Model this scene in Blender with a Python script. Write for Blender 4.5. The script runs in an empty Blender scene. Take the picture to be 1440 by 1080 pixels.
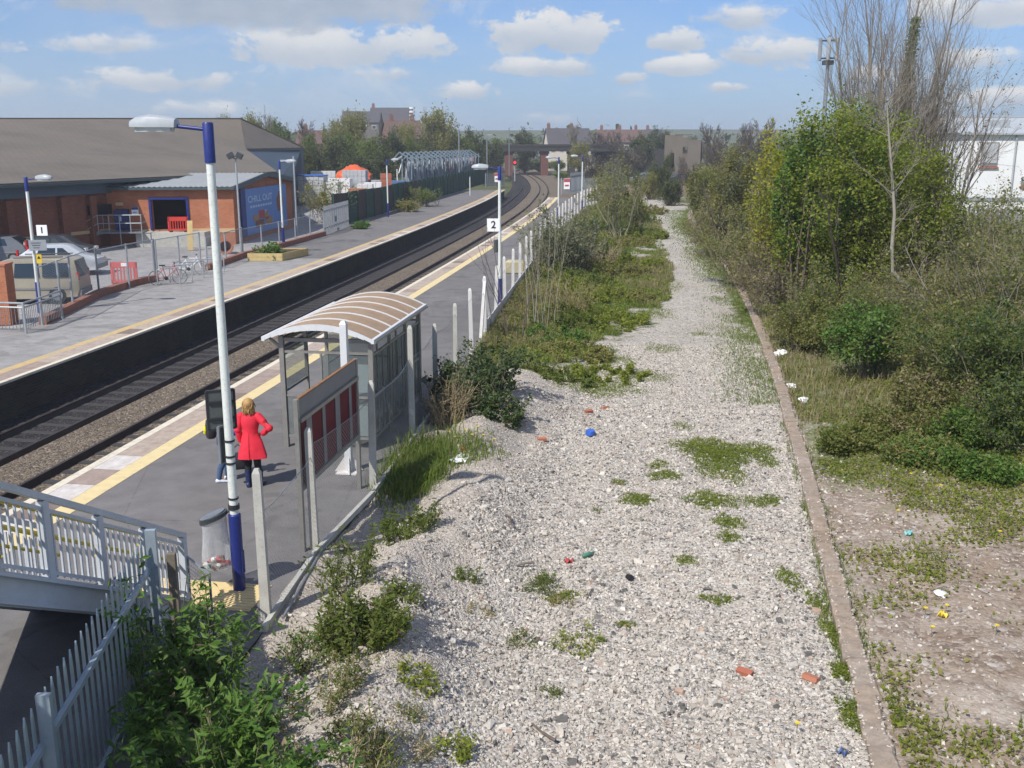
import bpy, math, random
import numpy as np
from mathutils import Vector, Matrix
sc = bpy.context.scene
col = sc.collection
R_ = math.radians
# ------------------------------------------------------------------ camera
F, HY, H = 1413.0, 200.0, 6.4
PITCH = math.atan((540 - HY) / F)
CP, SP = math.cos(PITCH), math.sin(PITCH)
def ray(px, py):
    u = (px - 720) / F; v = (py - 540) / F
    return (u, CP - v * SP, -SP - v * CP)
def at(px, py, z=0.0):
    d = ray(px, py); t = (z - H) / d[2]
    return Vector((d[0] * t, d[1] * t, z))
def atY(px, py, Y):
    d = ray(px, py); t = Y / d[1]
    return Vector((d[0] * t, Y, H + d[2] * t))
cam = bpy.data.cameras.new("camera"); cam.sensor_width = 36; cam.lens = F / 1440 * 36
cam.clip_start = 0.1; cam.clip_end = 20000
camo = bpy.data.objects.new("camera", cam); col.objects.link(camo)
camo.location = (0, 0, H); camo.rotation_euler = (math.pi / 2 - PITCH, 0, 0)
sc.camera = camo
# ------------------------------------------------------------------ materials
def nodes(m):
    m.use_nodes = True
    nt = m.node_tree; nt.nodes.clear()
    return nt, nt.nodes, nt.links
class G:
    """tiny node-graph helper"""
    def __init__(s, nt): s.nt = nt
    def n(s, t, **kw):
        nd = s.nt.nodes.new(t)
        for k, v in kw.items(): setattr(nd, k, v)
        return nd
    def l(s, a, b): s.nt.links.new(a, b)
    def math(s, op, a, b=None, c=None, clamp=False):
        nd = s.n('ShaderNodeMath', operation=op); nd.use_clamp = clamp
        for i, x in enumerate((a, b, c)):
            if x is None: continue
            if isinstance(x, (int, float)): nd.inputs[i].default_value = x
            else: s.l(x, nd.inputs[i])
        return nd.outputs[0]
    def ramp(s, fac, stops, interp='LINEAR'):
        nd = s.n('ShaderNodeValToRGB'); cr = nd.color_ramp; cr.interpolation = interp
        while len(cr.elements) < len(stops): cr.elements.new(0.5)
        for e, (p, c) in zip(cr.elements, stops):
            e.position = p; e.color = (c[0], c[1], c[2], 1)
        s.l(fac, nd.inputs[0]); return nd.outputs[0]
    def mix(s, fac, a, b, blend='MIX'):
        nd = s.n('ShaderNodeMix', data_type='RGBA', blend_type=blend)
        for i, x in ((0, fac), (6, a), (7, b)):
            if isinstance(x, (int, float)): nd.inputs[i].default_value = x
            elif isinstance(x, tuple): nd.inputs[i].default_value = (*x[:3], 1)
            else: s.l(x, nd.inputs[i])
        return nd.outputs[2]
    def noise(s, vec, scale, detail=4, rough=.55, dist=0):
        nd = s.n('ShaderNodeTexNoise'); nd.inputs['Scale'].default_value = scale
        nd.inputs['Detail'].default_value = detail; nd.inputs['Roughness'].default_value = rough
        nd.inputs['Distortion'].default_value = dist
        if vec is not None: s.l(vec, nd.inputs['Vector'])
        return nd.outputs['Fac']
    def voro(s, vec, scale, feature='F1', out='Color'):
        nd = s.n('ShaderNodeTexVoronoi', feature=feature); nd.inputs['Scale'].default_value = scale
        if vec is not None: s.l(vec, nd.inputs['Vector'])
        return nd
    def bump(s, h, strength=.4, dist=.02):
        nd = s.n('ShaderNodeBump'); nd.inputs['Strength'].default_value = strength
        nd.inputs['Distance'].default_value = dist; s.l(h, nd.inputs['Height']); return nd.outputs[0]
    def bsdf(s, color, rough=.7, metal=0, normal=None, spec=.4, emit=None):
        b = s.n('ShaderNodeBsdfPrincipled')
        for k, x in (('Base Color', color), ('Roughness', rough)):
            if isinstance(x, (int, float)): b.inputs[k].default_value = x
            elif isinstance(x, tuple): b.inputs[k].default_value = (*x[:3], 1)
            else: s.l(x, b.inputs[k])
        b.inputs['Metallic'].default_value = metal; b.inputs['Specular IOR Level'].default_value = spec
        if normal is not None: s.l(normal, b.inputs['Normal'])
        return b
    def out(s, sh):
        o = s.n('ShaderNodeOutputMaterial'); s.l(sh, o.inputs[0])
MATS = {}
def newmat(name):
    m = bpy.data.materials.new(name); nt, _, _ = nodes(m); g = G(nt); MATS[name] = m
    return m, g
def pos(g): return g.n('ShaderNodeNewGeometry').outputs['Position']
def objco(g): return g.n('ShaderNodeTexCoord').outputs['Object']
def plain(name, c, rough=.6, metal=0, var=.18, scale=3.0, spec=.4, bump=0, bscale=40, c2=None, w=0.35):
    """painted / metal / plastic surface with grime-scale colour variation"""
    m, g = newmat(name)
    p = objco(g)
    n = g.noise(p, scale, 6, .6); n2 = g.noise(p, scale * 7, 5, .65)
    f = g.math('ADD', g.math('MULTIPLY', n, .6), g.math('MULTIPLY', n2, .4))
    lo = tuple(x * (1 - var) for x in c); hi = tuple(min(1, x * (1 + var)) for x in c)
    cc = g.ramp(f, [(.3, lo), (.7, hi)])
    if c2: cc = g.mix(g.ramp(n2, [(.5, (0, 0, 0)), (.72, (w, w, w))]), cc, c2)
    nm = g.bump(g.noise(p, bscale, 4), bump, .01) if bump else None
    r = g.math('ADD', rough - .1, g.math('MULTIPLY', n2, .2))
    g.out(g.bsdf(cc, r, metal, nm, spec).outputs[0]); return m
def brickmat(name, c1, c2, mortar, scale=1.0, bw=.225, bh=.075):
    m, g = newmat(name)
    uv = g.n('ShaderNodeUVMap').outputs[0]
    b = g.n('ShaderNodeTexBrick'); g.l(uv, b.inputs['Vector'])
    b.inputs['Scale'].default_value = scale; b.inputs['Brick Width'].default_value = bw
    b.inputs['Row Height'].default_value = bh; b.inputs['Mortar Size'].default_value = .008
    b.inputs['Color1'].default_value = (*c1, 1); b.inputs['Color2'].default_value = (*c2, 1); b.inputs['Mortar'].default_value = (*mortar, 1)
    n = g.noise(uv, .8, 6, .6)
    cc = g.mix(.75, b.outputs[0], g.ramp(n, [(.3, (.75, .72, .7)), (.7, (1.15, 1.12, 1.1))]), 'MULTIPLY')
    g.out(g.bsdf(cc, .85, 0, g.bump(b.outputs['Fac'], -.3, .006), .2).outputs[0]); return m
def leafmat(name, stops, trans=.35, rough=.55):
    m, g = newmat(name)
    ge = g.n('ShaderNodeNewGeometry')
    n = g.noise(ge.outputs['Position'], .9, 3)
    f = g.math('ADD', g.math('MULTIPLY', ge.outputs['Random Per Island'], .65), g.math('MULTIPLY', n, .45))
    k = len(stops)
    cc = g.ramp(f, [(.12 + .76 * i / max(1, k - 1), c) for i, c in enumerate(stops)])
    b = g.bsdf(cc, rough, 0, None, .3)
    t = g.n('ShaderNodeBsdfTranslucent'); g.l(g.mix(1.0, cc, (1.25, 1.3, .7), 'MULTIPLY'), t.inputs[0])
    mx = g.n('ShaderNodeMixShader'); mx.inputs[0].default_value = trans
    g.l(b.outputs[0], mx.inputs[1]); g.l(t.outputs[0], mx.inputs[2]); g.out(mx.outputs[0]); return m
def asphalt(name, c, patch, fine=55, stain=.25):
    m, g = newmat(name); p = pos(g)
    n = g.noise(p, .22, 6, .6); n2 = g.noise(p, 1.6, 6, .65); n3 = g.noise(p, fine, 4, .7)
    base = g.ramp(n, [(.32, c), (.68, patch)])
    nq = g.noise(p, .5, 3, .4, 1.2); base = g.mix(g.ramp(nq, [(.60, (0, 0, 0)), (.625, (.45, .45, .45))]), base, tuple(x * .74 for x in c))
    vv = g.voro(p, .36, 'DISTANCE_TO_EDGE'); nw = g.noise(p, 3.0, 6, .7); crk = g.math('LESS_THAN', g.math('ADD', vv.outputs['Distance'], g.math('MULTIPLY', nw, .05)), .029); base = g.mix(g.math('MULTIPLY', crk, .28), base, tuple(x * .5 for x in c))
    vs = g.voro(p, 2.2); spt = g.math('LESS_THAN', vs.outputs['Distance'], .045); base = g.mix(g.math('MULTIPLY', spt, .35), base, tuple(min(1, x * 1.9) for x in c))
    base = g.mix(.8, base, g.ramp(n2, [(.3, (1 - stain,) * 3), (.7, (1 + stain * .6,) * 3)]), 'MULTIPLY')
    base = g.mix(.7, base, g.ramp(n3, [(.3, (.65, .65, .66)), (.7, (1.35, 1.34, 1.32))]), 'MULTIPLY')
    g.out(g.bsdf(base, .88, 0, g.bump(n3, .35, .006), .25).outputs[0]); return m
def glassmat(name, tint=(.75, .8, .8), op=.18, rough=.06):
    m, g = newmat(name)
    b = g.bsdf((.25, .27, .27), rough, 0, None, .6)
    t = g.n('ShaderNodeBsdfTransparent'); t.inputs[0].default_value = (*tint, 1)
    mx = g.n('ShaderNodeMixShader'); mx.inputs[0].default_value = op
    g.l(t.outputs[0], mx.inputs[1]); g.l(b.outputs[0], mx.inputs[2]); g.out(mx.outputs[0]); return m
def meshmat(name, c, cell=.055, wire=.11, metal=.3, rot=True):
    """woven wire: only the wires are there, the holes are clear"""
    m, g = newmat(name)
    uv = g.n('ShaderNodeUVMap').outputs[0]
    s = g.n('ShaderNodeSeparateXYZ'); g.l(uv, s.inputs[0])
    u, v = s.outputs[0], s.outputs[1]
    a = g.math('ADD', u, v) if rot else u
    b = g.math('SUBTRACT', u, v) if rot else v
    k = 1 / (cell * 1.414) if rot else 1 / cell
    fa = g.math('LESS_THAN', g.math('FRACT', g.math('MULTIPLY', a, k)), wire)
    fb = g.math('LESS_THAN', g.math('FRACT', g.math('MULTIPLY', b, k)), wire)
    f = g.math('MAXIMUM', fa, fb)
    bs = g.bsdf(c, .5, metal); t = g.n('ShaderNodeBsdfTransparent')
    mx = g.n('ShaderNodeMixShader'); g.l(f, mx.inputs[0]); g.l(t.outputs[0], mx.inputs[1]); g.l(bs.outputs[0], mx.inputs[2])
    g.out(mx.outputs[0]); return m
def emit(name, c, s):
    m, g = newmat(name); e = g.n('ShaderNodeEmission'); e.inputs[0].default_value = (*c, 1); e.inputs[1].default_value = s
    g.out(e.outputs[0]); return m
# ------------------------------------------------------------------ mesh builder
class MB:
    def __init__(s): s.v = []; s.f = []; s.m = []
    def add(s, vs, fs, mi=0):
        o = len(s.v); s.v += [tuple(x) for x in vs]; s.f += [tuple(o + i for i in f) for f in fs]; s.m += [mi] * len(fs); return s
    def box(s, c, d, mi=0, rot=None, taper=1.0):
        x, y, z = d[0] / 2, d[1] / 2, d[2] / 2
        vs = [Vector((sx * x * (taper if sz > 0 else 1), sy * y * (taper if sz > 0 else 1), sz * z)) for sz in (-1, 1) for sx, sy in ((-1, -1), (1, -1), (1, 1), (-1, 1))]
        if rot is not None: vs = [rot @ v for v in vs]
        c = Vector(c); vs = [v + c for v in vs]
        return s.add(vs, [(3, 2, 1, 0), (4, 5, 6, 7), (0, 1, 5, 4), (1, 2, 6, 5), (2, 3, 7, 6), (3, 0, 4, 7)], mi)
    def bar(s, a, b, w, h=None, mi=0, up=(0, 0, 1)):
        """rectangular bar from a to b, w across, h along up"""
        h = h or w; a = Vector(a); b = Vector(b); d = (b - a)
        if d.length < 1e-6: return s
        d.normalize(); u = Vector(up)
        if abs(d.dot(u)) > .98: u = Vector((0, 1, 0))
        x = d.cross(u).normalized(); y = x.cross(d).normalized()
        vs = []
        for p in (a, b):
            for sx, sy in ((-1, -1), (1, -1), (1, 1), (-1, 1)): vs.append(p + x * sx * w / 2 + y * sy * h / 2)
        return s.add(vs, [(0, 1, 2, 3), (7, 6, 5, 4), (0, 4, 5, 1), (1, 5, 6, 2), (2, 6, 7, 3), (3, 7, 4, 0)], mi)
    def tube(s, pts, r, n=8, mi=0, cap=True, sy=1.0):
        pts = [Vector(p) for p in pts]; k = len(pts)
        rs = r if isinstance(r, (list, tuple)) else [r] * k
        vs = []; fs = []
        ref = Vector((0, 0, 1))
        for i, p in enumerate(pts):
            t = (pts[min(i + 1, k - 1)] - pts[max(i - 1, 0)]).normalized()
            if abs(t.dot(ref)) > .95: x = t.cross(Vector((0, 1, 0))).normalized()
            else: x = t.cross(ref).normalized()
            y = x.cross(t).normalized()
            for j in range(n):
                a = 2 * math.pi * j / n
                vs.append(p + (x * math.cos(a) + y * math.sin(a) * sy) * rs[i])
        for i in range(k - 1):
            for j in range(n):
                j2 = (j + 1) % n
                fs.append((i * n + j, i * n + j2, (i + 1) * n + j2, (i + 1) * n + j))
        if cap: fs += [tuple(range(n - 1, -1, -1)), tuple((k - 1) * n + j for j in range(n))]
        return s.add(vs, fs, mi)
    def loft(s, rings, mi=0, cap=True):
        n = len(rings[0]); vs = [v for r in rings for v in r]; fs = []
        for i in range(len(rings) - 1):
            for j in range(n):
                j2 = (j + 1) % n; fs.append((i * n + j, i * n + j2, (i + 1) * n + j2, (i + 1) * n + j))
        if cap: fs += [tuple(range(n - 1, -1, -1)), tuple((len(rings) - 1) * n + j for j in range(n))]
        return s.add(vs, fs, mi)
    def prism(s, poly, z0, z1, mi=0):
        n = len(poly)
        vs = [(p[0], p[1], z0) for p in poly] + [(p[0], p[1], z1) for p in poly]
        fs = [tuple(range(n - 1, -1, -1)), tuple(range(n, 2 * n))] + [(i, (i + 1) % n, n + (i + 1) % n, n + i) for i in range(n)]
        return s.add(vs, fs, mi)
    def ball(s, c, r, mi=0, nu=12, nv=8, jit=0, rng=random):
        if not isinstance(r, (tuple, list)): r = (r, r, r)
        vs = []; fs = []
        for i in range(1, nv):
            a = math.pi * i / nv
            for j in range(nu):
                b = 2 * math.pi * j / nu; q = 1 + rng.uniform(-jit, jit)
                vs.append((c[0] + r[0] * q * math.sin(a) * math.cos(b), c[1] + r[1] * q * math.sin(a) * math.sin(b), c[2] + r[2] * q * math.cos(a)))
        t = len(vs); vs += [(c[0], c[1], c[2] + r[2]), (c[0], c[1], c[2] - r[2])]
        for i in range(nv - 2):
            for j in range(nu):
                j2 = (j + 1) % nu; fs.append((i * nu + j, (i + 1) * nu + j, (i + 1) * nu + j2, i * nu + j2))
        for j in range(nu):
            j2 = (j + 1) % nu; fs.append((t, j, j2)); fs.append((t + 1, (nv - 2) * nu + j2, (nv - 2) * nu + j))
        return s.add(vs, fs, mi)
    def quad(s, a, b, c, d, mi=0): return s.add([a, b, c, d], [(0, 1, 2, 3)], mi)
    def tri(s, a, b, c, mi=0): return s.add([a, b, c], [(0, 1, 2)], mi)
    def build(s, name, mats, parent=None, smooth=False, loc=None, rz=0, bevel=0):
        me = bpy.data.meshes.new(name); me.from_pydata(s.v, [], s.f)
        if not isinstance(mats, (list, tuple)): mats = [mats]
        for m in mats: me.materials.append(m)
        me.polygons.foreach_set('material_index', s.m)
        if smooth:
            me.polygons.foreach_set('use_smooth', [True] * len(s.f))
            try: me.set_sharp_from_angle(angle=R_(40))
            except Exception: pass
        me.update(); autouv(me)
        o = bpy.data.objects.new(name, me); col.objects.link(o)
        if parent: o.parent = parent
        if loc is not None: o.location = loc
        if rz: o.rotation_euler.z = rz
        if bevel:
            b = o.modifiers.new('bevel', 'BEVEL'); b.width = bevel; b.segments = 2; b.limit_method = 'ANGLE'
        return o
def autouv(me):
    nl = len(me.loops)
    if nl == 0 or nl > 60000: return
    co = np.empty(len(me.vertices) * 3); me.vertices.foreach_get('co', co); co = co.reshape(-1, 3)
    vi = np.empty(nl, int); me.loops.foreach_get('vertex_index', vi)
    npoly = len(me.polygons)
    nrm = np.empty(npoly * 3); me.polygons.foreach_get('normal', nrm); nrm = nrm.reshape(-1, 3)
    lt = np.empty(npoly, int); me.polygons.foreach_get('loop_total', lt)
    N = np.repeat(nrm, lt, axis=0); P = co[vi]
    hor = np.abs(N[:, 2]) > .75
    L = np.sqrt(N[:, 0] ** 2 + N[:, 1] ** 2) + 1e-9
    u = np.where(hor, P[:, 0], (-N[:, 1] * P[:, 0] + N[:, 0] * P[:, 1]) / L)
    v = np.where(hor, P[:, 1], P[:, 2] / np.sqrt(np.maximum(1e-3, 1 - np.minimum(N[:, 2] ** 2, .56))))
    uv = me.uv_layers.new(name='UVMap'); uv.data.foreach_set('uv', np.stack([u, v], 1).ravel())
def mesh_np(name, V, Q, mats, parent=None, smooth=False, mi=None, link=True):
    """V (N,3), Q (M,3|4) -> mesh object, fast"""
    V = np.asarray(V, np.float32); Q = np.asarray(Q, np.int32); k = Q.shape[1]
    me = bpy.data.meshes.new(name); me.vertices.add(len(V)); me.vertices.foreach_set('co', V.ravel())
    me.loops.add(Q.size); me.loops.foreach_set('vertex_index', Q.ravel())
    me.polygons.add(len(Q)); me.polygons.foreach_set('loop_start', np.arange(0, Q.size, k, dtype=np.int32))
    try: me.polygons.foreach_set('loop_total', np.full(len(Q), k, np.int32))
    except Exception: pass
    if not isinstance(mats, (list, tuple)): mats = [mats]
    for m in mats: me.materials.append(m)
    if mi is not None: me.polygons.foreach_set('material_index', np.asarray(mi, np.int32))
    me.polygons.foreach_set('use_smooth', np.full(len(Q), bool(smooth)))
    me.update(calc_edges=True)
    if not link: return me
    o = bpy.data.objects.new(name, me); col.objects.link(o)
    if parent: o.parent = parent
    return o
def tag(o, label, cat, group=None):
    o['label'] = label; o['category'] = cat
    if group: o['group'] = group
    return o
def thing(name, label, cat, loc=(0, 0, 0), rz=0, group=None):
    o = bpy.data.objects.new(name, None); col.objects.link(o); o.empty_display_size = .2
    o.location = loc; o.rotation_euler.z = rz
    return tag(o, label, cat, group)
def struct(o, kind='structure'): o['kind'] = kind; return o
def dup(root, loc, rz=None, label=None, scale=None):
    r = root.copy(); col.objects.link(r); r.location = loc
    if rz is not None: r.rotation_euler.z = rz
    if scale is not None: r.scale = scale
    if label: r['label'] = label
    for ch in root.children:
        c = ch.copy(); col.objects.link(c); c.parent = r
        for gch in ch.children:
            d = gch.copy(); col.objects.link(d); d.parent = c
    return r
def text_mesh(name, body, size, mat, parent, loc, rot, extrude=.004, align='CENTER', bold=0, sx=1):
    cu = bpy.data.curves.new(name, 'FONT'); cu.body = body; cu.size = size; cu.align_x = align; cu.align_y = 'CENTER'
    cu.extrude = extrude; cu.offset = bold
    t = bpy.data.objects.new(name, cu); col.objects.link(t)
    bpy.context.view_layer.update()
    me = bpy.data.meshes.new_from_object(t.evaluated_get(bpy.context.evaluated_depsgraph_get()))
    col.objects.unlink(t); bpy.data.objects.remove(t)
    me.name = name; me.materials.clear(); me.materials.append(mat)
    o = bpy.data.objects.new(name, me); col.objects.link(o); o.parent = parent
    o.location = loc; o.rotation_euler = rot; o.scale = (sx, 1, 1); return o
rng = np.random.default_rng(7); random.seed(7)
def sm(a, b, x):
    t = np.clip((x - a) / (b - a), 0, 1); return t * t * (3 - 2 * t)
_ph = np.random.default_rng(3).uniform(0, 6.28, (40, 2)); _dr = np.random.default_rng(4).uniform(0, 6.28, 40)
def nz(x, y, sc_=1.0, octv=4):
    """cheap smooth pseudo-noise about -1..1"""
    s = 0; a = 1; tot = 0; f = sc_
    for o in range(octv):
        for k in range(3):
            i = (o * 3 + k) % 40
            s = s + a * np.sin(f * (x * math.cos(_dr[i]) + y * math.sin(_dr[i])) + _ph[i, 0]) / 1.7
        tot += a; a *= .55; f *= 2.1
    return s / tot
# ------------------------------------------------------------------ alignments (metres)
_cY = np.array([-20, 0, 20, 40, 60, 80, 100, 120, 135, 150, 175, 200, 232, 260, 300, 340.])
_cX = np.polyval([-1.91629974e-06, 1.03755892e-04, 1.45891701e-01, -1.14330266e+01], _cY)
_cX[8:] = [5.35, 6.3, 7.15, 7.15, 6.2, 4.2, -1, -9]
def _hermite(xk, yk, x):
    x = np.asarray(x, float); m = np.gradient(yk, xk)
    i = np.clip(np.searchsorted(xk, x) - 1, 0, len(xk) - 2); h = xk[i + 1] - xk[i]; t = (x - xk[i]) / h
    return (2*t**3-3*t**2+1)*yk[i] + (t**3-2*t**2+t)*h*m[i] + (-2*t**3+3*t**2)*yk[i+1] + (t**3-t**2)*h*m[i+1]
def edgeX(Y): return _hermite(_cY, _cX, Y)
def curve(Y, off):
    """point on the alignment at station Y, off metres to the LEFT of the near platform edge"""
    Y = np.asarray(Y, float); e = .5
    dx = (edgeX(Y + e) - edgeX(Y - e)) / (2 * e); n = np.sqrt(1 + dx * dx)
    return edgeX(Y) - off / n, Y + off * dx / n
def head(Y): return math.atan(float((edgeX(Y + .5) - edgeX(Y - .5))))
_fp = [(-3.38, 12.73), (-3.2, 15.24), (-2.65, 18.2), (-2.23, 21.7), (-1.95, 24.7), (-.48, 39.2), (1.06, 50.2), (3.29, 72), (8.4, 104.8)]
_fc = np.polyfit([p[1] for p in _fp], [p[0] for p in _fp], 3)
def fenceX(Y): return np.polyval(_fc, np.clip(Y, -5, 112))
_kp = [at(*p, -.33) for p in [(1248, 1080), (1182, 860), (1150, 730), (1117, 600), (1090, 520), (1058, 440), (1018, 370), (970, 297)]]
_kc = np.polyfit([p.y for p in _kp], [p.x for p in _kp], 4)
def kerbX(Y):
    Y = np.asarray(Y, float); Ym = np.minimum(Y, 110)
    return np.polyval(_kc, Ym) + (Y - Ym) * -.05
_pl = [at(*p, -.35) for p in [(868, 560), (885, 520), (915, 470), (935, 420), (945, 385), (937, 345), (925, 310), (912, 285)]]
def pathL(Y): return np.interp(Y, [p.y for p in _pl], [p.x for p in _pl])
def gz(x, y):
    """height of the open ground right of the platform fence"""
    x = np.asarray(x, float); y = np.asarray(y, float)
    f = fenceX(y); k = kerbX(y)
    z = -.42 + .03 * nz(x, y, .8)
    m = sm(5, 10, y) * (1 - sm(24, 32, y))
    d = x - f
    z = z + m * (.74 + .20 * nz(x, y, 1.1)) * np.exp(-((d - 1.85 - .3 * np.sin(y * .8)) / 1.05) ** 2)
    z = z + .32 * np.exp(-(d / .55) ** 2) + m * .05 * nz(x, y, 4.5)
    z = z + sm(26, 34, y) * (.36 + .15 * nz(x, y, .7)) * np.exp(-((d - 1.2) / (1.6 + .02 * y)) ** 2)
    r = x - k
    z = z + np.where(r > .3, .05 * nz(x, y, 1.3) + .04 * np.clip(r, 0, 4) + .25 * sm(3, 9, r), 0)
    return z
# ------------------------------------------------------------------ light and sky
SUN_EL = R_(47); sh = Vector((.62, .785)); sh.normalize()
sd = Vector((sh.x * math.cos(SUN_EL), sh.y * math.cos(SUN_EL), -math.sin(SUN_EL)))
sl = bpy.data.lights.new("sun", 'SUN'); sl.energy = 4.2; sl.angle = R_(.53); sl.color = (1, .955, .89)
so = bpy.data.objects.new("sun", sl); col.objects.link(so); so.rotation_euler = sd.to_track_quat('-Z', 'Y').to_euler()
w = bpy.data.worlds.new("World"); sc.world = w; w.use_nodes = True
w.node_tree.nodes.clear(); g = G(w.node_tree)
sky = g.n('ShaderNodeTexSky', sky_type='NISHITA'); sky.sun_disc = False; sky.sun_elevation = SUN_EL
sky.sun_rotation = math.atan2(-sh.x, -sh.y) % (2 * math.pi); sky.air_density = 1.0; sky.dust_density = .6; sky.ozone_density = 1.6; sky.altitude = 50
tc = g.n('ShaderNodeTexCoord').outputs['Generated']
sx = g.n('ShaderNodeSeparateXYZ'); g.l(tc, sx.inputs[0])
az = g.math('ARCTAN2', sx.outputs[0], sx.outputs[1]); el = g.math('ARCSINE', sx.outputs[2])
cb = g.n('ShaderNodeCombineXYZ'); g.l(az, cb.inputs[0]); g.l(g.math('MULTIPLY', el, 1.7), cb.inputs[1]); av = cb.outputs[0]
n1 = g.noise(av, 13, 8, .6); n2 = g.noise(av, 34, 6, .6); n3 = g.noise(av, 5.5, 5, .55, .4)
def azel(px, py):
    d = Vector(ray(px, py)).normalized(); return math.atan2(d.x, d.y), math.asin(d.z)
CL = [(470, 68, 165, 30, 1.0), (775, 50, 88, 31, 1.25), (772, 96, 92, 15, .85), (228, 113, 100, 17, .75), (655, 130, 46, 15, .9), (948, 58, 42, 18, 1.0),
      (1082, 76, 64, 22, 1.05), (970, 93, 54, 15, .9), (882, 110, 24, 12, .95), (1040, 24, 62, 20, .7), (150, 62, 66, 16, .55), (40, 122, 70, 18, .5),
      (1400, 84, 70, 15, .7), (1425, 138, 60, 14, .7), (1370, 15, 90, 24, .7), (560, 105, 70, 12, .5), (1020, 123, 28, 9, .7), (780, 168, 70, 10, .35), (310, 155, 120, 12, .4),
      (-150, 60, 120, 30, 1), (1650, 60, 130, 36, 1), (1250, 110, 60, 16, .7)]
dens = None; hgt = None
n0 = g.noise(av, 22, 10, .68, .3)
wob = g.math('ADD', g.math('MULTIPLY', g.math('SUBTRACT', n1, .5), 3.0), g.math('MULTIPLY', g.math('SUBTRACT', n0, .5), 3.6))
for (cx, cy, hw, hh, st) in CL:
    a0, e0 = azel(cx, cy); wa = hw / F * 1.16; we = hh / F * 1.18
    da = g.math('MULTIPLY', g.math('SUBTRACT', az, a0), 1 / wa)
    de = g.math('MULTIPLY', g.math('SUBTRACT', el, e0), 1 / we)
    de2 = g.math('MULTIPLY', de, g.math('ADD', 1.0, g.math('MULTIPLY', g.math('LESS_THAN', de, 0), .35)))
    r2 = g.math('ADD', g.math('MULTIPLY', da, da), g.math('MULTIPLY', de2, de2))
    m = g.math('MULTIPLY', g.math('ADD', g.math('SUBTRACT', 1.0, r2), wob), st)
    h = g.math('MULTIPLY', g.math('MAXIMUM', g.math('SUBTRACT', 1.3, r2), 0), de)
    dens = m if dens is None else g.math('MAXIMUM', dens, m)
    hgt = h if hgt is None else g.math('ADD', hgt, h)
# the big dark-bottomed cloud along the top, thin veils, and general cover overhead
a0, e0 = azel(350, -12)
da = g.math('MULTIPLY', g.math('SUBTRACT', az, a0), F / 290); de = g.math('MULTIPLY', g.math('SUBTRACT', el, e0), F / 52)
big = g.math('ADD', g.math('SUBTRACT', 1.0, g.math('ADD', g.math('MULTIPLY', da, da), g.math('MULTIPLY', de, de))), g.math('MULTIPLY', wob, .55))
# higher up: broken cumulus projected on a cloud deck
dv = g.n('ShaderNodeVectorMath', operation='SCALE'); g.l(tc, dv.inputs[0]); g.l(g.math('DIVIDE', 1.0, g.math('ADD', g.math('MAXIMUM', sx.outputs[2], 0), .08)), dv.inputs['Scale'])
nd = g.noise(dv.outputs[0], 1.1, 6, .6)
deck = g.math('MULTIPLY', g.ramp(nd, [(.5, (0, 0, 0)), (.62, (1, 1, 1))]), g.ramp(el, [(.18, (0, 0, 0)), (.28, (1, 1, 1))]))
veil = g.math('MULTIPLY', g.ramp(n3, [(.40, (0, 0, 0)), (.75, (1, 1, 1))]), .5)
skyc = g.mix(1.0, sky.outputs[0], (.50, .70, 1.06), 'MULTIPLY')
hz = g.ramp(el, [(0.0, (1, 1, 1)), (.05, (.78, .78, .78)), (.16, (.25, .25, .25)), (.35, (0, 0, 0))])
skyc = g.mix(g.math('MULTIPLY', hz, .68), skyc, (3.1, 4.1, 5.7))
skyc = g.mix(g.math('MULTIPLY', veil, .55), skyc, (4.6, 5.1, 5.9))
body = g.math('ADD', hgt, g.math('MULTIPLY', g.math('SUBTRACT', n1, .5), 1.6))
ccol = g.ramp(g.math('MULTIPLY_ADD', body, .42, .42), [(.1, (3.5, 4.1, 5.0)), (.42, (4.7, 5.1, 5.7)), (.85, (7.6, 7.45, 7.2))])
nlow = g.noise(av, 9.5, 9, .62, .5)
low = g.math('MULTIPLY', g.ramp(nlow, [(.52, (0, 0, 0)), (.66, (1, 1, 1))], 'EASE'), g.ramp(el, [(.02, (0, 0, 0)), (.05, (.75, .75, .75)), (.16, (.6, .6, .6)), (.3, (0, 0, 0))]))
skyc = g.mix(g.math('MULTIPLY', low, .75), skyc, g.ramp(n1, [(.35, (4.2, 4.8, 5.7)), (.65, (6.4, 6.5, 6.6))]))
cm = g.ramp(dens, [(.08, (0, 0, 0)), (.62, (.95, .95, .95))], 'EASE')
out = g.mix(cm, skyc, ccol)
bm = g.ramp(big, [(.0, (0, 0, 0)), (.5, (.95, .95, .95))], 'EASE')
out = g.mix(bm, out, g.ramp(n1, [(.3, (2.9, 3.5, 4.4)), (.7, (4.1, 4.6, 5.4))]))
out = g.mix(deck, out, (9.0, 9.2, 9.6))
bg = g.n('ShaderNodeBackground'); bg.inputs[1].default_value = .1; g.l(out, bg.inputs[0])
wo = g.n('ShaderNodeOutputWorld'); g.l(bg.outputs[0], wo.inputs[0])
sc.view_settings.view_transform = 'Standard'; sc.view_settings.look = 'None'; sc.view_settings.exposure = .32; sc.view_settings.gamma = 1
sc.cycles.max_bounces = 6; sc.cycles.transparent_max_bounces = 24; sc.cycles.use_denoising = True
sc.cycles.caustics_reflective = False; sc.cycles.caustics_refractive = False
# ------------------------------------------------------------------ materials of the setting
M = MATS
asphalt('tarmac', (.155, .147, .141), (.190, .181, .174))
asphalt('old_tarmac', (.27, .26, .247), (.325, .314, .298), 60, .3)
asphalt('yard_tarmac', (.30, .29, .28), (.36, .35, .335), 60, .3)
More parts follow.
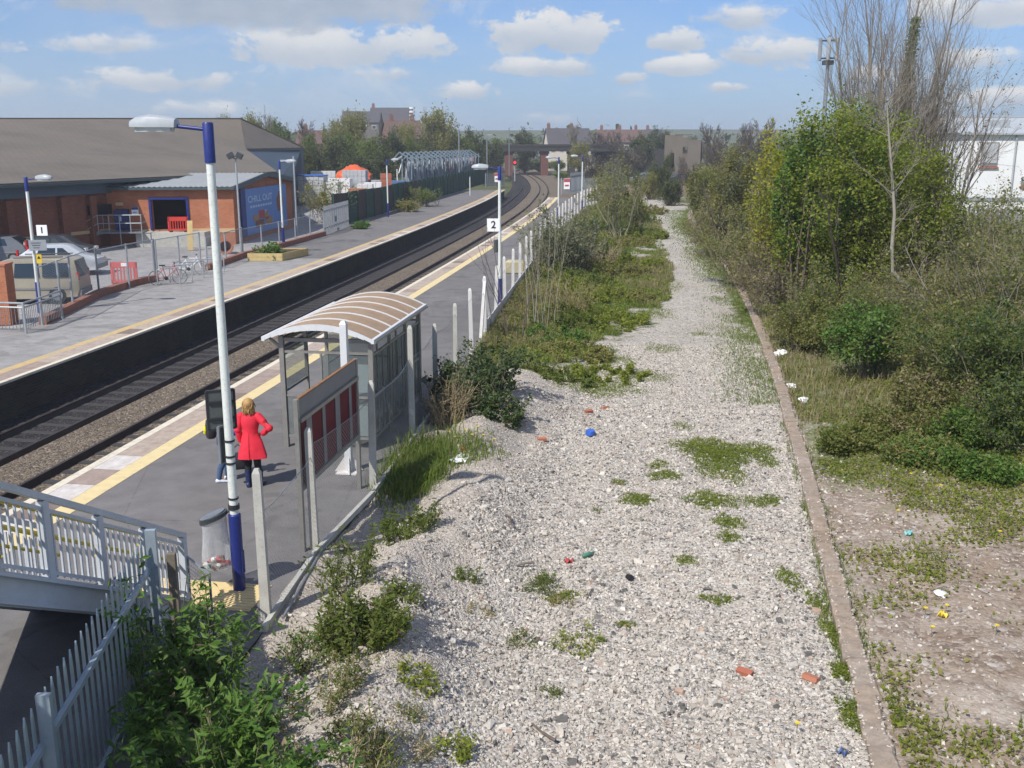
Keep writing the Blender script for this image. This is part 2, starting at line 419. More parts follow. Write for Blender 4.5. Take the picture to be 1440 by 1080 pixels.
# coping slabs: individual slabs across the strip, some paler, some stained
def copingmat(name, pal):
    m, g = newmat(name)
    uv = g.n('ShaderNodeUVMap').outputs[0]; s = g.n('ShaderNodeSeparateXYZ'); g.l(uv, s.inputs[0])
    fl = g.math('FLOOR', g.math('MULTIPLY', s.outputs[1], 1 / .92))
    wn = g.n('ShaderNodeTexWhiteNoise', noise_dimensions='1D'); g.l(fl, wn.inputs['W'])
    fl2 = g.math('FLOOR', g.math('MULTIPLY', s.outputs[1], 1 / 4.6)); wn2 = g.n('ShaderNodeTexWhiteNoise', noise_dimensions='1D'); g.l(fl2, wn2.inputs['W'])
    v = g.math('ADD', g.math('MULTIPLY', wn.outputs[0], .5), g.math('MULTIPLY', wn2.outputs[0], .5))
    c = g.ramp(v, pal, 'CONSTANT')
    n = g.noise(uv, 3.5, 6, .65)
    c = g.mix(.8, c, g.ramp(n, [(.3, (.72, .7, .68)), (.7, (1.2, 1.2, 1.2))]), 'MULTIPLY')
    j = g.math('LESS_THAN', g.math('FRACT', g.math('MULTIPLY', s.outputs[1], 1 / .92)), .02)
    c = g.mix(g.math('MULTIPLY', j, .6), c, (.12, .11, .1))
    g.out(g.bsdf(c, .85, 0, g.bump(g.noise(uv, 60, 3), .25, .004), .2).outputs[0])
copingmat('coping', [(0, (.40, .33, .27)), (.22, (.33, .26, .22)), (.42, (.42, .35, .28)), (.6, (.22, .175, .15)), (.68, (.40, .33, .28)), (.8, (.58, .54, .50)), (.9, (.36, .29, .24))])
def wornpaint(name, c, under, amt=.5, sc_=5):
    m, g = newmat(name); p = pos(g)
    n = g.noise(p, sc_, 8, .7); n2 = g.noise(p, .5, 4)
    f = g.ramp(g.math('ADD', g.math('MULTIPLY', n, .7), g.math('MULTIPLY', n2, .3)), [(amt - .08, (0, 0, 0)), (amt + .1, (1, 1, 1))])
    cc = g.mix(f, under, c); cc = g.mix(.6, cc, g.ramp(n, [(.25, (.8, .8, .8)), (.75, (1.12, 1.12, 1.12))]), 'MULTIPLY')
    g.out(g.bsdf(cc, .75, 0, None, .3).outputs[0])
wornpaint('yellow_paint', (.68, .55, .29), (.50, .42, .28), .36)
wornpaint('yellow_worn', (.56, .40, .16), (.42, .35, .27), .46)
wornpaint('white_paint_edge', (.66, .60, .47), (.42, .37, .30), .38)
wornpaint('tactile_yellow', (.66, .52, .27), (.45, .36, .22), .36)
# platform wall, its shade painted in as near-black brick
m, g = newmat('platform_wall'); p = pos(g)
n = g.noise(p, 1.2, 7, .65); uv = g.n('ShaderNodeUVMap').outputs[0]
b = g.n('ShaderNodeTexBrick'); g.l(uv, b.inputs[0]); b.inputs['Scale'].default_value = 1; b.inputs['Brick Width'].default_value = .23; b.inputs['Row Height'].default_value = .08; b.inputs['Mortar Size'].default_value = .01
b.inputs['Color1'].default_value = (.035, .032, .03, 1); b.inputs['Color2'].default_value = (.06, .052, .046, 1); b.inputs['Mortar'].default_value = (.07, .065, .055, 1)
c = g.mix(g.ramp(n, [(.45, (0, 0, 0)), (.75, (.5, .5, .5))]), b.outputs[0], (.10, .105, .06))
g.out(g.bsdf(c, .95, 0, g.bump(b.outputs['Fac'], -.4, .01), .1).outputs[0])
# stone: every voronoi cell one stone
def stonemat(name, scale, pal, soil=None, soilamt=.0, bumpd=.03, attr=None, green=None):
    m, g = newmat(name); p = pos(g)
    wv = g.n('ShaderNodeVectorMath', operation='ADD')
    nn = g.n('ShaderNodeTexNoise'); nn.inputs['Scale'].default_value = scale * 1.3; nn.inputs['Detail'].default_value = 2; g.l(p, nn.inputs['Vector'])
    sc2 = g.n('ShaderNodeVectorMath', operation='SCALE'); g.l(nn.outputs['Color'], sc2.inputs[0]); sc2.inputs['Scale'].default_value = .35 / scale
    g.l(p, wv.inputs[0]); g.l(sc2.outputs[0], wv.inputs[1])
    v = g.voro(wv.outputs[0], scale); v2 = g.voro(wv.outputs[0], scale * 2.3)
    s = g.n('ShaderNodeSeparateColor'); g.l(v.outputs['Color'], s.inputs[0])
    s2 = g.n('ShaderNodeSeparateColor'); g.l(v2.outputs['Color'], s2.inputs[0])
    c1 = g.ramp(s.outputs[0], pal, 'CONSTANT'); c2 = g.ramp(s2.outputs[1], pal, 'CONSTANT')
    c = g.mix(g.math('GREATER_THAN', s.outputs[1], .55), c1, c2)
    n = g.noise(p, .35, 6, .6); n2 = g.noise(p, 2.2, 6, .65)
    c = g.mix(.75, c, g.ramp(n, [(.3, (.82, .80, .78)), (.7, (1.1, 1.1, 1.1))]), 'MULTIPLY')
    if soil: c = g.mix(g.ramp(n2, [(.62 - soilamt, (0, 0, 0)), (.80 - soilamt, (.85, .85, .85))]), c, soil)
    if attr:
        a = g.n('ShaderNodeAttribute', attribute_name=attr).outputs['Fac']
        f = g.math('ADD', a, g.math('MULTIPLY', g.math('SUBTRACT', n2, .5), 1.3))
        gc = g.ramp(g.noise(p, 6, 5, .7), [(.3, green[0]), (.55, green[1]), (.75, green[2])])
        c = g.mix(g.ramp(f, [(.35, (0, 0, 0)), (.62, (1, 1, 1))]), c, gc)
    if attr:
        a2 = g.n('ShaderNodeAttribute', attribute_name='dust').outputs['Fac']; nd_ = g.noise(p, 1.1, 6, .65); nd2 = g.noise(p, 24, 4, .7)
        f2 = g.math('ADD', a2, g.math('MULTIPLY', g.math('SUBTRACT', nd_, .5), 1.5))
        c = g.mix(g.ramp(f2, [(.35, (0, 0, 0)), (.75, (.85, .85, .85))]), c, g.ramp(nd2, [(.3, (.29, .245, .20)), (.55, (.42, .37, .31)), (.75, (.53, .485, .42))]))
    hb = g.math('ADD', g.math('MULTIPLY', v.outputs['Distance'], -1.0), g.math('MULTIPLY', v2.outputs['Distance'], -.5))
    g.out(g.bsdf(c, .9, 0, g.bump(hb, .9 if name == 'gravel' or 'ballast' in name else .45, bumpd), .2).outputs[0])
STP = [(0, (.49, .452, .395)), (.2, (.365, .335, .288)), (.38, (.585, .545, .48)), (.52, (.25, .23, .205)), (.62, (.46, .405, .345)), (.74, (.43, .395, .342)), (.83, (.125, .12, .11)), (.90, (.56, .52, .46)), (.98, (.40, .29, .22))]
stonemat('gravel', 17, STP, (.38, .335, .28), .10, .03, 'bank', ((.07, .10, .02), (.12, .145, .035), (.19, .165, .08)))
BLP = [(0, (.20, .16, .115)), (.2, (.13, .105, .08)), (.4, (.26, .21, .15)), (.55, (.09, .075, .06)), (.7, (.19, .15, .11)), (.85, (.33, .28, .21)), (.93, (.12, .10, .08))]
stonemat('ballast_brown', 15, BLP, (.10, .085, .065), .03, .05)
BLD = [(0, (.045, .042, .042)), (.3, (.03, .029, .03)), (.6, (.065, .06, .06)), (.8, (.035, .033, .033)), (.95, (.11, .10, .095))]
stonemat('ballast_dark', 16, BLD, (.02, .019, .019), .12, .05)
stonemat('soil', 11, [(0, (.23, .175, .13)), (.25, (.30, .24, .185)), (.45, (.18, .135, .10)), (.65, (.36, .31, .26)), (.8, (.26, .20, .15)), (.94, (.44, .40, .35))], (.27, .20, .14), .16, .04, 'bank', ((.07, .095, .02), (.11, .13, .035), (.18, .15, .085)))
m, g = newmat('far_ground'); p = pos(g)
c = g.ramp(g.noise(p, .02, 6, .6), [(.3, (.05, .075, .025)), (.5, (.09, .105, .045)), (.7, (.13, .115, .07))])
g.out(g.bsdf(c, .95, 0, None, .1).outputs[0])
m, g = newmat('hill'); p = pos(g)
v = g.voro(p, .012); n = g.noise(p, .06, 5)
c = g.ramp(g.n('ShaderNodeSeparateColor').outputs[0], [(0, (0, 0, 0)), (1, (1, 1, 1))])
sp = g.n('ShaderNodeSeparateColor'); g.l(v.outputs['Color'], sp.inputs[0])
c = g.ramp(sp.outputs[0], [(0, (.11, .13, .08)), (.4, (.13, .145, .09)), (.6, (.09, .105, .075)), (.8, (.15, .155, .11))])  # field greens greyed in the colour to suggest distance haze
c = g.mix(g.ramp(n, [(.5, (0, 0, 0)), (.6, (.8, .8, .8))]), c, (.05, .075, .05))
g.out(g.bsdf(c, .95, 0, None, .1).outputs[0])
plain('rail_steel', (.055, .042, .036), .55, .5, .3, 2)
plain('sleeper_concrete', (.05, .046, .044), .9, 0, .3, 4)
m, g = newmat('kerb_concrete'); p = pos(g)
n = g.noise(p, .6, 6, .65); n2 = g.noise(p, 7, 6, .7)
c = g.ramp(n, [(.3, (.23, .175, .125)), (.42, (.34, .27, .205)), (.55, (.30, .25, .20)), (.7, (.42, .355, .29))])
c = g.mix(.8, c, g.ramp(n2, [(.3, (.6, .58, .55)), (.7, (1.25, 1.22, 1.2))]), 'MULTIPLY')
g.out(g.bsdf(c, .9, 0, g.bump(n2, .5, .02), .2).outputs[0])
# ------------------------------------------------------------------ ground sheets
def strip(name, Ys, offL, offR, z, mat, parent=None, thick=0):
    """strip along the tracks between two offsets (left of the platform edge)"""
    Ys = np.asarray(Ys, float)
    a = curve(Ys, offL(Ys) if callable(offL) else offL); b = curve(Ys, offR(Ys) if callable(offR) else offR)
    n = len(Ys); z = np.broadcast_to(z, n)
    V = np.concatenate([np.stack([a[0], a[1], z], 1), np.stack([b[0], b[1], z], 1)])
    Q = [(i, n + i, n + i + 1, i + 1) for i in range(n - 1)]
    if thick:
        V = np.concatenate([V, V - [0, 0, thick]]); k = 2 * n
        Q += [(k + i + 1, k + n + i + 1, k + n + i, k + i) for i in range(n - 1)]
        Q += [(i + 1, k + i + 1, k + i, i) for i in range(n - 1)] + [(n + i, k + n + i, k + n + i + 1, n + i + 1) for i in range(n - 1)]
        Q += [(0, k, k + n, n), (n - 1, 2 * n - 1, k + 2 * n - 1, k + n - 1)]
    o = mesh_np(name, V, Q, mat, parent)
    uv = o.data.uv_layers.new(name='UVMap')
    s = np.concatenate([[0], np.cumsum(np.hypot(np.diff(b[0]), np.diff(b[1])))])
    s = np.concatenate([s, s]); l = np.concatenate([np.zeros(n), np.ones(n)])
    if thick: s = np.concatenate([s, s]); l = np.concatenate([l, l])
    idx = np.asarray(Q).ravel(); uv.data.foreach_set('uv', np.stack([l[idx], s[idx]], 1).ravel())
    return o
def sheet(name, Ys, us, fx, fz, mat, attr=None, lim=None):
    """height field: rows at stations Ys, columns at us in 0..1 mapped by fx(Y,u)"""
    Y, U = np.meshgrid(np.asarray(Ys, float), np.asarray(us, float), indexing='ij')
    X = fx(Y, U); Z = fz(X, Y); n, k = Y.shape
    V = np.stack([X.ravel(), Y.ravel(), Z.ravel()], 1)
    i = np.arange(n * k).reshape(n, k)
    Q = np.stack([i[:-1, :-1].ravel(), i[:-1, 1:].ravel(), i[1:, 1:].ravel(), i[1:, :-1].ravel()], 1)
    o = mesh_np(name, V, Q, mat, None, True)
    if attr is not None:
        a = o.data.attributes.new('bank', 'FLOAT', 'POINT'); a.data.foreach_set('value', attr(X.ravel(), Y.ravel()).astype(np.float32)); a = o.data.attributes.new('dust', 'FLOAT', 'POINT'); a.data.foreach_set('value', dust(X.ravel(), Y.ravel()).astype(np.float32))
    return struct(o)
YS = np.concatenate([np.arange(4, 40, 1.0), np.arange(40, 118, 2.0), [118]])
def green(x, y):
    """how far the ground is overgrown, 0..1"""
    b = sm(24.5, 33, y + 3.2 * nz(x, y, .9)) * (1 - sm(-.8, .9, x - pathL(y) + .9 * nz(x, y, .7))) * (.74 + .42 * nz(x, y, 1.0))
    b = np.maximum(b, .75 * sm(30, 40, y) * (1 - sm(.0, 1.6, kerbX(y) - x)) * (x < kerbX(y)))
    r = x - kerbX(y)
    b = np.maximum(b, np.where(r > .2, .15 + .75 * sm(16, 24, y) + .25 * sm(2.5, 6, r), 0))
    return b
def dust(x, y):
    d = x - fenceX(y); k = kerbX(y) - x
    return np.where(k > 0, .62 * np.exp(-((d - 1.9) / 1.5) ** 2) * (1 - sm(26, 32, y)) + .75 * np.exp(-(d / .7) ** 2) + .12 * np.exp(-(k / .5) ** 2), .45)
yf = np.concatenate([np.arange(4, 34, .22), np.arange(34, 70, .6), np.arange(70, 131, 1.5)])
sheet('gravel_path', yf, np.linspace(0, 1, 60), lambda Y, U: fenceX(Y) - .05 + U * (kerbX(Y) - fenceX(Y) + .05), gz, M['gravel'], green)
ue = np.concatenate([np.linspace(0, 8, 50), np.geomspace(8.5, 220, 20)])
sheet('ground', yf, ue / 220, lambda Y, U: kerbX(Y) + .02 + U * 220, gz, M['soil'], green)
# far terrain and the yard level
V = []; 
big = MB(); big.quad((-6000, 130, -1.45), (6000, 130, -1.45), (6000, 9000, -1.45), (-6000, 9000, -1.45)); big.quad((-6000, -40, -1.452), (6000, -40, -1.452), (6000, 131, -1.452), (-6000, 131, -1.452))
struct(big.build('terrain', M['far_ground']))
LE = lambda Y: 6.42 + .35 * sm(40, 120, np.asarray(Y, float))
lf = [at(*p) for p in [(-60, 486), (40, 465), (140, 414), (220, 393), (290, 372), (335, 358), (400, 343), (490, 313), (560, 296), (610, 280), (655, 267), (690, 256)]]
lfY = np.array([p.y for p in lf]); lfX = np.array([p.x for p in lf])
def lfenceX(Y): return np.interp(Y, lfY, lfX)
pl_end = 142
Yl = np.concatenate([np.arange(2, 60, 2.0), np.arange(60, pl_end + 1, 3.0)])
V = []; Q = []
def surf(name, Ys, xa, xb, z, mat):
    n = len(Ys); V = np.concatenate([np.stack([xa, Ys, np.full(n, z)], 1), np.stack([xb[0], xb[1], np.full(n, z)], 1)]) if isinstance(xb, tuple) else np.concatenate([np.stack([xa, Ys, np.full(n, z)], 1), np.stack([xb, Ys, np.full(n, z)], 1)])
    return mesh_np(name, V, [(i, n + i, n + i + 1, i + 1) for i in range(n - 1)], mat)
def platform_body(name, Ys, xa, xb, zt, zb, mt, mw):
    """solid platform: tarmac top, walls coloured dark as if in shade"""
    n = len(Ys); P = lambda x, z: np.stack([x, Ys, np.full(n, z)], 1)
    V = np.concatenate([P(xa, zt), P(xb, zt), P(xa, zb), P(xb, zb)])
    Q = [(i, n + i, n + i + 1, i + 1) for i in range(n - 1)]; mi = [0] * (n - 1)
    Q += [(i + 1, 2 * n + i + 1, 2 * n + i, i) for i in range(n - 1)] + [(n + i, 3 * n + i, 3 * n + i + 1, n + i + 1) for i in range(n - 1)] + [(0, 2 * n, 3 * n, n), (n - 1, 2 * n - 1, 4 * n - 1, 3 * n - 1)]
    mi += [1] * (len(Q) - len(mi)); o = mesh_np(name, V, Q, [mt, mw], None, False, mi); autouv(o.data); return struct(o)
# near platform: top from the edge to the fence
Yr = np.concatenate([np.arange(1, 60, 1.5), np.arange(60, 123, 3.0)])
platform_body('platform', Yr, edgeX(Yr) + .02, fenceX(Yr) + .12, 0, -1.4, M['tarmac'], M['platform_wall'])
for nm, a, b, z, mt in (('platform_white_edge', .05, -.14, .008, 'white_paint_edge'), ('platform_coping', -.145, -.74, .006, 'coping'), ('platform_yellow_line', -.745, -1.13, .006, 'yellow_paint')):
    struct(strip(nm, np.arange(2, 123, 1.5), a, b, z, M[mt], None, .06 if 'white' in nm else 0))
xl, yl = curve(Yl, LE(Yl))
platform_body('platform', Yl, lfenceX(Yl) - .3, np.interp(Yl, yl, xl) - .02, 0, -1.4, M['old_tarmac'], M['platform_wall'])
struct(strip('platform_white_edge', Yl, lambda Y: LE(Y) + .12, lambda Y: LE(Y) - .05, .008, M['white_paint_edge'], None, .07))
struct(strip('platform_coping', Yl, lambda Y: LE(Y) + .68, lambda Y: LE(Y) + .125, .006, M['coping']))
struct(strip('platform_yellow_line', Yl, lambda Y: LE(Y) + 1.02, lambda Y: LE(Y) + .685, .006, M['yellow_worn']))
# newer, darker tarmac on the far half of the left platform
Yd = np.arange(57, 142, 3.0)
o = surf('platform_resurfacing', Yd, lfenceX(Yd) + .02, np.interp(Yd, *curve(Yd, LE(Yd) + 1.05)[::-1]), .004, M['tarmac']); struct(o)
# yard behind the left platform
Yy = np.arange(-10, 153, 4.0)
o = mesh_np('car_park', np.concatenate([np.stack([np.full(len(Yy), -160.), Yy, np.full(len(Yy), -.03)], 1), np.stack([lfenceX(Yy) - .3, Yy, np.full(len(Yy), -.03)], 1)]), [(i, len(Yy) + i, len(Yy) + i + 1, i + 1) for i in range(len(Yy) - 1)], M['yard_tarmac']); struct(o)
# track bed
Yb = np.concatenate([np.arange(2, 120, 3.0), np.arange(120, 330, 5.0)])
struct(strip('ballast', Yb, 3.95, 2.5, -1.06, M['ballast_brown']))
struct(strip('ballast', Yb, 2.5, -.3, -1.10, M['ballast_brown']))
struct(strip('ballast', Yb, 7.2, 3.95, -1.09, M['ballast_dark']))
struct(strip('ballast', np.arange(118, 330, 5.0), -.28, -6, -1.12, M['ballast_brown']))
# embankment beside the far curve
def rail_obj(parent, off, Y):
    x, y = curve(Y, off); prof = [(-.075, -.16), (.075, -.16), (.02, -.135), (.02, -.045), (.037, -.035), (.037, 0), (-.037, 0), (-.037, -.035), (-.02, -.045), (-.02, -.135)]
    prof = [(-.075, -.16), (.075, -.16), (.04, -.04), (.04, 0), (-.04, 0), (-.04, -.04)]
    n = len(Y); V = []
    tx = np.gradient(x); ty = np.gradient(y); L = np.hypot(tx, ty); nx, ny = ty / L, -tx / L
    for (a, zz) in prof: V.append(np.stack([x + nx * a, y + ny * a, np.full(n, -.93 + zz)], 1))
    k = len(prof); V = np.concatenate(V)
    Q = [(j * n + i, j * n + i + 1, ((j + 1) % k) * n + i + 1, ((j + 1) % k) * n + i) for j in range(k) for i in range(n - 1)]
    return mesh_np('rail', V, Q, M['rail_steel'], parent)
for (ra, rb, lab) in ((1.1, 2.45, 'railway track running along the nearer platform edge, brown ballast beside it'), (4.05, 5.4, 'railway track along the shaded wall of the far platform, on black ballast')):
    t = thing('railway_track', lab, 'railway track')
    Yk = np.arange(4, 330, 2.0); rail_obj(t, ra, Yk); rail_obj(t, rb, Yk)
    sb = MB(); sb.box((0, 0, 0), (2.3, .24, .12)); s0 = None
    for i in range(100):
        Y = 17 + i * .72; x, y = curve(Y, (ra + rb) / 2); 
        if s0 is None: s0 = sb.build('sleeper', M['sleeper_concrete'], t); o = s0
        else: o = s0.copy(); col.objects.link(o); o.parent = t
        o.location = (float(x), float(y), -1.143); o.rotation_euler.z = -head(Y)
# kerb edging of the old trackbed
Yk = np.concatenate([np.arange(5, 40, .9), np.arange(40, 100, 2.0)])
KW = .30; jj = np.random.default_rng(5); V = []; Q = []
for i in range(len(Yk) - 1):
    a, b = Yk[i], Yk[i + 1] - .012; ox = jj.normal(0, .012); z0 = -.30 + jj.normal(0, .012); o = len(V)
    kn = 5
    for q_ in range(kn + 1):
        Yq = a + (b - a) * q_ / kn; x = float(kerbX(Yq)) + ox; w1, w2 = KW / 2 + jj.normal(0, .010), KW / 2 + jj.normal(0, .010); zj = z0 + jj.normal(0, .006)
        V += [(x - w1, Yq, z0 - .3), (x + w2, Yq, z0 - .3), (x + w2, Yq, zj - .025), (x + w2 - .03, Yq, zj), (x - w1 + .03, Yq, zj + jj.normal(0, .004)), (x - w1, Yq, zj - .025)]
    for q_ in range(kn):
        e = o + q_ * 6; Q += [(e + k_, e + (k_ + 1) % 6, e + 6 + (k_ + 1) % 6, e + 6 + k_) for k_ in range(6)]
    Q += [(o, o + 3, o + 4, o + 5), (o, o + 1, o + 2, o + 3), (o + kn * 6 + 5, o + kn * 6 + 4, o + kn * 6 + 3, o + kn * 6), (o + kn * 6 + 3, o + kn * 6 + 2, o + kn * 6 + 1, o + kn * 6)]
struct(mesh_np('kerb', V, Q, M['kerb_concrete']))
# hills on the skyline
hx = np.linspace(-1300, 1300, 90); hv = []; rows = [(480, -5), (540, .35), (620, .8), (700, 1.0), (780, .7)]
for (hy, k) in rows:
    top = 14.2 + 1.8 * nz(hx, hx * 0 + hy, .006) + 1.0 * np.sin(hx / 250 + .6)
    for x, tz in zip(hx, top): hv.append((x, hy + 15 * math.sin(x / 150), -2 if k < 0 else tz * k))
n = len(hx); struct(mesh_np('hills', hv, [(r * n + i, r * n + i + 1, (r + 1) * n + i + 1, (r + 1) * n + i) for r in range(len(rows) - 1) for i in range(n - 1)], M['hill'], None, True))
# ------------------------------------------------------------------ object materials
plain('white_post', (.66, .69, .64), .45, 0, .10, 3, bump=.05, c2=(.36, .34, .27), w=.6)
plain('rail_blue', (.018, .03, .165), .42, 0, .18, 3)
plain('lantern_grey', (.36, .385, .40), .4, 0, .1, 6)
plain('lens', (.62, .64, .62), .15, 0, .05, 3)
plain('black_band', (.03, .03, .035), .5)
plain('board_back', (.085, .095, .092), .4, 0, .25, 4)
plain('dark_panel', (.045, .052, .055), .45, 0, .3, 4)
plain('galv', (.25, .27, .29), .5, .4, .2, 5, c2=(.25, .25, .25), w=.4)
plain('galv_pale', (.36, .385, .40), .5, .3, .16, 5, c2=(.30, .29, .27), w=.4)
plain('concrete_post', (.46, .45, .40), .85, 0, .2, 4, bump=.3, c2=(.27, .26, .20), w=.7)
plain('concrete_pale', (.62, .60, .57), .85, 0, .15, 4, bump=.3, c2=(.38, .36, .32), w=.5)
plain('shelter_frame', (.30, .29, .265), .4, .45, .2, 5)
plain('shelter_white', (.60, .61, .61), .4, 0, .08, 4, c2=(.45, .44, .42), w=.3)
plain('roof_bronze', (.32, .225, .145), .7, 0, .2, 3, .15, c2=(.40, .30, .21), w=.5)
plain('panel_grey', (.20, .20, .195), .55, 0, .12, 3)
plain('maroon', (.12, .014, .022), .6, 0, .3, 3, .2)
plain('grit_yellow', (.42, .37, .23), .7)
plain('rust', (.25, .12, .05), .8, 0, .3, 6)
plain('sign_white', (.82, .82, .82), .4, 0, .04, 3)
plain('sign_black', (.015, .015, .017), .5)
plain('sticker_yellow', (.62, .45, .03), .5)
plain('brick_kerb', (.27, .12, .08), .9, 0, .3, 5, bump=.3)
brickmat('brick_orange', (.40, .125, .055), (.47, .165, .075), (.32, .23, .17))
brickmat('brick_red', (.20, .06, .035), (.26, .085, .05), (.20, .16, .13))
glassmat('glass', (.80, .84, .84), .16)
glassmat('glass_dirty', (.62, .66, .66), .30, .12)
meshmat('chainlink', (.40, .42, .42), .055, .085, .3)
meshmat('weldmesh', (.42, .44, .45), .06, .10, .3, False)
plain('bag_clear', (.7, .72, .73), .2)
m, g = newmat('bag_clear')
lw = g.n('ShaderNodeLayerWeight'); lw.inputs[0].default_value = .35
n = g.noise(objco(g), 9, 4, .6)
b = g.bsdf((.75, .77, .78), .22, 0, g.bump(n, .8, .03), .6); t = g.n('ShaderNodeBsdfTransparent'); t.inputs[0].default_value = (.93, .94, .95, 1)
mx = g.n('ShaderNodeMixShader'); g.l(g.math('MULTIPLY_ADD', lw.outputs['Facing'], .55, .16, True), mx.inputs[0]); g.l(t.outputs[0], mx.inputs[1]); g.l(b.outputs[0], mx.inputs[2]); g.out(mx.outputs[0])
plain('steel_stain', (.22, .24, .26), .5, .4, .25, 4)
plain('timber', (.50, .38, .17), .8, 0, .2, 5, c2=(.30, .22, .1), w=.4)
plain('old_timber', (.17, .145, .11), .9, 0, .3, 5)
def heading_rot(Y): return -head(Y)
# ------------------------------------------------------------------ lamp posts
def lamp_post(p, h, label, side=-1, k=1.0, numeral=None, arm=.42):
    """white tubular post, blue foot and collar, grey lantern on a blue arm; side -1 points left of the track direction"""
    t = thing('lamp_post', label, 'lamp post', p, heading_rot(p.y), 'platform lamp posts')
    n = 16
    mb = MB(); mb.tube([(0, 0, .0), (0, 0, 1.18), (0, 0, 1.2)], [.088, .088, .07], n); mb.build('foot_sleeve', M['rail_blue'], t, True)
    mb = MB(); mb.tube([(0, 0, 1.19), (0, 0, 3), (0, 0, h - .50)], [.064, .062, .056], n); mb.build('shaft', M['white_post'], t, True)
    mb = MB(); mb.tube([(0, 0, h - .52), (0, 0, h - .02), (0, 0, h)], [.072, .072, .06], n); mb.build('collar', M['rail_blue'], t, True)
    s = side
    mb = MB(); mb.tube([(s * .05, 0, h - .09), (s * (arm + .06), 0, h - .045)], .026, 10); a = mb.build('arm', M['rail_blue'], t, True)
    x0 = arm; L = .66; rings = []
    for (u, wd, zt, zb) in ((0, .06, .05, -.05), (.02, .085, .075, -.06), (.25, .125, .115, -.055), (.55, .15, .135, -.055), (.85, .13, .10, -.05), (.97, .09, .06, -.045), (1, .05, .03, -.04)):
        x = s * (x0 + u * L); zz = h - .03
        rings.append([(x, wd * cy, zz + (zt if cz > 0 else -zb * 0 + zb) * abs(cz)) for cy, cz in ((-1, -.6), (-1, .15), (-.8, .75), (-.35, 1), (.35, 1), (.8, .75), (1, .15), (1, -.6))])
    mb = MB(); mb.loft(rings); ln = mb.build('lantern', M['lantern_grey'], t, True)
    mb = MB(); mb.loft([[(s * (x0 + u * L), wd * c, h - .03 + z) for c, z in ((-1, -.03), (1, -.03), (.8, -.09), (-.8, -.09))] for u, wd in ((.12, .08), (.3, .115), (.6, .13), (.86, .1))]); mb.build('lens', M['lens'], ln, False)
    mb = MB(); mb.box((0.085, 0, .45), (.012, .09, .35)); mb.build('access_door', M['rail_blue'], t)
    return t
P1 = at(337, 830); L1 = lamp_post(P1, atY(293, 172, P1.y).z, 'tall white lamp post with blue foot beside the clear rubbish bag', -1)
mb = MB()
for z in (2.05, 2.28, 1.42, 1.95): mb.tube([(0, 0, z), (0, 0, z + .028)], .075, 16)
mb.tube([(0, 0, 1.27), (0, 0, 1.34)], .082, 16, 0); mb.build('strap', M['black_band'], L1, True)
L2p = at(703, 434); L2 = lamp_post(L2p, atY(703, 234, L2p.y).z, 'white lamp post with blue foot that carries the number 2 sign', -1)
p = at(785, 312); lamp_post(p, atY(785, 221, p.y).z, 'white lamp post standing by the far end of the yellow line', -1)
p = at(818, 300); lamp_post(p, atY(818, 219, p.y).z, 'farthest white lamp post, close to the fence posts at the platform end', -1)
L5p = at(57, 440); L5 = lamp_post(L5p, atY(45, 249, L5p.y).z, 'lamp post with number 1 sign standing beside the brick pillar', 1)
p = at(399, 347); lamp_post(p, atY(396, 226, p.y).z, 'lamp post with blue foot rising behind the wooden planter', 1)
p = at(546, 305); lamp_post(p, atY(544, 224, p.y).z, 'lamp post in front of the green and brown panel fence', 1)
# small post further along the far platform
p = at(661, 275); t = thing('marker_post', 'short white marker post on the far platform near the end gate', 'post', p)
mb = MB(); mb.tube([(0, 0, 0), (0, 0, 2.2)], .06, 10); mb.build('post', M['white_post'], t, True); mb = MB(); mb.box((0, 0, 2.25), (.16, .1, .12)); mb.build('cap', M['galv'], t)
def number_sign(p, rz, num, size, label):
    t = thing('platform_sign', label, 'sign', p, rz, 'platform number signs')
    mb = MB(); mb.box((0, 0, 0), (size, .03, size)); mb.build('panel', M['sign_white'], t, bevel=.006)
    text_mesh('numeral', num, size * .78, M['sign_black'], t, (0, -.018, 0), (R_(90), 0, 0), .003, bold=.008)
    mb = MB(); mb.bar((-size * .4, .03, .1), (size * .5, .03, .1), .03); mb.bar((-size * .4, .03, -.1), (size * .5, .03, -.1), .03); mb.build('bracket', M['galv'], t)
    return t
p = atY(694, 316.5, L2p.y - .05); number_sign(p, R_(-2), '2', .50, 'white square sign with black number 2 on a lamp post')
p = atY(59, 324, L5p.y - .1); number_sign(p, R_(2), '1', .40, 'white square sign with black number 1 on a lamp post')
p = atY(53, 345, L5p.y - .1); t = thing('notice_sign', 'small grey notice plate just below the number 1 sign', 'sign', p, R_(12))
mb = MB(); mb.box((0, 0, 0), (.62, .03, .40)); mb.build('panel', M['galv_pale'], t, bevel=.005); mb = MB()
for k in range(3): mb.box((-.05, -.018, .09 - k * .09), (.34 - .06 * k, .004, .025))
mb.build('lettering', M['dark_panel'], t)
p = atY(55, 364, L5p.y - .09); t = thing('warning_plate', 'small yellow warning plate on the lamp post beside the pillar', 'sign', p)
mb = MB(); mb.box((0, 0, 0), (.2, .015, .34)); mb.build('panel', M['sticker_yellow'], t); mb = MB(); mb.tri((-.07, -.01, .0), (.07, -.01, .0), (0, -.01, .12)); mb.build('symbol', M['sign_black'], t)
p = atY(698, 346, L2p.y + .05); t = thing('info_panel', 'narrow grey panel hanging edge-on below the number 2 sign', 'sign', p, R_(60))
mb = MB(); mb.box((0, 0, 0), (.42, .04, .50)); mb.build('panel', M['steel_stain'], t, bevel=.006); mb = MB(); mb.box((0, -.024, 0), (.36, .006, .44)); mb.build('sheet', M['panel_grey'], t)
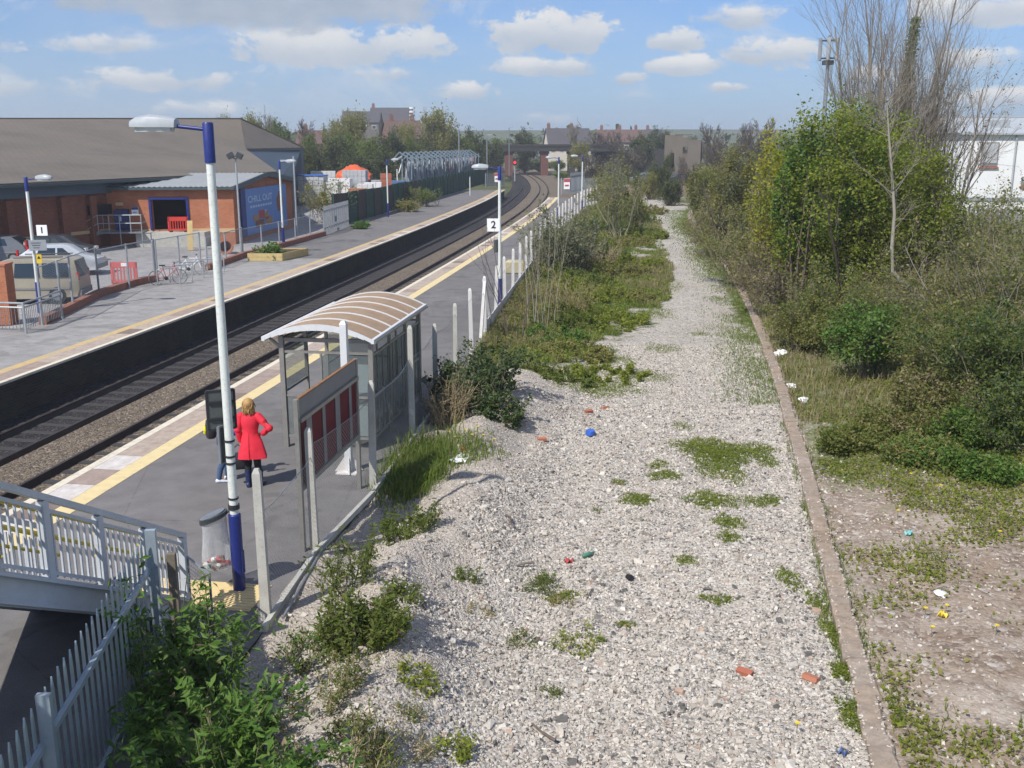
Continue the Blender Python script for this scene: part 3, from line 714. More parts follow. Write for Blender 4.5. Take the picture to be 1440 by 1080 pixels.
# the dark boards strapped to the near lamp post, seen from behind
p = atY(311, 576, P1.y + .10); t = thing('poster_case', 'dark framed poster case strapped to the near lamp post, its back to us', 'sign', p, R_(24))
mb = MB(); mb.box((0, 0, 0), (.36, .03, .54)); mb.build('panel', M['board_back'], t)
mb = MB()
for a, b in (((-.19, 0, -.28), (-.19, 0, .28)), ((.19, 0, -.28), (.19, 0, .28)), ((-.19, 0, .28), (.19, 0, .28)), ((-.19, 0, -.28), (.19, 0, -.28))): mb.bar(a, b, .03, .045, up=(0, 1, 0))
mb.bar((-.18, -.03, .12), (.18, -.03, .12), .03); mb.bar((-.18, -.03, -.12), (.18, -.03, -.12), .03); mb.build('frame', M['black_band'], t)
p = atY(316, 624, P1.y + .11); t = thing('poster_case', 'narrow dark board turned nearly edge-on, below the poster case', 'sign', p, R_(58))
mb = MB(); mb.box((0, 0, 0), (.20, .03, .52)); mb.build('panel', M['dark_panel'], t); mb = MB()
for a, b in (((-.1, 0, -.27), (-.1, 0, .27)), ((.1, 0, -.27), (.1, 0, .27)), ((-.1, 0, .27), (.1, 0, .27)), ((-.1, 0, -.27), (.1, 0, -.27))): mb.bar(a, b, .022, .045, up=(0, 1, 0))
mb.build('frame', M['steel_stain'], t)
# ------------------------------------------------------------------ clear rubbish bag on a hoop
p = P1.copy(); c0 = atY(300, 727, P1.y - .02) - p
t = thing('rubbish_bag', 'clear plastic rubbish bag on a tilted hoop strapped to lamp post', 'rubbish bag', p)
tilt = Matrix.Rotation(R_(-22), 3, 'Y')
hoop = [Vector((math.cos(a) * .20, math.sin(a) * .17, 0)) for a in np.linspace(0, 2 * math.pi, 24, endpoint=False)]
C = Vector((c0.x, c0.y, c0.z)); hoop = [C + tilt @ v for v in hoop]
mb = MB()
for i in range(24): mb.bar(hoop[i], hoop[(i + 1) % 24], .03, .06)
mb.bar(hoop[0], (0.0, 0, hoop[0].z + .02), .03); mb.build('hoop', M['dark_panel'], t)
mb = MB(); lid = [C + tilt @ Vector((math.cos(a) * .19, math.sin(a) * .16, .035)) for a in np.linspace(0, 2 * math.pi, 24, endpoint=False)]
mb.add(lid + [v + Vector((0, 0, .012)) for v in lid], [tuple(range(23, -1, -1)), tuple(range(24, 48))] + [(i, (i + 1) % 24, 24 + (i + 1) % 24, 24 + i) for i in range(24)]); mb.build('lid', M['steel_stain'], t)
rings = []; bot = atY(303, 798, P1.y - .02).z - p.z
for k, (f, q) in enumerate(((0, .97), (.12, .93), (.35, .96), (.6, 1.05), (.82, 1.12), (.95, 1.05), (1, .8))):
    r = []
    for i, v in enumerate(hoop):
        d = v - C; z = v.z * (1 - f) + bot * f; jn = 1 + .10 * math.sin(i * 2.1 + k) * f + .06 * math.sin(i * 5 + k * 2)
        r.append((C.x + d.x * q * jn + .02 * f, C.y + d.y * q * jn, z))
    rings.append(r)
mb = MB(); mb.loft(rings); mb.f.pop(-2); mb.m.pop(); mb.build('bag', M['bag_clear'], t, True)
plain('lit_red', (.42, .07, .07), .6); plain('lit_white', (.75, .75, .73), .6); plain('lit_green', (.07, .21, .14), .5); plain('lit_blue', (.04, .13, .5), .5); plain('lit_brown', (.3, .18, .1), .7)
mb = MB(); rr = random.Random(4)
for i in range(46):
    a = rr.uniform(0, 6.28); q = rr.uniform(0, .17); z = bot + .025 + rr.uniform(0, .16) * (1 - q * 3)
    mb.ball((C.x + .02 + math.cos(a) * q, C.y + math.sin(a) * q * .8, z), (rr.uniform(.025, .055), rr.uniform(.02, .05), rr.uniform(.02, .04)), rr.choice((0, 0, 1, 1, 1, 2, 3)), 7, 5, .25, rr)
mb.build('rubbish', [M['lit_red'], M['lit_white'], M['lit_green'], M['lit_brown']], t)
# ------------------------------------------------------------------ shelter
ph = head(21); A = at(524, 480, 2.42)          # front right eave corner
rzs = -ph
c_ = Vector((math.cos(rzs), math.sin(rzs), 0)); s_ = Vector((-math.sin(rzs), math.cos(rzs), 0))
Wd = 2.36; Ln = 4.75
O = A - c_ * Wd; O.z = 0
t = thing('passenger_shelter', 'glazed passenger shelter with curved bronze roof and white ribs on the platform', 'shelter', O, rzs)
zr = 2.42; rise = .30
def roofz(u): return zr + rise * (1 - (2 * u - 1) ** 2) * 1.0 + .0
nseg = 14
mb = MB()
top = [[(u * Wd, yy, roofz(u)) for u in np.linspace(0, 1, nseg + 1)] for yy in (.03, Ln - .03)]
for i in range(nseg):
    a, b = top[0][i], top[0][i + 1]; c, d = top[1][i + 1], top[1][i]
    lo = lambda v: (v[0], v[1], v[2] - .018)
    mb.add([a, b, c, d, lo(a), lo(b), lo(c), lo(d)], [(0, 1, 2, 3), (7, 6, 5, 4), (0, 4, 5, 1), (2, 6, 7, 3)])
roof = mb.build('roof', M['roof_bronze'], t, False)
for k, yy in enumerate(np.linspace(0, Ln, 7)):
    mb = MB(); pts = [(u * Wd, yy, roofz(u) + .022) for u in np.linspace(0, 1, nseg + 1)]; dd = .13 if k == 0 else .04
    for i in range(nseg):
        a, b = Vector(pts[i]), Vector(pts[i + 1]); dz = dd * (1 if k else (.45 + .55 * (1 - (2 * (i + .5) / nseg - 1) ** 2)))
        mb.bar((a.x, a.y, a.z - dz / 2), (b.x, b.y, b.z - dz / 2), .034, dz)
    mb.build('rib', M['shelter_white'], roof)
mb = MB()
for x in (0, Wd): mb.bar((x, -.02, zr - .01), (x, Ln + .02, zr - .01), .07, .09)
mb.bar((Wd + .04, 0, zr - .03), (Wd + .04, Ln, zr - .03), .05, .05, 1); mb.build('gutter', [M['shelter_white'], M['shelter_frame']], roof)
x0, x1 = .30, Wd - .12
for (x, yy) in ((x0, .25), (x1, .25), (x0, Ln - .3), (x1, Ln - .3), (x0, 1.7), (x1, 1.7), (x0, 3.1), (x1, 3.1)):
    mb = MB(); mb.bar((x, yy, 0), (x, yy, zr + .02), .10 if yy in (.25, Ln - .3) else .07, .10 if yy in (.25, Ln - .3) else .07); mb.build('post', M['shelter_frame'], t)
mb = MB()
for yy in (.25, Ln - .3):
    for z in (.25, 1.15, 2.1): mb.bar((x0 + .05, yy, z), (x1 - .05, yy, z), .045, .05)
    mb.bar((x0 + .85, yy, .25), (x0 + .85, yy, 2.1), .04)
    mb.bar((x0 + 1.35, yy, .25), (x0 + 1.35, yy, 2.1), .04)
for z in (.25, 1.15, 2.05): mb.bar((x1, .3, z), (x1, Ln - .35, z), .045, .05)
for z in (2.1, 1.22): mb.bar((x0, .3, z), (x0, 1.66, z), .045, .05); mb.bar((x0, 3.14, z), (x0, Ln - .35, z), .045, .05)
mb.bar((x0, 1.7, 2.1), (x0, 3.1, 2.1), .06)
for yy in np.linspace(.7, Ln - .7, 9): mb.bar((x1, yy, .25), (x1, yy, 2.05), .03)
mb.build('frame', M['shelter_frame'], t)
mb = MB(); mb.bar((x0, .3, zr - .08), (x0, Ln - .3, zr - .08), .08, .1); mb.bar((x1, .3, zr - .08), (x1, Ln - .3, zr - .08), .08, .1)
for yy in (.25, 1.7, 3.1, Ln - .3): mb.bar((x0, yy, zr - .06), (x1, yy, zr - .06), .06, .08); mb.bar((x0, yy, zr - .25), (x0 - .28, yy, zr - .03), .05)
mb.build('beam', M['shelter_frame'], t)
def pane(a, b, z0, z1, mt='glass'):
    a = Vector(a); b = Vector(b); mb = MB(); mb.bar((a.x, a.y, (z0 + z1) / 2), (b.x, b.y, (z0 + z1) / 2), .012, z1 - z0); mb.build('pane', M[mt], t)
pane((x0 + .06, .25), (x0 + .83, .25), .28, 1.12); pane((x0 + .87, .25), (x1 - .06, .25), .28, 2.07)
pane((x0 + .06, Ln - .3), (x1 - .06, Ln - .3), .28, 2.07)
pane((x1, .32), (x1, 1.66), .28, 2.02, 'glass_dirty'); pane((x1, 1.74), (x1, 3.06), .28, 2.02, 'glass_dirty'); pane((x1, 3.14), (x1, Ln - .36), .28, 2.02, 'glass_dirty')
pane((x0, .32), (x0, 1.66), 1.25, 2.07); pane((x0, 3.14), (x0, Ln - .36), .3, 2.07)
mb = MB(); mb.box((x1 - .28, Ln / 2, .47), (.36, 3.3, .04)); mb.build('seat', M['shelter_frame'], t, bevel=.01)
mb = MB()
for yy in (1.0, 2.3, 3.7): mb.bar((x1 - .28, yy, 0), (x1 - .28, yy, .46), .06); mb.bar((x1, yy, .4), (x1 - .28, yy, .44), .05)
mb.build('seat_bracket', M['shelter_frame'], t)
mb = MB(); mb.box((x1 - .30, .31, .62), (.5, .04, .66)); mb.build('notice_case', M['shelter_white'], t); mb = MB(); mb.box((x1 - .3, .31, 1.55), (.46, .04, .6)); mb.build('notice_case', M['shelter_white'], t)
# tall white post standing at the near end of the shelter
p = at(491, 663); h = atY(484, 454, p.y).z
t = thing('white_post', 'tall square white post with flared foot between shelter and poster board', 'post', p, rzs)
mb = MB(); mb.box((0, 0, h / 2), (.13, .13, h - .04)); mb.box((0, 0, h + .01), (.13, .13, .06), 0, None, .5); mb.build('shaft', M['shelter_white'], t)
mb = MB()
for a in range(4):
    m4 = Matrix.Rotation(a * math.pi / 2 + .3, 3, 'Z')
    mb.add([m4 @ Vector(v) for v in ((.05, -.012, .02), (.28, -.012, .02), (.06, -.012, .34), (.05, .012, .02), (.28, .012, .02), (.06, .012, .34))], [(0, 1, 2), (5, 4, 3), (0, 3, 4, 1), (1, 4, 5, 2), (2, 5, 3, 0)])
mb.box((0, 0, .012), (.42, .42, .024)); mb.build('foot', M['concrete_pale'], t)
# ------------------------------------------------------------------ poster board beside the fence
a = at(427, 775); b = at(506, 687); d = b - a; L = d.length
rzb = math.atan2(d.y, d.x)
t = thing('poster_board', 'back of a long poster board on two steel posts, grey header above maroon panels', 'poster board', a, rzb)
for x in (0, L):
    mb = MB(); mb.bar((x, 0, 0), (x, 0, 2.52), .085, .07); mb.bar((x + .05, .0, .02), (x + .05, 0, 2.4), .03); mb.build('post', M['shelter_frame'], t)
mb = MB(); mb.box((L / 2, 0, 2.36), (L - .1, .05, .28)); mb.build('header', M['panel_grey'], t)
mb = MB(); mb.bar((.03, 0, 2.51), (L - .03, 0, 2.51), .05, .025); mb.build('rust_edge', M['rust'], t)
mb = MB(); mb.bar((.03, -.02, 2.17), (L - .03, -.02, 2.17), .10, .06); mb.bar((.03, -.01, 1.06), (L - .03, -.01, 1.06), .08, .08)
mb.build('frame', M['shelter_frame'], t)
mb = MB(); mb.box((L / 2, .01, 1.61), (L - .1, .03, 1.03)); mb.build('backing', M['maroon'], t)
for k in range(4):
    mb = MB(); mb.box((.48 + k * (L - .9) / 3, -.015, 1.61), (.14 if k % 2 else .24, .012, 1.02)); mb.build('batten', M['panel_grey'], t)
# ------------------------------------------------------------------ fence of concrete posts with chain link
t = thing('chain_link_fence', 'long fence of tall concrete posts and chain link between platform and old trackbed', 'fence', (0, 0, 0))
px = [(375, 870, 361, 660), (443, 770, 434, 601), (525, 685, 516, 535), (580, 612, 574, 458), (613, 565, 610, 455)]
posts = []
for (bx, by, tx_, ty_) in px:
    q = at(bx, by); posts.append((q.x, q.y, atY(tx_, ty_, q.y).z))
Y = posts[-1][1]
while Y < 108:
    Y += 2.95; posts.append((float(fenceX(Y)), Y, 2.05))
pale = rng.uniform(0, 1, len(posts))
for i, (x, y, z) in enumerate(posts):
    mb = MB(); lx, ly = rng.normal(0, .025, 2)
    mb.loft([[(x + sx * w_ + lx * f, y + sy * w_ + ly * f, zz) for sx, sy in ((-1, -1), (1, -1), (1, 1), (-1, 1))] for f, zz, w_ in ((0, -.5, .065), (0, 0, .065), (.9, z * .9, .055), (1, z - .06, .053), (1, z, .03))])
    mb.build('post', M['concrete_pale' if (i > 5) else 'concrete_post'], t)
x, y, z = posts[7]; mb = MB(); mb.bar((x - .02, y + .2, 1.9), (x + .25, y + 1.1, -.1), .10); mb.bar((x + .02, y - .2, 1.9), (x - .12, y - .9, -.1), .10); mb.build('brace', M['concrete_pale'], t)
for i in range(len(posts) - 1):
    (xa, ya, za), (xb, yb, zb) = posts[i], posts[i + 1]; zt = (1.75 if i < 6 else 1.55); sag = .04 + .08 * rng.uniform()
    if i == 0: zt = 1.55
    mb = MB(); n = 6; pts = []
    for k in range(n + 1):
        f = k / n; pts.append((xa + (xb - xa) * f + .02 * math.sin(f * 9 + i), ya + (yb - ya) * f, zt - sag * math.sin(math.pi * f)))
    for k in range(n): mb.quad((pts[k][0], pts[k][1], .02), (pts[k + 1][0], pts[k + 1][1], .02), pts[k + 1], pts[k])
    mb.build('mesh_panel', M['chainlink'], t)
    if i < 14:
        mb = MB(); mb.tube(pts, .006, 5); mb.build('line_wire', M['galv'], t)
# fallen rail / edging along the foot of the fence
mb = MB()
for i in range(5):
    (xa, ya, za), (xb, yb, zb) = posts[i], posts[i + 1]
    mb.bar((xa + .06, ya - .4, .05), (xb + .06, yb - .5, .05), .07, .10)
mb.build('edging_board', M['concrete_post'], t)
mb = MB(); mb.tube([(posts[0][0] + .25, posts[0][1] - .1, .06), (posts[1][0] + .16, posts[1][1], .05), (posts[2][0] + .16, posts[2][1] + .3, .08)], .022, 7); mb.build('loose_tube', M['galv'], t)
for i in range(7, 13):
    (xa, ya, za), (xb, yb, zb) = posts[i], posts[i + 1]
    mb = MB(); nb = 9; v = []
    for k in range(nb + 1):
        f = k / nb; v.append((xa + (xb - xa) * f + .07 + .015 * (k % 2), ya + (yb - ya) * f))
    for k in range(nb): mb.add([(v[k][0], v[k][1], -.3), (v[k + 1][0], v[k + 1][1], -.3), (v[k + 1][0], v[k + 1][1], .55), (v[k][0], v[k][1], .55), (v[k][0] - .03, v[k][1], -.3), (v[k + 1][0] - .03, v[k + 1][1], -.3), (v[k + 1][0] - .03, v[k + 1][1], .55), (v[k][0] - .03, v[k][1], .55)], [(0, 1, 2, 3), (7, 6, 5, 4), (3, 2, 6, 7), (0, 3, 7, 4), (1, 5, 6, 2)])
    mb.build('gravel_board', M['concrete_pale'], t)
# yellow grit bin by the fence
p = at(733, 384); p.z = 0; p.x -= .3; t = thing('grit_bin', 'faded yellow grit bin on the platform beside the fence', 'bin', p, rzs)
mb = MB(); mb.box((0, 0, .28), (.9, .55, .52), 0, None, 1.06); mb.build('tub', M['grit_yellow'], t, bevel=.03); mb = MB(); mb.box((0, 0, .59), (1.0, .62, .12), 0, None, .8); mb.build('lid', M['grit_yellow'], t, bevel=.03)
# gates across the platform ends, with red and white signs
def end_gate(p0, p1, h, label, sgn):
    d = p1 - p0; L = d.length; t = thing('palisade_gate', label, 'gate', p0, math.atan2(d.y, d.x), 'gates across platform ends')
    mb = MB()
    for z in (.25, h - .25): mb.bar((0, 0, z), (L, 0, z), .05)
    mb.build('rail', M['galv'], t)
    k = max(3, int(L / .15)); mb = MB()
    for i in range(k): x = L * (i + .5) / k; mb.box((x, -.04, h / 2 + .05), (.07, .02, h - .1)); mb.box((x, -.04, h + .03), (.07, .02, .1), 0, None, .2)
    mb.build('paling', M['galv'], t)
    for x in (0, L / 2, L): mb = MB(); mb.bar((x, 0, 0), (x, 0, h + .1), .09); mb.build('post', M['galv_pale'], t)
    s = thing('warning_sign', sgn, 'sign', (p0.x + d.x * .16 if 'right' in label or 'near' in label else p0.x + d.x * .62, p0.y + d.y * .3 - .15, 1.35), 0, 'red and white warning signs')
    mb = MB(); mb.box((0, 0, 0), (.75, .03, 1.3)); mb.build('panel', M['sign_white'], s); mb = MB(); mb.box((0, -.02, .42), (.73, .008, .40)); mb.box((0, -.02, -.2), (.5, .008, .22)); mb.build('red_band', M['lit_red'], s)
end_gate(at(789, 274), at(838, 274), 2.0, 'grey palisade gate across the near platform end', 'red and white warning sign on the gate of the near platform')
end_gate(at(683, 263), at(709, 262), 1.9, 'grey palisade gate across the far platform end', 'red and white warning sign on the gate of the far platform')
# ------------------------------------------------------------------ footbridge stairs, bottom left
plain('stair_paint', (.50, .53, .56), .45, 0, .12, 3, c2=(.30, .29, .27), w=.4)
plain('stair_tread', (.21, .21, .21), .85, 0, .2, 6, bump=.3)
plain('handrail_yellow', (.52, .42, .03), .5, 0, .15, 5)
plain('palisade_steel', (.38, .45, .50), .38, .45, .2, 4, c2=(.30, .31, .32), w=.5)
SB = Vector((-4.55, 12.9, 0)); hd = head(10); sdir = Vector((math.sin(hd), math.cos(hd), 0)); rz = -hd
t = thing('footbridge_stairs', 'grey steel footbridge stairs with barred balustrades and yellow handrails', 'stairs', SB, rz)
SLP = math.tan(R_(29)); SW = 2.1; NS = 30; run = .29; riser = run * SLP
# local: +y towards the foot of the stairs; right hand string at x=0, left at x=-SW
def zs(y): return max(0, -y * SLP)
for k in range(NS):
    y = -run * (k + .5); mb = MB(); mb.box((-SW / 2, y, riser * (k + 1) - .02), (SW - .1, run + .03, .04)); mb.box((-SW / 2, y + run / 2, riser * (k + .5)), (SW - .1, .02, riser)); o = mb.build('tread', M['stair_tread'], t)
    mb = MB(); mb.box((-SW / 2, y + run / 2 - .03, riser * (k + 1) + .006), (SW - .12, .055, .012)); mb.build('nosing', M['tactile_yellow'], o)
yt = -run * NS
for x in (0, -SW):
    mb = MB(); mb.bar((x, .05, .02), (x, yt, zs(yt) + .02), .09, .34, up=(0, 0, 1)); mb.bar((x + (.05 if x == 0 else -.05), .05, .17), (x + (.05 if x == 0 else -.05), yt, zs(yt) + .17), .14, .03); mb.bar((x + (.05 if x == 0 else -.05), .05, -.13), (x + (.05 if x == 0 else -.05), yt, zs(yt) - .13), .14, .03)
    mb.build('stringer', M['stair_paint'], t)
    mb = MB(); mb.bar((x, .1, 1.12), (x, yt, zs(yt) + 1.12), .09, .07); mb.build('top_rail', M['stair_paint'], t)
    mb = MB(); mb.bar((x, .1, .98), (x, yt, zs(yt) + .98), .04); mb.bar((x, .1, .26), (x, yt, zs(yt) + .26), .04)
    y = -.12
    while y > yt:
        mb.bar((x, y, zs(y) + .26), (x, y, zs(y) + .98), .022); y -= .115
    mb.build('balustrade', M['stair_paint'], t)
    y = .05
    while y > yt:
        mb = MB(); mb.bar((x, y, zs(y) - .05), (x, y, zs(y) + 1.12), .085, .10); mb.build('post', M['stair_paint'], t); y -= .98
    for zz in (.92, .64):
        mb = MB(); xi = x - .1 if x == 0 else x + .1
        mb.tube([(xi, .25, zz), (xi, yt, zs(yt) + zz)], .024, 8); 
        for k in range(8): yq = .05 - k * .98; mb.bar((x, yq, zs(yq) + zz - .03), (xi, yq, zs(yq) + zz - .03), .02)
        mb.build('handrail', M['handrail_yellow'], t)
for y in (-4.2, -8.4):
    for x in (-.15, -SW + .15): mb = MB(); mb.bar((x, y, -1.2), (x, y, zs(y) - .15), .16); mb.build('column', M['stair_paint'], t)
# concrete abutment wall under the flight and corduroy paving at the foot
o = MB(); o.box((0, 0, .003), (2.0, .85, .014))
for k in range(10): o.box((-.0, -.38 + k * .085, .014), (1.98, .03, .012))
o = o.build('tactile_paving', M['tactile_yellow'], None, loc=SB + sdir * .62 + Vector((-.15, 0, .004)), rz=rz); struct(o)
mb = MB(); mb.box((0, 0, 0), (.14, 1.0, 1.6)); o = mb.build('concrete_wall', M['concrete_post'], None, loc=(-6.9, 6.4, -.2), rz=rz); tag(o, 'low pale concrete wall in the shade under the stairs', 'wall')
# ------------------------------------------------------------------ palisade fence
t = thing('palisade_fence', 'grey steel palisade fence with pointed pales below the stairs', 'fence', (0, 0, 0))
pa = at(205, 745, 1.95); pb_ = at(52, 975, 1.76); dd_ = pb_ - pa; pa.z = -.05; pb = pa + Vector((dd_.x, dd_.y, -.2)) * 1.55; PS = Vector((dd_.x, dd_.y)).length; d = (pb - pa); d.z = 0; L = d.length; dn = d.normalized(); nx = Vector((-dn.y, dn.x, 0))
HT = 1.92
npale = int(L / .155)
def zb(s): return pa.z + (pb.z - pa.z) * s / L
for k in range(npale):
    s = .12 + k * .155; q = pa + dn * s; z0 = zb(s); mb = MB(); r_ = random.uniform(-.01, .01)
    prof = [(-.034, 0), (-.02, .014), (0, .004), (.02, .014), (.034, 0), (.02, .006), (0, -.004), (-.02, .006)]
    def ring(z, w_=1, fw=0): return [(q.x + dn.x * (a * w_ + fw) + nx.x * (b - .04), q.y + dn.y * (a * w_ + fw) + nx.y * (b - .04), z) for a, b in prof]
    # split top, leaning slightly outwards
    mb.loft([ring(z0 + .05), ring(z0 + HT - .2 + r_), ring(z0 + HT - .08 + r_, .8), ring(z0 + HT + r_, .12)])
    mb.build('pale', M['palisade_steel'], t)
for zz in (.35, HT - .42):
    mb = MB(); mb.bar(pa + Vector((0, 0, zz)), Vector((pb.x, pb.y, zb(L) + zz)), .055, .055); mb.build('rail', M['palisade_steel'], t)
for s in (0, PS):
    q = pa + dn * s + nx * .05; mb = MB(); z0 = zb(s); mb.bar((q.x, q.y, z0 - .3), (q.x, q.y, z0 + HT + .08), .12, .06, up=(dn.x, dn.y, 0)); mb.build('post', M['palisade_steel'], t)
# timber post and bent mesh guard behind its end post
q = at(222, 890); mb = MB(); mb.box((0, 0, .75), (.10, .10, 1.55)); o = mb.build('timber_post', M['old_timber'], None, loc=(-4.2, 11.55, -.05), rz=.1); tag(o, 'weathered timber post beside the palisade fence end', 'post')
t = thing('mesh_guard', 'small welded mesh guard panel at the foot of the stairs', 'guard', (-4.35, 12.55, 0), R_(-50))
mb = MB(); mb.quad((0, 0, .1), (.7, 0, .1), (.7, 0, 1.0), (0, 0, 1.0)); mb.build('mesh', M['weldmesh'], t)
mb = MB(); mb.tube([(0, 0, 0), (0, 0, 1.0), (.7, 0, 1.0), (.7, 0, 0)], .018, 8); mb.build('frame', M['galv'], t)
# ------------------------------------------------------------------ supermarket and its loading annex
m, g = newmat('roof_tile'); uv = g.n('ShaderNodeUVMap').outputs[0]; p = pos(g)
b = g.n('ShaderNodeTexBrick'); g.l(uv, b.inputs[0]); b.inputs['Scale'].default_value = 1; b.inputs['Brick Width'].default_value = .5; b.inputs['Row Height'].default_value = .42; b.inputs['Mortar Size'].default_value = .03
b.inputs['Color1'].default_value = (.158, .14, .12, 1); b.inputs['Color2'].default_value = (.170, .15, .128, 1); b.inputs['Mortar'].default_value = (.135, .12, .10, 1)
c = g.mix(.9, b.outputs[0], g.ramp(g.noise(p, .16, 8, .68), [(.3, (.80, .78, .74)), (.5, (1, 1, 1)), (.7, (1.16, 1.10, 1.0))]), 'MULTIPLY')
c = g.mix(g.ramp(g.noise(p, 1.1, 6, .7), [(.56, (0, 0, 0)), (.7, (.35, .35, .35))]), c, (.20, .17, .09))
g.out(g.bsdf(c, .92, 0, g.bump(b.outputs['Fac'], -.4, .03), .15).outputs[0])
plain('ridge_tile', (.22, .16, .09), .9, 0, .15, 1)
plain('clad_blue', (.085, .125, .165), .55, .1, .12, 1.2)
plain('clad_shaded', (.05, .075, .10), .55, .1, .15, 1.2)  # cladding blue darkened to carry the shade of the rear wing
plain('roof_metal', (.35, .365, .355), .6, .1, .1, .8, c2=(.28, .29, .28), w=.6)
plain('fascia_green', (.06, .085, .09), .5, 0, .1, 2)
plain('cream_band', (.50, .36, .2), .85, 0, .1, 3)
plain('dark_inside', (.012, .012, .014), .9)
plain('door_blue', (.012, .022, .10), .4, 0, .15, 3)
plain('pipe_grey', (.23, .25, .26), .5, 0, .1, 3)
plain('barrier_red', (.55, .045, .03), .45, 0, .12, 3)
plain('barrier_pink', (.56, .13, .12), .5, 0, .15, 3)
plain('terracotta', (.42, .17, .10), .8, 0, .15, 5)
plain('soil_dark', (.06, .045, .03), .95)
plain('billboard_blue', (.10, .22, .50), .4, 0, .12, .6, c2=(.16, .30, .56), w=.6)
plain('billboard_edge', (.02, .04, .16), .5)
plain('print_white', (.45, .56, .72), .5); plain('print_brown', (.22, .08, .04), .5, 0, .3, 4); plain('print_red', (.40, .06, .06), .5); plain('print_tan', (.36, .20, .11), .5, 0, .2, 4)
E0 = at(-170, 266, 4.2); E1 = at(390, 241, 4.2); Rg0 = atY(-170, 167, 80); Rg1 = atY(338, 167, 108)
Q1 = atY(345, 209, 99); Q2 = atY(426, 207.5, 116)
t = thing('supermarket', 'large brick supermarket with a broad grey tiled hipped roof and blue cladding band', 'building', (0, 0, 0))
back = Vector((-.35, .94, 0)) * 40
mb = MB()
B0 = Rg0 + Vector((-12, 45, -4.4)); B1 = Q2 + Vector((-6, 30, 0))
NU, NV = 24, 10; gr = []
for j in range(NV + 1):
    v = j / NV; bq = 1 - abs(v - .5) * 0; L_ = E0.lerp(Rg0, v)
    kq = .43; Rr_ = E1.lerp(Q1, v / kq) if v < kq else Q1.lerp(Rg1, (v - kq) / (1 - kq))
    gr.append([L_.lerp(Rr_, i / NU) for i in range(NU + 1)])
mb.add([p for r in gr for p in r], [(j * (NU + 1) + i, j * (NU + 1) + i + 1, (j + 1) * (NU + 1) + i + 1, (j + 1) * (NU + 1) + i) for j in range(NV) for i in range(NU)])
mb.tri(Rg1, Q1, Q2); mb.tri(Rg1, Q2, B1); mb.add([Rg0, Rg1, B1, B0], [(0, 1, 2, 3)])
dz = Vector((0, 0, -.18)); mb.add([E0, E1, Q1, E0 + dz, E1 + dz, Q1 + dz, Q2, Q2 + dz], [(0, 3, 4, 1), (1, 4, 5, 2), (2, 5, 7, 6)])
roof = mb.build('roof', M['roof_tile'], t, True)
mb = MB(); mb.bar(Rg0, Rg1, .28, .16); mb.bar(Rg1, Q2, .25, .14); mb.build('ridge', M['ridge_tile'], roof)
mb = MB(); mb.bar(E0 + Vector((.1, 0, -.16)), E1 + Vector((.1, 0, -.16)), .16, .14); mb.bar(E1 + dz, Q1 + dz, .12, .16); mb.bar(Q1 + dz + Vector((0, -.1, 0)), Q2 + dz + Vector((.1, -.1, 0)), .2, .2); mb.build('gutter', M['fascia_green'], roof)
wd = (E1 - E0).normalized(); wn = Vector((wd.y, -wd.x, 0)); ins = -wn * 1.15
def wallq(mb, a, b, z0, z1): mb.quad((a.x, a.y, z0), (b.x, b.y, z0), (b.x, b.y, z1), (a.x, a.y, z1))
mb = MB(); a, b = E0 + ins, E1 + ins; wallq(mb, a, b, -.1, 3.3); mb.build('wall', M['brick_red'], t)
mb = MB(); a, b = E0 + ins * .8, E1 + ins * .8
mb.bar((a.x, a.y, 3.7), (b.x, b.y, 3.7), .14, .8); mb.build('cladding_band', M['clad_blue'], t)
mb = MB(); a, b = E0 + ins * .97, E1 + ins * .97; mb.bar((a.x, a.y, .98), (b.x, b.y, .98), .06, .2); mb.build('cream_course', M['cream_band'], t)
# rear wing wall of blue sheeting below the upper eave, shade put into its colour
qa, qb = Q1.copy(), Q2.copy(); mb = MB(); mb.quad((E1.x - .3, E1.y, -.1), (qb.x - .25, qb.y, -.1), (qb.x - .25, qb.y, qb.z - .15), (qa.x, qa.y, qa.z - .15)); mb.tri((E1.x - .3, E1.y, -.1), (qa.x, qa.y, qa.z - .15), (E1.x - .3, E1.y, E1.z - .1))
n = 26
mb.build('cladding_wall', M['clad_shaded'], t)
mb = MB()
for i in range(n):
    f = (i + .5) / n; x = E1.x - .3 + (qb.x - .25 - E1.x + .3) * f; y = E1.y + (qb.y - E1.y) * f; mb.bar((x + .03, y - .05, 0), (x + .03, y - .05, 3.2 + 2.2 * f), .05, .06)
mb.build('sheet_rib', M['clad_shaded'], t)
mb = MB(); mb.quad((qb.x - .25, qb.y, -.1), (B1.x, B1.y, -.1), (B1.x, B1.y, B1.z - .1), (qb.x - .25, qb.y, qb.z - .15)); mb.build('wall', M['clad_shaded'], t)
for f, wdt in ((.25, .8), (.37, 1.4), (.44, .6)):
    q = E0.lerp(E1, f) + ins * .85; mb = MB(); mb.bar((q.x, q.y, 0), (q.x, q.y, 3.2), .5, .35, up=tuple(wn)); mb.build('pier', M['brick_red'], t)
q = E0.lerp(E1, .47) + ins * .85; mb = MB(); mb.bar((q.x - wd.x * 1.3, q.y - wd.y * 1.3, 2.3), (q.x + wd.x * 1.3, q.y + wd.y * 1.3, 2.3), .12, .6); mb.build('window', M['dark_inside'], t)
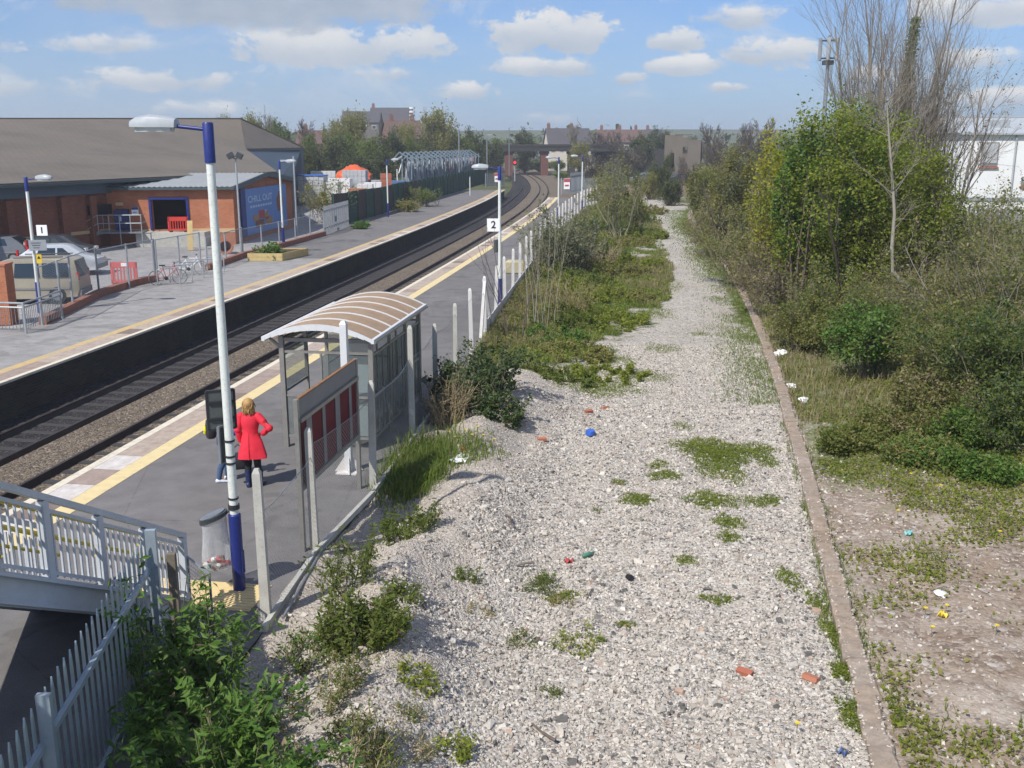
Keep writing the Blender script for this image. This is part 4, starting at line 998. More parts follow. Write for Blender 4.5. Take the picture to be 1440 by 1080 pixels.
# annex
C = at(332, 343); Dk = at(414, 319); Fl = at(150, 345)
ax = (C - Fl); ax.z = 0; WL = ax.length; ax.normalize(); rza = math.atan2(ax.y, ax.x)
sdv = Vector((-ax.y, ax.x, 0)); DL = (Dk - C).dot(sdv); SHR = (Dk - C).dot(ax) / DL
ze = atY(323, 264.5, C.y).z; za = atY(377, 246, (C.y + Dk.y) / 2).z
t = thing('loading_annex', 'low orange brick annex with a shallow grey metal roof and dark loading door', 'building', (Fl.x, Fl.y, 0), rza)
def fx_(px_): # local x of a pixel on the annex front
    d0 = ray(px_, 320); q = Vector((d0[0], d0[1])); a2 = Vector((ax.x, ax.y)); o2 = Vector((Fl.x, Fl.y))
    # solve s*q = o2 + u*a2
    det = -q.x * a2.y + q.y * a2.x; u = (q.x * o2.y - q.y * o2.x) / det if abs(det) > 1e-9 else 0
    return u
dl, dr = fx_(163), fx_(184); ll, lr = fx_(215), fx_(265)
yF = Fl.y
def zf(py, px_): return atY(px_, py, yF).z
zd = zf(294, 172); zl = zf(281, 240); zfl = zf(341, 172); sill = .95
mb = MB(); TH = .3
def wl(x0, x1, z0, z1): mb.box(((x0 + x1) / 2, TH / 2, (z0 + z1) / 2), (x1 - x0, TH, z1 - z0))
wl(-.2, dl, -.1, ze); wl(dl, dr, zd, ze); wl(dl, dr, -.1, sill); wl(dr, ll, -.1, ze); wl(ll, lr, zl, ze); wl(ll, lr, -.1, sill); wl(lr, WL, -.1, ze)
mb.box((WL - TH / 2, TH + (DL - TH) / 2, ze / 2 - .05), (TH, DL - TH, ze + .1))
mb.add([(WL - TH, 0, ze), (WL, 0, ze), (WL, DL, ze), (WL - TH, DL, ze), (WL - TH, DL / 2, za), (WL, DL / 2, za)], [(1, 2, 5), (3, 0, 4)])
mb.box((WL / 2 + 1, DL - TH / 2, ze / 2), (WL - 2 - TH * 2.2, TH, ze)); mb.build('wall', M['brick_orange'], t)
mb = MB(); mb.box((WL / 2, 3.6, 1.3), (WL - .8, .2, 3)); mb.box((WL / 2, 2, sill - .03), (WL - .8, 3.2, .06)); mb.build('interior', M['dark_inside'], t)
mb = MB()
for x0, x1 in ((-.2, dl), (dr, ll), (lr, WL - .0)): mb = MB(); mb.box(((x0 + x1) / 2, -.012, zf(325.5, 200)), (x1 - x0, .03, .26)); mb.build('cream_course', M['cream_band'], t)
ov = .35
mb = MB(); xr = np.arange(-.3, WL + .3, .16); V = []; rz0 = ze + .08
for sgn in (0, 1):
    y0, y1 = (-ov, DL / 2) if sgn == 0 else (DL + ov, DL / 2)
    for i in range(len(xr) - 1):
        b0 = .05 if i % 2 else 0
        mb.quad((xr[i], y0, rz0 + b0), (xr[i + 1], y0, rz0 + (.05 - b0)), (xr[i + 1], y1, za + .12 + (.05 - b0)), (xr[i], y1, za + .12 + b0))
mb.build('roof', M['roof_metal'], t)
mb = MB(); mb.box((WL / 2, -ov, ze + .0), (WL + .5, .12, .16))
mb.bar((WL + .22, -ov, ze), (WL + .22, DL / 2, za + .06), .1, .32); mb.bar((WL + .22, DL + ov, ze), (WL + .22, DL / 2, za + .06), .1, .32); mb.build('fascia', M['fascia_green'], t)
d = MB(); d.box(((dl + dr) / 2 - .25, .2, (sill + zd) / 2), (.9, .06, zd - sill)); o = d.build('door', M['dark_inside'], t)
d = MB(); d.bar((dr - .05, -.02, (sill + zd) / 2), (dr - .75, -.5, (sill + zd) / 2), .06, zd - sill - .06); o = d.build('door', M['door_blue'], t); o['label'] = 'open dark blue door leaf'
d = MB(); d.box((dr - .45, -.36, zd - .6), (.12, .1, .3)); d.build('notice', M['print_white'], o)
d = MB()
for x in (ll - .05, lr + .05): d.bar((x, -.02, sill), (x, -.02, zl + .06), .14, .12)
d.bar((ll - .12, -.02, zl + .06), (lr + .12, -.02, zl + .06), .12, .14); d.build('door_frame', M['rail_blue'], t)
d = MB(); d.box((fx_(171.5), -.08, zf(287, 172)), (.4, .14, .18)); d.build('lamp', M['cream_band'], t)
s = thing('wall_sign', 'small white and blue sign on the annex wall beside the open door', 'sign', (Fl.x + ax.x * fx_(192) - sdv.x * .03, Fl.y + ax.y * fx_(192) - sdv.y * .03, zf(297, 192)), rza)
d = MB(); d.box((0, 0, 0), (.42, .03, .5)); d.build('panel', M['sign_white'], s); d = MB(); d.box((0, -.018, .16), (.4, .006, .16)); d.build('header', M['rail_blue'], s); d = MB(); d.box((-.02, -.018, -.08), (.24, .006, .05)); d.build('lettering', M['panel_grey'], s)
mb = MB(); mb.tube([(-.55, -.2, 0), (-.55, -.2, ze - .9), (.05, -.25, ze - .45), (.15, -.3, ze - .05)], .075, 8); mb.build('drainpipe', M['pipe_grey'], t, True)
mb = MB(); mb.tube([(WL + .06, DL - .1, 0), (WL + .06, DL - .1, ze)], .08, 8); mb.build('drainpipe', M['pipe_grey'], t, True)
mb = MB(); mb.box((ll + 1.5, -.6, .42), (lr - ll + 2, 1.1, .9)); mb.build('loading_dock', M['concrete_post'], t)
for ch in list(t.children) + [c2 for c1 in t.children for c2 in c1.children]:
    for v_ in ch.data.vertices: v_.co.x += SHR * v_.co.y
# blue poster on the gable side of the annex (local frame: x along the wall away from the camera)
Pb = C + (Dk - C) * .14; Pe = C + (Dk - C) * .83
bz0, bz1 = .35, atY(390, 262, (Pb.y + Pe.y) / 2).z
dv_ = Pe - Pb; BL = dv_.length; nx_ = Vector((dv_.y, -dv_.x, 0)).normalized()
t = thing('wall_poster', 'large blue poster reading CHILL OUT on the brick gable', 'poster', Pb + nx_ * .12, math.atan2(dv_.y, dv_.x))
mb = MB(); mb.box((BL / 2, 0, (bz0 + bz1) / 2), (BL, .06, bz1 - bz0)); mb.build('panel', M['billboard_blue'], t)
mb = MB(); mb.box((-.45, .0, (bz0 + bz1) / 2), (.9, .10, bz1 - bz0 + .1)); mb.build('edge_panel', M['billboard_edge'], t)
HB = bz1 - bz0
text_mesh('lettering', 'CHILL OUT', HB * .20, M['print_white'], t, (BL * .34, -.04, bz0 + HB * .76), (R_(90), 0, 0), .004, bold=.012, sx=1.75)
mb = MB()
for k in range(9): mb.box((BL * (.12 + .058 * k), -.034, bz0 + HB * .60), (BL * .04, .006, HB * .05))
mb.build('lettering', M['print_white'], t)
mb = MB(); pts = []
for f, r_ in ((0, .05), (.3, .075), (.55, .08), (.7, .06), (.8, .035), (.95, .03)): pts.append((f, r_))
prof = [(BL * (.82 - r_ * 1.1), bz0 + HB * (.38 + f * .5)) for f, r_ in pts] + [(BL * (.82 + r_ * 1.1), bz0 + HB * (.38 + f * .5)) for f, r_ in reversed(pts)]
mb.add([(x, -.036, z) for x, z in prof] + [(x, -.028, z) for x, z in prof], [tuple(range(len(prof))), tuple(range(2 * len(prof) - 1, len(prof) - 1, -1))]); mb.build('printed_bottle', M['print_brown'], t)
for (x, z, w_, h_, m_) in ((.22, .34, .13, .15, 'print_tan'), (.35, .40, .14, .18, 'print_red'), (.46, .36, .10, .2, 'print_tan'), (.30, .2, .2, .16, 'print_brown'), (.52, .22, .18, .18, 'print_tan'), (.44, .44, .07, .08, 'print_white')):
    mb = MB(); mb.box((BL * x, -.036, bz0 + HB * z), (BL * w_, .01, HB * h_)); mb.build('printed_box', M[m_], t)
# ------------------------------------------------------------------ metal steps to the annex door
t = thing('metal_steps', 'galvanised metal steps and landing at the blue annex door', 'steps', (Fl.x, Fl.y, 0), rza)
mb = MB(); mb.box(((dl + dr) / 2 + .2, -.95, sill - .04), (2.6, 1.3, .08)); mb.build('landing', M['galv'], t)
sx0 = (dl + dr) / 2 - 1.1; mb = MB()
for k in range(6): mb.box((sx0 - .14 - .28 * k, -.95, sill - .15 * (k + 1)), (.28, 1.0, .05))
mb.build('treads', M['galv'], t)
mb = MB()
for yy in (-1.45, -.45): mb.bar((sx0, yy, sill - .02), (sx0 - 1.75, yy, .0), .05, .2)
mb.build('stringer', M['galv'], t)
mb = MB()
for yy in (-1.58, -.42):
    for zz in (1.05, .55): mb.tube([(sx0, yy, sill + zz), (sx0 - 1.75, yy, zz)], .03, 6)
    mb.tube([(sx0 - 1.75, yy, 0), (sx0 - 1.75, yy, 1.05)], .03, 6); mb.tube([(sx0, yy, sill), (sx0, yy, sill + 1.05)], .03, 6)
for zz in (1.05, .55): mb.tube([(sx0, -1.58, sill + zz), (sx0 + 2.6, -1.58, sill + zz), (sx0 + 2.6, -.35, sill + zz)], .03, 6)
for k in range(4): mb.tube([(sx0 + .65 * (k + 1), -1.58, 0 if k % 2 else sill), (sx0 + .65 * (k + 1), -1.58, sill + 1.05)], .03, 6)
mb.build('railing', M['galv_pale'], t)
# ------------------------------------------------------------------ plastic barriers
def barrier(p, w_, h_, rz, label, mt):
    t = thing('plastic_barrier', label, 'barrier', p, rz, 'red plastic barriers')
    mb = MB(); mb.box((0, 0, h_ - .14), (w_, .06, .26)); mb.box((0, 0, .14), (w_, .06, .1))
    for x in (-w_ / 2 + .05, w_ / 2 - .05): mb.box((x, 0, h_ / 2), (.1, .06, h_ - .05))
    k = int(w_ / .14)
    for i in range(1, k): mb.box((-w_ / 2 + w_ * i / k, 0, h_ / 2), (.06, .04, h_ - .3))
    mb.build('panel', M[mt], t)
    for x in (-w_ * .35, w_ * .35): f = MB(); f.box((x, 0, .03), (.12, .5, .06)); f.build('foot', M['sign_black'], t)
    return t
p = at(176, 400); b_ = barrier(p, 1.2, 1.05, .05, 'pinkish red plastic barrier standing behind the station fence', 'barrier_pink'); d = MB(); d.box((.05, -.04, .92), (.3, .01, .16)); d.build('sticker', M['sign_white'], b_)
q = Vector((Fl.x, Fl.y, 0)) + ax * fx_(254) - sdv * .7; barrier((q.x, q.y, .87), 1.25, .95, rza, 'bright orange red plastic barrier on the dock in front of the loading door', 'barrier_red')
# plank leaning by the dock, terracotta drum
mb = MB(); mb.box((0, 0, .9), (.32, .05, 1.8)); o = mb.build('timber_plank', M['timber'], None, loc=at(268, 352), rz=.1); o.rotation_euler.x = R_(-12); tag(o, 'pale timber plank leaning against the loading dock', 'plank')
q = at(318, 357); t = thing('clay_drum', 'large orange clay pipe section lying open end towards us by the fence', 'pipe', (q.x, q.y, .42), .35)
rings = []; mb = MB(); A_ = np.linspace(0, 2 * math.pi, 18, endpoint=False)
for (yy, r_) in ((1.0, .30), (0, .42), (-.05, .46), (-.05, .34), (.95, .24)): rings.append([(math.cos(a) * r_, yy, math.sin(a) * r_) for a in A_])
mb.loft(rings); mb.build('pipe', M['terracotta'], t, True)
# ------------------------------------------------------------------ fence of the car park
brk = [at(60, 457), at(140, 417), at(187, 402), at(220, 395)]
brk2 = [at(292, 380), at(342, 362), at(400, 347), at(456, 331)]
t = thing('car_park_fence', 'grey tubular and mesh fence along the car park behind the far platform', 'fence', (0, 0, 0))
mb = MB()
for ln in (brk, brk2):
    mb = MB()
    for a, b in zip(ln[:-1], ln[1:]): mb.bar((a.x, a.y, .12), (b.x, b.y, .12), .28, .34)
    mb.build('brick_kerb', M['brick_kerb'], t)
def gpost(a, h, r_=.045): mb = MB(); mb.tube([(a.x, a.y, 0), (a.x, a.y, h)], r_, 8); mb.build('post', M['galv_pale'], t, True)
def span(a, b, h, n=6, mesh=True, z0=.3):
    for i in range(n + 1):
        q = a.lerp(b, i / n); gpost(q, h)
    if mesh: mb = MB(); mb.quad((a.x, a.y, z0), (b.x, b.y, z0), (b.x, b.y, h - .05), (a.x, a.y, h - .05)); mb.build('mesh_panel', M['weldmesh'], t)
    mb = MB(); mb.tube([(a.x, a.y, h - .04), (b.x, b.y, h - .04)], .022, 6); mb.build('rail', M['galv_pale'], t)
def toph(px_, py_, Y): return atY(px_, py_, Y).z
span(brk[0] + Vector((-.0, 0, 0)), brk[1], 2.1, 2); span(brk[1], brk[3], 2.0, 2)
span(brk[3], at(218, 394), 1.9, 1, False); span(at(222, 392), at(283, 378), 1.9, 2)
span(brk2[0], brk2[1], 1.7, 2); span(brk2[1], brk2[3], 1.62, 5)
# palisade end panel next to the green fence
a, b = at(456, 331), at(491, 318); d = b - a
mb = MB(); k = 12
for i in range(k): q = a + d * ((i + .5) / k); mb.box((q.x, q.y, 1.0), (.14, .05, 2.0))
mb.bar((a.x, a.y, .5), (b.x, b.y, .5), .05); mb.bar((a.x, a.y, 1.7), (b.x, b.y, 1.7), .05); mb.build('palisade_panel', M['galv'], t)
# foreground hoop railing, brick pillar
t = thing('hoop_railing', 'low grey barred railing beside the brick pillar on the far platform', 'railing', (0, 0, 0))
a, b = at(37, 469), at(88, 449)
mb = MB(); 
for q in (a, b): mb.tube([(q.x, q.y, 0), (q.x, q.y, 1.05 if q is a else 2.2)], .045, 8)
c_ = a + Vector((-3.2, .5, 0))
mb.tube([(c_.x, c_.y, 0), (c_.x, c_.y, 1.05), (a.x, a.y, 1.05), (b.x, b.y, 1.05)], .035, 8); mb.tube([(a.x, a.y, .9), (b.x, b.y, .9)], .03, 6); mb.tube([(c_.x, c_.y, .9), (a.x, a.y, .9)], .03, 6); mb.build('frame', M['galv_pale'], t, True)
mb = MB()
for i in range(22): q = a.lerp(b, (i + .5) / 22); mb.tube([(q.x, q.y, .12), (q.x, q.y, .9)], .012, 5)
for i in range(24): q = c_.lerp(a, (i + .5) / 24); mb.tube([(q.x, q.y, .12), (q.x, q.y, .9)], .012, 5)
mb.build('bars', M['galv'], t)
q = at(13, 457); t = thing('brick_pillar', 'short square orange brick pillar beside the number 1 lamp post', 'pillar', (q.x - .35, q.y + .35, 0), .1)
hp = atY(13, 374, q.y).z; mb = MB(); mb.box((0, 0, hp / 2), (.75, .75, hp)); mb.build('shaft', M['brick_orange'], t); mb = MB(); mb.box((0, 0, hp + .03), (.8, .8, .06)); mb.build('cap', M['terracotta'], t)
# cctv mast
q = at(340, 362); h = atY(329, 222, q.y).z; t = thing('floodlight_mast', 'slim grey mast with two small floodlights in front of the annex corner', 'mast', q)
mb = MB(); mb.tube([(0, 0, 0), (0, 0, 2), (0, 0, h)], [.085, .06, .05], 8); mb.build('pole', M['galv_pale'], t, True)
for sg in (-1, 1): mb = MB(); mb.box((sg * .25, -.1, h + .12), (.34, .26, .3), 0, Matrix.Rotation(sg * .5, 3, 'Y')); mb.bar((0, 0, h - .05), (sg * .22, -.08, h + .05), .05); mb.build('floodlight', M['dark_panel'], t)
q = at(418, 330); h = atY(418, 226, q.y).z; t = thing('yard_light', 'thin grey lighting column with a flat head at the annex far corner', 'street light', q)
mb = MB(); mb.tube([(0, 0, 0), (0, 0, h + .3)], .06, 8); mb.build('pole', M['galv_pale'], t, True); mb = MB(); mb.box((-.45, 0, h), (.95, .22, .12)); mb.build('head', M['lantern_grey'], t)
# ------------------------------------------------------------------ planter, cycle stands, bicycle
a = at(349, 367); b = at(401, 359); d = b - a; t = thing('wooden_planter', 'low yellow timber planter with small plants on the far platform', 'planter', (a.x, a.y, 0), 0)
w_ = 1.9; dd = 2.9; hh = .42; mb = MB(); sk = .25
cs = [(0, 0), (w_, -.0), (w_ + .85, dd), (.75, dd)]
for i in range(4):
    p0, p1 = cs[i], cs[(i + 1) % 4]
    for z in (.11, .32): mb.bar((p0[0], p0[1], z), (p1[0], p1[1], z), .06, .20)
mb.build('side_boards', M['timber'], t); mb = MB(); mb.prism(cs, .05, .36); mb.build('soil', M['soil_dark'], t)
t = thing('cycle_stands', 'row of grey tubular cycle stands on the far platform by the fence', 'cycle stand', (0, 0, 0))
for i, f in enumerate(np.linspace(0, 1, 5)):
    q = at(222, 402).lerp(at(287, 384), f); mb = MB(); mb.tube([(q.x, q.y, 0), (q.x, q.y, .7), (q.x + .12, q.y + .03, .8), (q.x + .8, q.y + .35, .8), (q.x + .92, q.y + .38, .7), (q.x + .92, q.y + .38, 0)], .028, 7); mb.build('hoop', M['galv_pale'], t, True)
def bicycle(p, rz, label, mt):
    t = thing('bicycle', label, 'bicycle', p, rz)
    for x in (-.52, .52):
        A_ = np.linspace(0, 2 * math.pi, 21); mb = MB(); mb.tube([(x + .33 * math.cos(a), 0, .34 + .33 * math.sin(a)) for a in A_], .02, 6, 0, False); w = mb.build('wheel', M['panel_grey'], t, True)
        mb = MB()
        for a in A_[:20:2]: mb.bar((x, 0, .34), (x + .32 * math.cos(a), 0, .34 + .32 * math.sin(a)), .006)
        mb.build('spokes', M['galv_pale'], w)
    mb = MB(); bb, st, hd_ = (-.08, 0, .3), (-.2, 0, .82), (.34, 0, .82)
    for a, b in ((bb, st), (bb, (.36, 0, .7)), (st, hd_), ((-.52, 0, .34), bb), ((-.52, 0, .34), (-.18, 0, .75)), ((.30, 0, .95), (.52, 0, .34))): mb.tube([a, b], .02, 6)
    mb.build('frame', M[mt], t, True)
    mb = MB(); mb.box((-.22, 0, .90), (.26, .13, .05)); mb.bar((-.2, 0, .8), (-.22, 0, .9), .025); mb.build('saddle', M['sign_black'], t, bevel=.02)
    mb = MB(); mb.tube([(.30, -.28, 1.0), (.36, -.1, .99), (.30, 0, .96), (.36, .1, .99), (.30, .28, 1.0)], .014, 6); mb.build('handlebar', M['sign_black'], t, True)
    mb = MB(); mb.tube([(-.08, -.05, .3), (-.08, .05, .3)], .09, 12); mb.bar((-.08, -.06, .3), (.08, -.06, .2), .02); mb.bar((-.08, .06, .3), (-.24, .06, .4), .02); mb.build('crank', M['dark_panel'], t)
q = at(276, 387); bicycle(q + Vector((-.3, .1, 0)), .25, 'white framed bicycle parked at the cycle stands', 'sign_white')
q = at(232, 401); bicycle(q + Vector((.1, .2, 0)), .45, 'dark red bicycle parked at the near end of the cycle stands', 'print_red')
# ------------------------------------------------------------------ cars
plain('paint_grey', (.16, .17, .18), .3, .3, .06, 2); plain('paint_beige', (.36, .32, .235), .3, .25, .06, 2); plain('paint_silver', (.55, .57, .58), .3, .3, .06, 2); plain('paint_dark', (.04, .045, .05), .3, .2, .1, 2)
plain('tyre', (.02, .02, .021), .85); plain('hub', (.35, .36, .37), .4, .6); plain('car_glass', (.02, .03, .035), .08, 0, .1, 1, .8); plain('tail_lamp', (.45, .02, .02), .25); plain('plate_yellow', (.6, .48, .05), .5)
def car(label, p, rz, L, W, Hh, prof, mt, name='parked_car', cat='car', wins=(), wheel_r=.31, rw=(1.76, 1.01, 1.14, 1.42)):
    """prof: list of (x, z) silhouette, front at -x; body built as tapered loft across the width"""
    t = thing(name, label, cat, p, rz, 'cars in the car park')
    n = len(prof); mb = MB(); rings = []
    for (yy, inn) in ((-W / 2, .0), (-W / 2 + .03, 0), (W / 2 - .03, 0), (W / 2, 0)):
        r = []
        for (x, z) in prof:
            k = max(0, (z - .95) / (Hh - .95)) * .16
            r.append((x * (1 if abs(yy) < W / 2 - .01 else .985), yy * (1 - k / (W / 2) * .9), z if abs(yy) < W / 2 - .01 else z - .02))
        rings.append(r)
    mb.loft(rings); mb.build('body', M[mt], t, True)
    for sgn in (-1, 1):
        for (x0, x1, xt0, xt1, z0, z1) in wins:
            k0 = max(0, (z0 - .95) / (Hh - .95)) * .16 * .9; k1 = max(0, (z1 - .95) / (Hh - .95)) * .16 * .9; y0 = sgn * (W / 2 - k0 + .006); y1 = sgn * (W / 2 - k1 + .006)
            mb = MB(); mb.quad((x0, y0, z0), (x1, y0, z0), (xt1, y1, z1), (xt0, y1, z1)); y0 -= sgn * .03; y1 -= sgn * .03; mb.quad((x0, y0, z0), (x1, y0, z0), (xt1, y1, z1), (xt0, y1, z1)); mb.build('window', M['car_glass'], t)
        mb = MB(); mb.bar((-L * .2, sgn * (W / 2 + .005), .62), (L * .42, sgn * (W / 2 + .005), .62), .03, .07); mb.build('side_strip', M['panel_grey'], t)
    for sx_ in (-L * .31, L * .31):
        for sy_ in (-1, 1):
            mb = MB(); mb.tube([(sx_, sy_ * (W / 2 - .2), wheel_r), (sx_, sy_ * (W / 2 + .01), wheel_r)], wheel_r, 18); wh = mb.build('wheel', M['tyre'], t, True); mb = MB(); mb.tube([(sx_, sy_ * (W / 2 - .05), wheel_r), (sx_, sy_ * (W / 2 + .025), wheel_r)], wheel_r * .62, 14); mb.build('rim', M['hub'], wh, True)
    xe = L / 2
    for sy_ in (-1, 1): mb = MB(); mb.box((xe - .03, sy_ * (W / 2 - .13), 1.0), (.08, .16, .5)); mb.build('tail_light', M['tail_lamp'], t); mb = MB(); mb.box((-xe + .1, sy_ * (W / 2 - .25), .72), (.14, .3, .16)); mb.build('headlight', M['lens'], t)
    mb = MB(); mb.add([(rw[0], -W * .4, rw[1]), (rw[0], W * .4, rw[1]), (rw[2], W * .35, rw[3]), (rw[2], -W * .35, rw[3]), (rw[0] - .06, -W * .4, rw[1]), (rw[0] - .06, W * .4, rw[1]), (rw[2] - .06, W * .35, rw[3]), (rw[2] - .06, -W * .35, rw[3])], [(0, 1, 2, 3), (0, 4, 5, 1), (2, 6, 7, 3)]); mb.build('rear_window', M['car_glass'], t)
    mb = MB(); mb.box((xe + .005, 0, .62), (.03, .5, .11)); mb.build('number_plate', M['plate_yellow'], t)
    mb = MB(); mb.box((xe - .02, 0, .42), (.18, W * .94, .22)); mb.box((-xe + .04, 0, .42), (.18, W * .94, .22)); mb.build('bumper', M['panel_grey'], t)
    return t
q = at(98, 432)
mpv = [(-2.2, .3), (-2.28, .55), (-2.2, .85), (-1.5, 1.08), (-.75, 1.72), (-.4, 1.8), (1.9, 1.82), (2.12, 1.72), (2.25, 1.1), (2.28, .6), (2.2, .3), (1.0, .24), (-1.0, .24)]
# rear right corner sits at q
tcar = car('beige people carrier parked behind the brick pillar, its dark rear to the right', (q.x - 2.35, q.y + 1.6, 0), R_(8), 4.5, 1.8, 1.82, mpv, 'paint_beige', wins=((-1.15, -.35, -.62, -.25, 1.08, 1.62), (-.22, .75, -.15, .75, 1.08, 1.64), (.88, 1.95, .88, 1.88, 1.08, 1.64)), wheel_r=.34, rw=(2.275, 1.05, 2.15, 1.70))
mb = MB()
for sy_ in (-.72, .72): mb.tube([(-.2, sy_, 1.86), (1.7, sy_, 1.88)], .025, 6)
mb.build('roof_bars', M['sign_black'], tcar)
hb = [(-1.9, .28), (-1.95, .55), (-1.85, .78), (-1.0, .95), (-.35, 1.4), (0, 1.46), (1.1, 1.44), (1.75, 1.0), (1.9, .75), (1.9, .4), (1.8, .28), (.9, .22), (-.9, .22)]
q = at(112, 388); car('silver hatchback parked beyond the beige people carrier', (q.x - 1.2, q.y + 1.0, 0), R_(185), 3.8, 1.68, 1.46, hb, 'paint_silver', wins=((-.75, -.05, -.3, -.05, .98, 1.34), (.05, .95, .05, .8, .98, 1.34)))
q = at(92, 372); car('dark hatchback parked against the brick supermarket wall', (q.x - 1.0, q.y + 1.6, 0), R_(176), 3.9, 1.7, 1.5, hb, 'paint_dark', wins=((-.75, -.05, -.3, -.05, .98, 1.34), (.05, .95, .05, .8, .98, 1.34)))
q = at(10, 372); car('grey hatchback half hidden at the left beside the supermarket', (q.x - 1.0, q.y + 1.0, 0), R_(4), 3.9, 1.7, 1.48, hb, 'paint_grey', wins=((-.75, -.05, -.3, -.05, .98, 1.34), (.05, .95, .05, .8, .98, 1.34)))
# ------------------------------------------------------------------ green and brown panel fence, builders' yard
plain('panel_green', (.028, .075, .055), .6, .1, .2, 2); plain('panel_brown', (.075, .062, .055), .7, .1, .2, 2)
plain('block_white', (.60, .60, .58), .8, 0, .15, 3); plain('block_grey', (.40, .41, .42), .85, 0, .2, 3); plain('block_red', (.36, .12, .07), .85, 0, .2, 4); plain('block_blue', (.10, .17, .33), .5, 0, .2, 2)
plain('tarp_orange', (.66, .11, .025), .5, 0, .25, 2, c2=(.35, .05, .02), w=.6); plain('tarp_blue', (.04, .14, .46), .5, 0, .2, 2); plain('pipe_blue_grey', (.21, .265, .31), .4, .4, .25, 3)
plain('pallet_wood', (.36, .25, .15), .85, 0, .25, 5); plain('gravel_bag', (.68, .68, .66), .7, 0, .1, 4)
t = thing('panel_fence', 'tall fence of alternating green and brown corrugated panels along the far platform', 'fence', (0, 0, 0))
gp = [at(478, 318), at(500, 314), at(545, 301), at(600, 284), at(655, 268), at(690, 257)]
gl = []; 
for a, b in zip(gp[:-1], gp[1:]):
    n = max(1, int((b - a).length / 2.2))
    for i in range(n): gl.append((a.lerp(b, i / n), a.lerp(b, (i + 1) / n)))
cs = [0, 1, 0, 1, 0, 1, 0, 1, 1, 0, 1, 0]
for i, (a, b) in enumerate(gl):
    d = b - a; L = d.length; u = d.normalized(); nn = Vector((u.y, -u.x, 0)); off = nn * -.6; mb = MB(); k = 8; P = []
    for j in range(k * 2 + 1): q = a + d * (j / (2 * k)) + off + nn * (.06 * (j % 2)); P.append(q)
    ht = 2.45 + .05 * math.sin(i)
    for j in range(2 * k): mb.quad((P[j].x, P[j].y, 0), (P[j + 1].x, P[j + 1].y, 0), (P[j + 1].x, P[j + 1].y, ht), (P[j].x, P[j].y, ht)); c = nn * -.04; mb.quad((P[j].x + c.x, P[j].y + c.y, 0), (P[j + 1].x + c.x, P[j + 1].y + c.y, 0), (P[j + 1].x + c.x, P[j + 1].y + c.y, ht), (P[j].x + c.x, P[j].y + c.y, ht))
    mb.build('panel', M['panel_brown' if (cs[i % 12] == 0 and i < 14) else 'panel_green'], t)
    mb = MB(); q = a + off + nn * .12; mb.bar((q.x, q.y, 0), (q.x, q.y, ht + .08), .1); mb.build('post', M['panel_green'], t)
def stack(px, py, Y, w_, d_, h_, mt, label, layers=3, top=None):
    q = atY(px, py, Y); q.z = -.03; t = thing('pallet_stack', label, 'pallet', q, random.uniform(-.15, .25), "pallets in the builders' yard")
    mb = MB()
    for z in (.02, .13): mb.box((0, 0, z), (w_, d_, .03))
    for x in (-w_ * .42, 0, w_ * .42): mb.box((x, 0, .075), (.1, d_, .08))
    mb.build('pallet', M['pallet_wood'], t)
    mb = MB(); hl = (h_ - .15) / layers; k = max(2, int(w_ / .5))
    for i in range(layers):
        for j in range(k): mb.box((-w_ / 2 + w_ * (j + .5) / k, random.uniform(-.02, .02), .15 + hl * (i + .5)), (w_ / k - .03, d_ - random.uniform(.02, .1), hl - .03))
    mb.build('load', M[mt], t)
    if top: mb = MB(); mb.box((0, 0, h_ + .05), (w_ + .1, d_ + .1, .1)); mb.build('cover', M[top], t)
S = [(434, 262, 108, 3.8, 1.6, 3.0, 'block_grey', 'tall stack of grey blocks under a blue sheet by the annex corner', 6, 'tarp_blue'),
     (447, 263, 112, 2.0, 1.6, 2.9, 'block_red', 'stack of red bricks on a pallet beside the blue sheeted stack', 4, None),
     (462, 268, 108, 2.4, 1.6, 2.4, 'block_white', 'white wrapped pallet just right of the red brick stack', 3, None),
     (478, 268, 112, 2.6, 1.6, 2.6, 'gravel_bag', 'white wrapped pallet below the left end of the orange sheet', 3, None),
     (490, 266, 116, 2.2, 1.6, 2.4, 'block_grey', 'grey block pallet below the orange sheet', 4, None),
     (503, 270, 110, 1.8, 1.4, 1.6, 'block_red', 'low pallet of red bricks behind the brown fence panel', 3, None),
     (514, 270, 112, 1.7, 1.4, 2.0, 'block_white', 'square white pallet left of the two white sacks', 2, None),
     (525, 268, 114, 1.9, 1.4, 2.1, 'gravel_bag', 'white sack pallet behind the fence, left of the lamp post', 2, None),
     (534, 264, 118, 1.9, 1.4, 2.2, 'block_grey', 'pale grey pallet touching the lamp post in view', 3, None),
     (543, 262, 116, 1.2, 1.4, 3.0, 'block_red', 'narrow tall red pallet directly behind the lamp post', 5, None),
     (556, 262, 122, 2.4, 1.6, 2.0, 'block_blue', 'blue pallet load at the foot of the steel rack', 3, None),
     (455, 255, 126, 3.0, 1.6, 3.0, 'block_white', 'white pallet farther back behind the red bricks', 4, None),
     (500, 254, 130, 3.0, 1.6, 3.0, 'block_grey', 'grey pallet farther back under the orange sheet', 4, None),
     (572, 258, 124, 2.4, 1.6, 1.6, 'block_white', 'white pallet at the left foot of the steel rack', 3, None)]
for a in S: stack(*a)
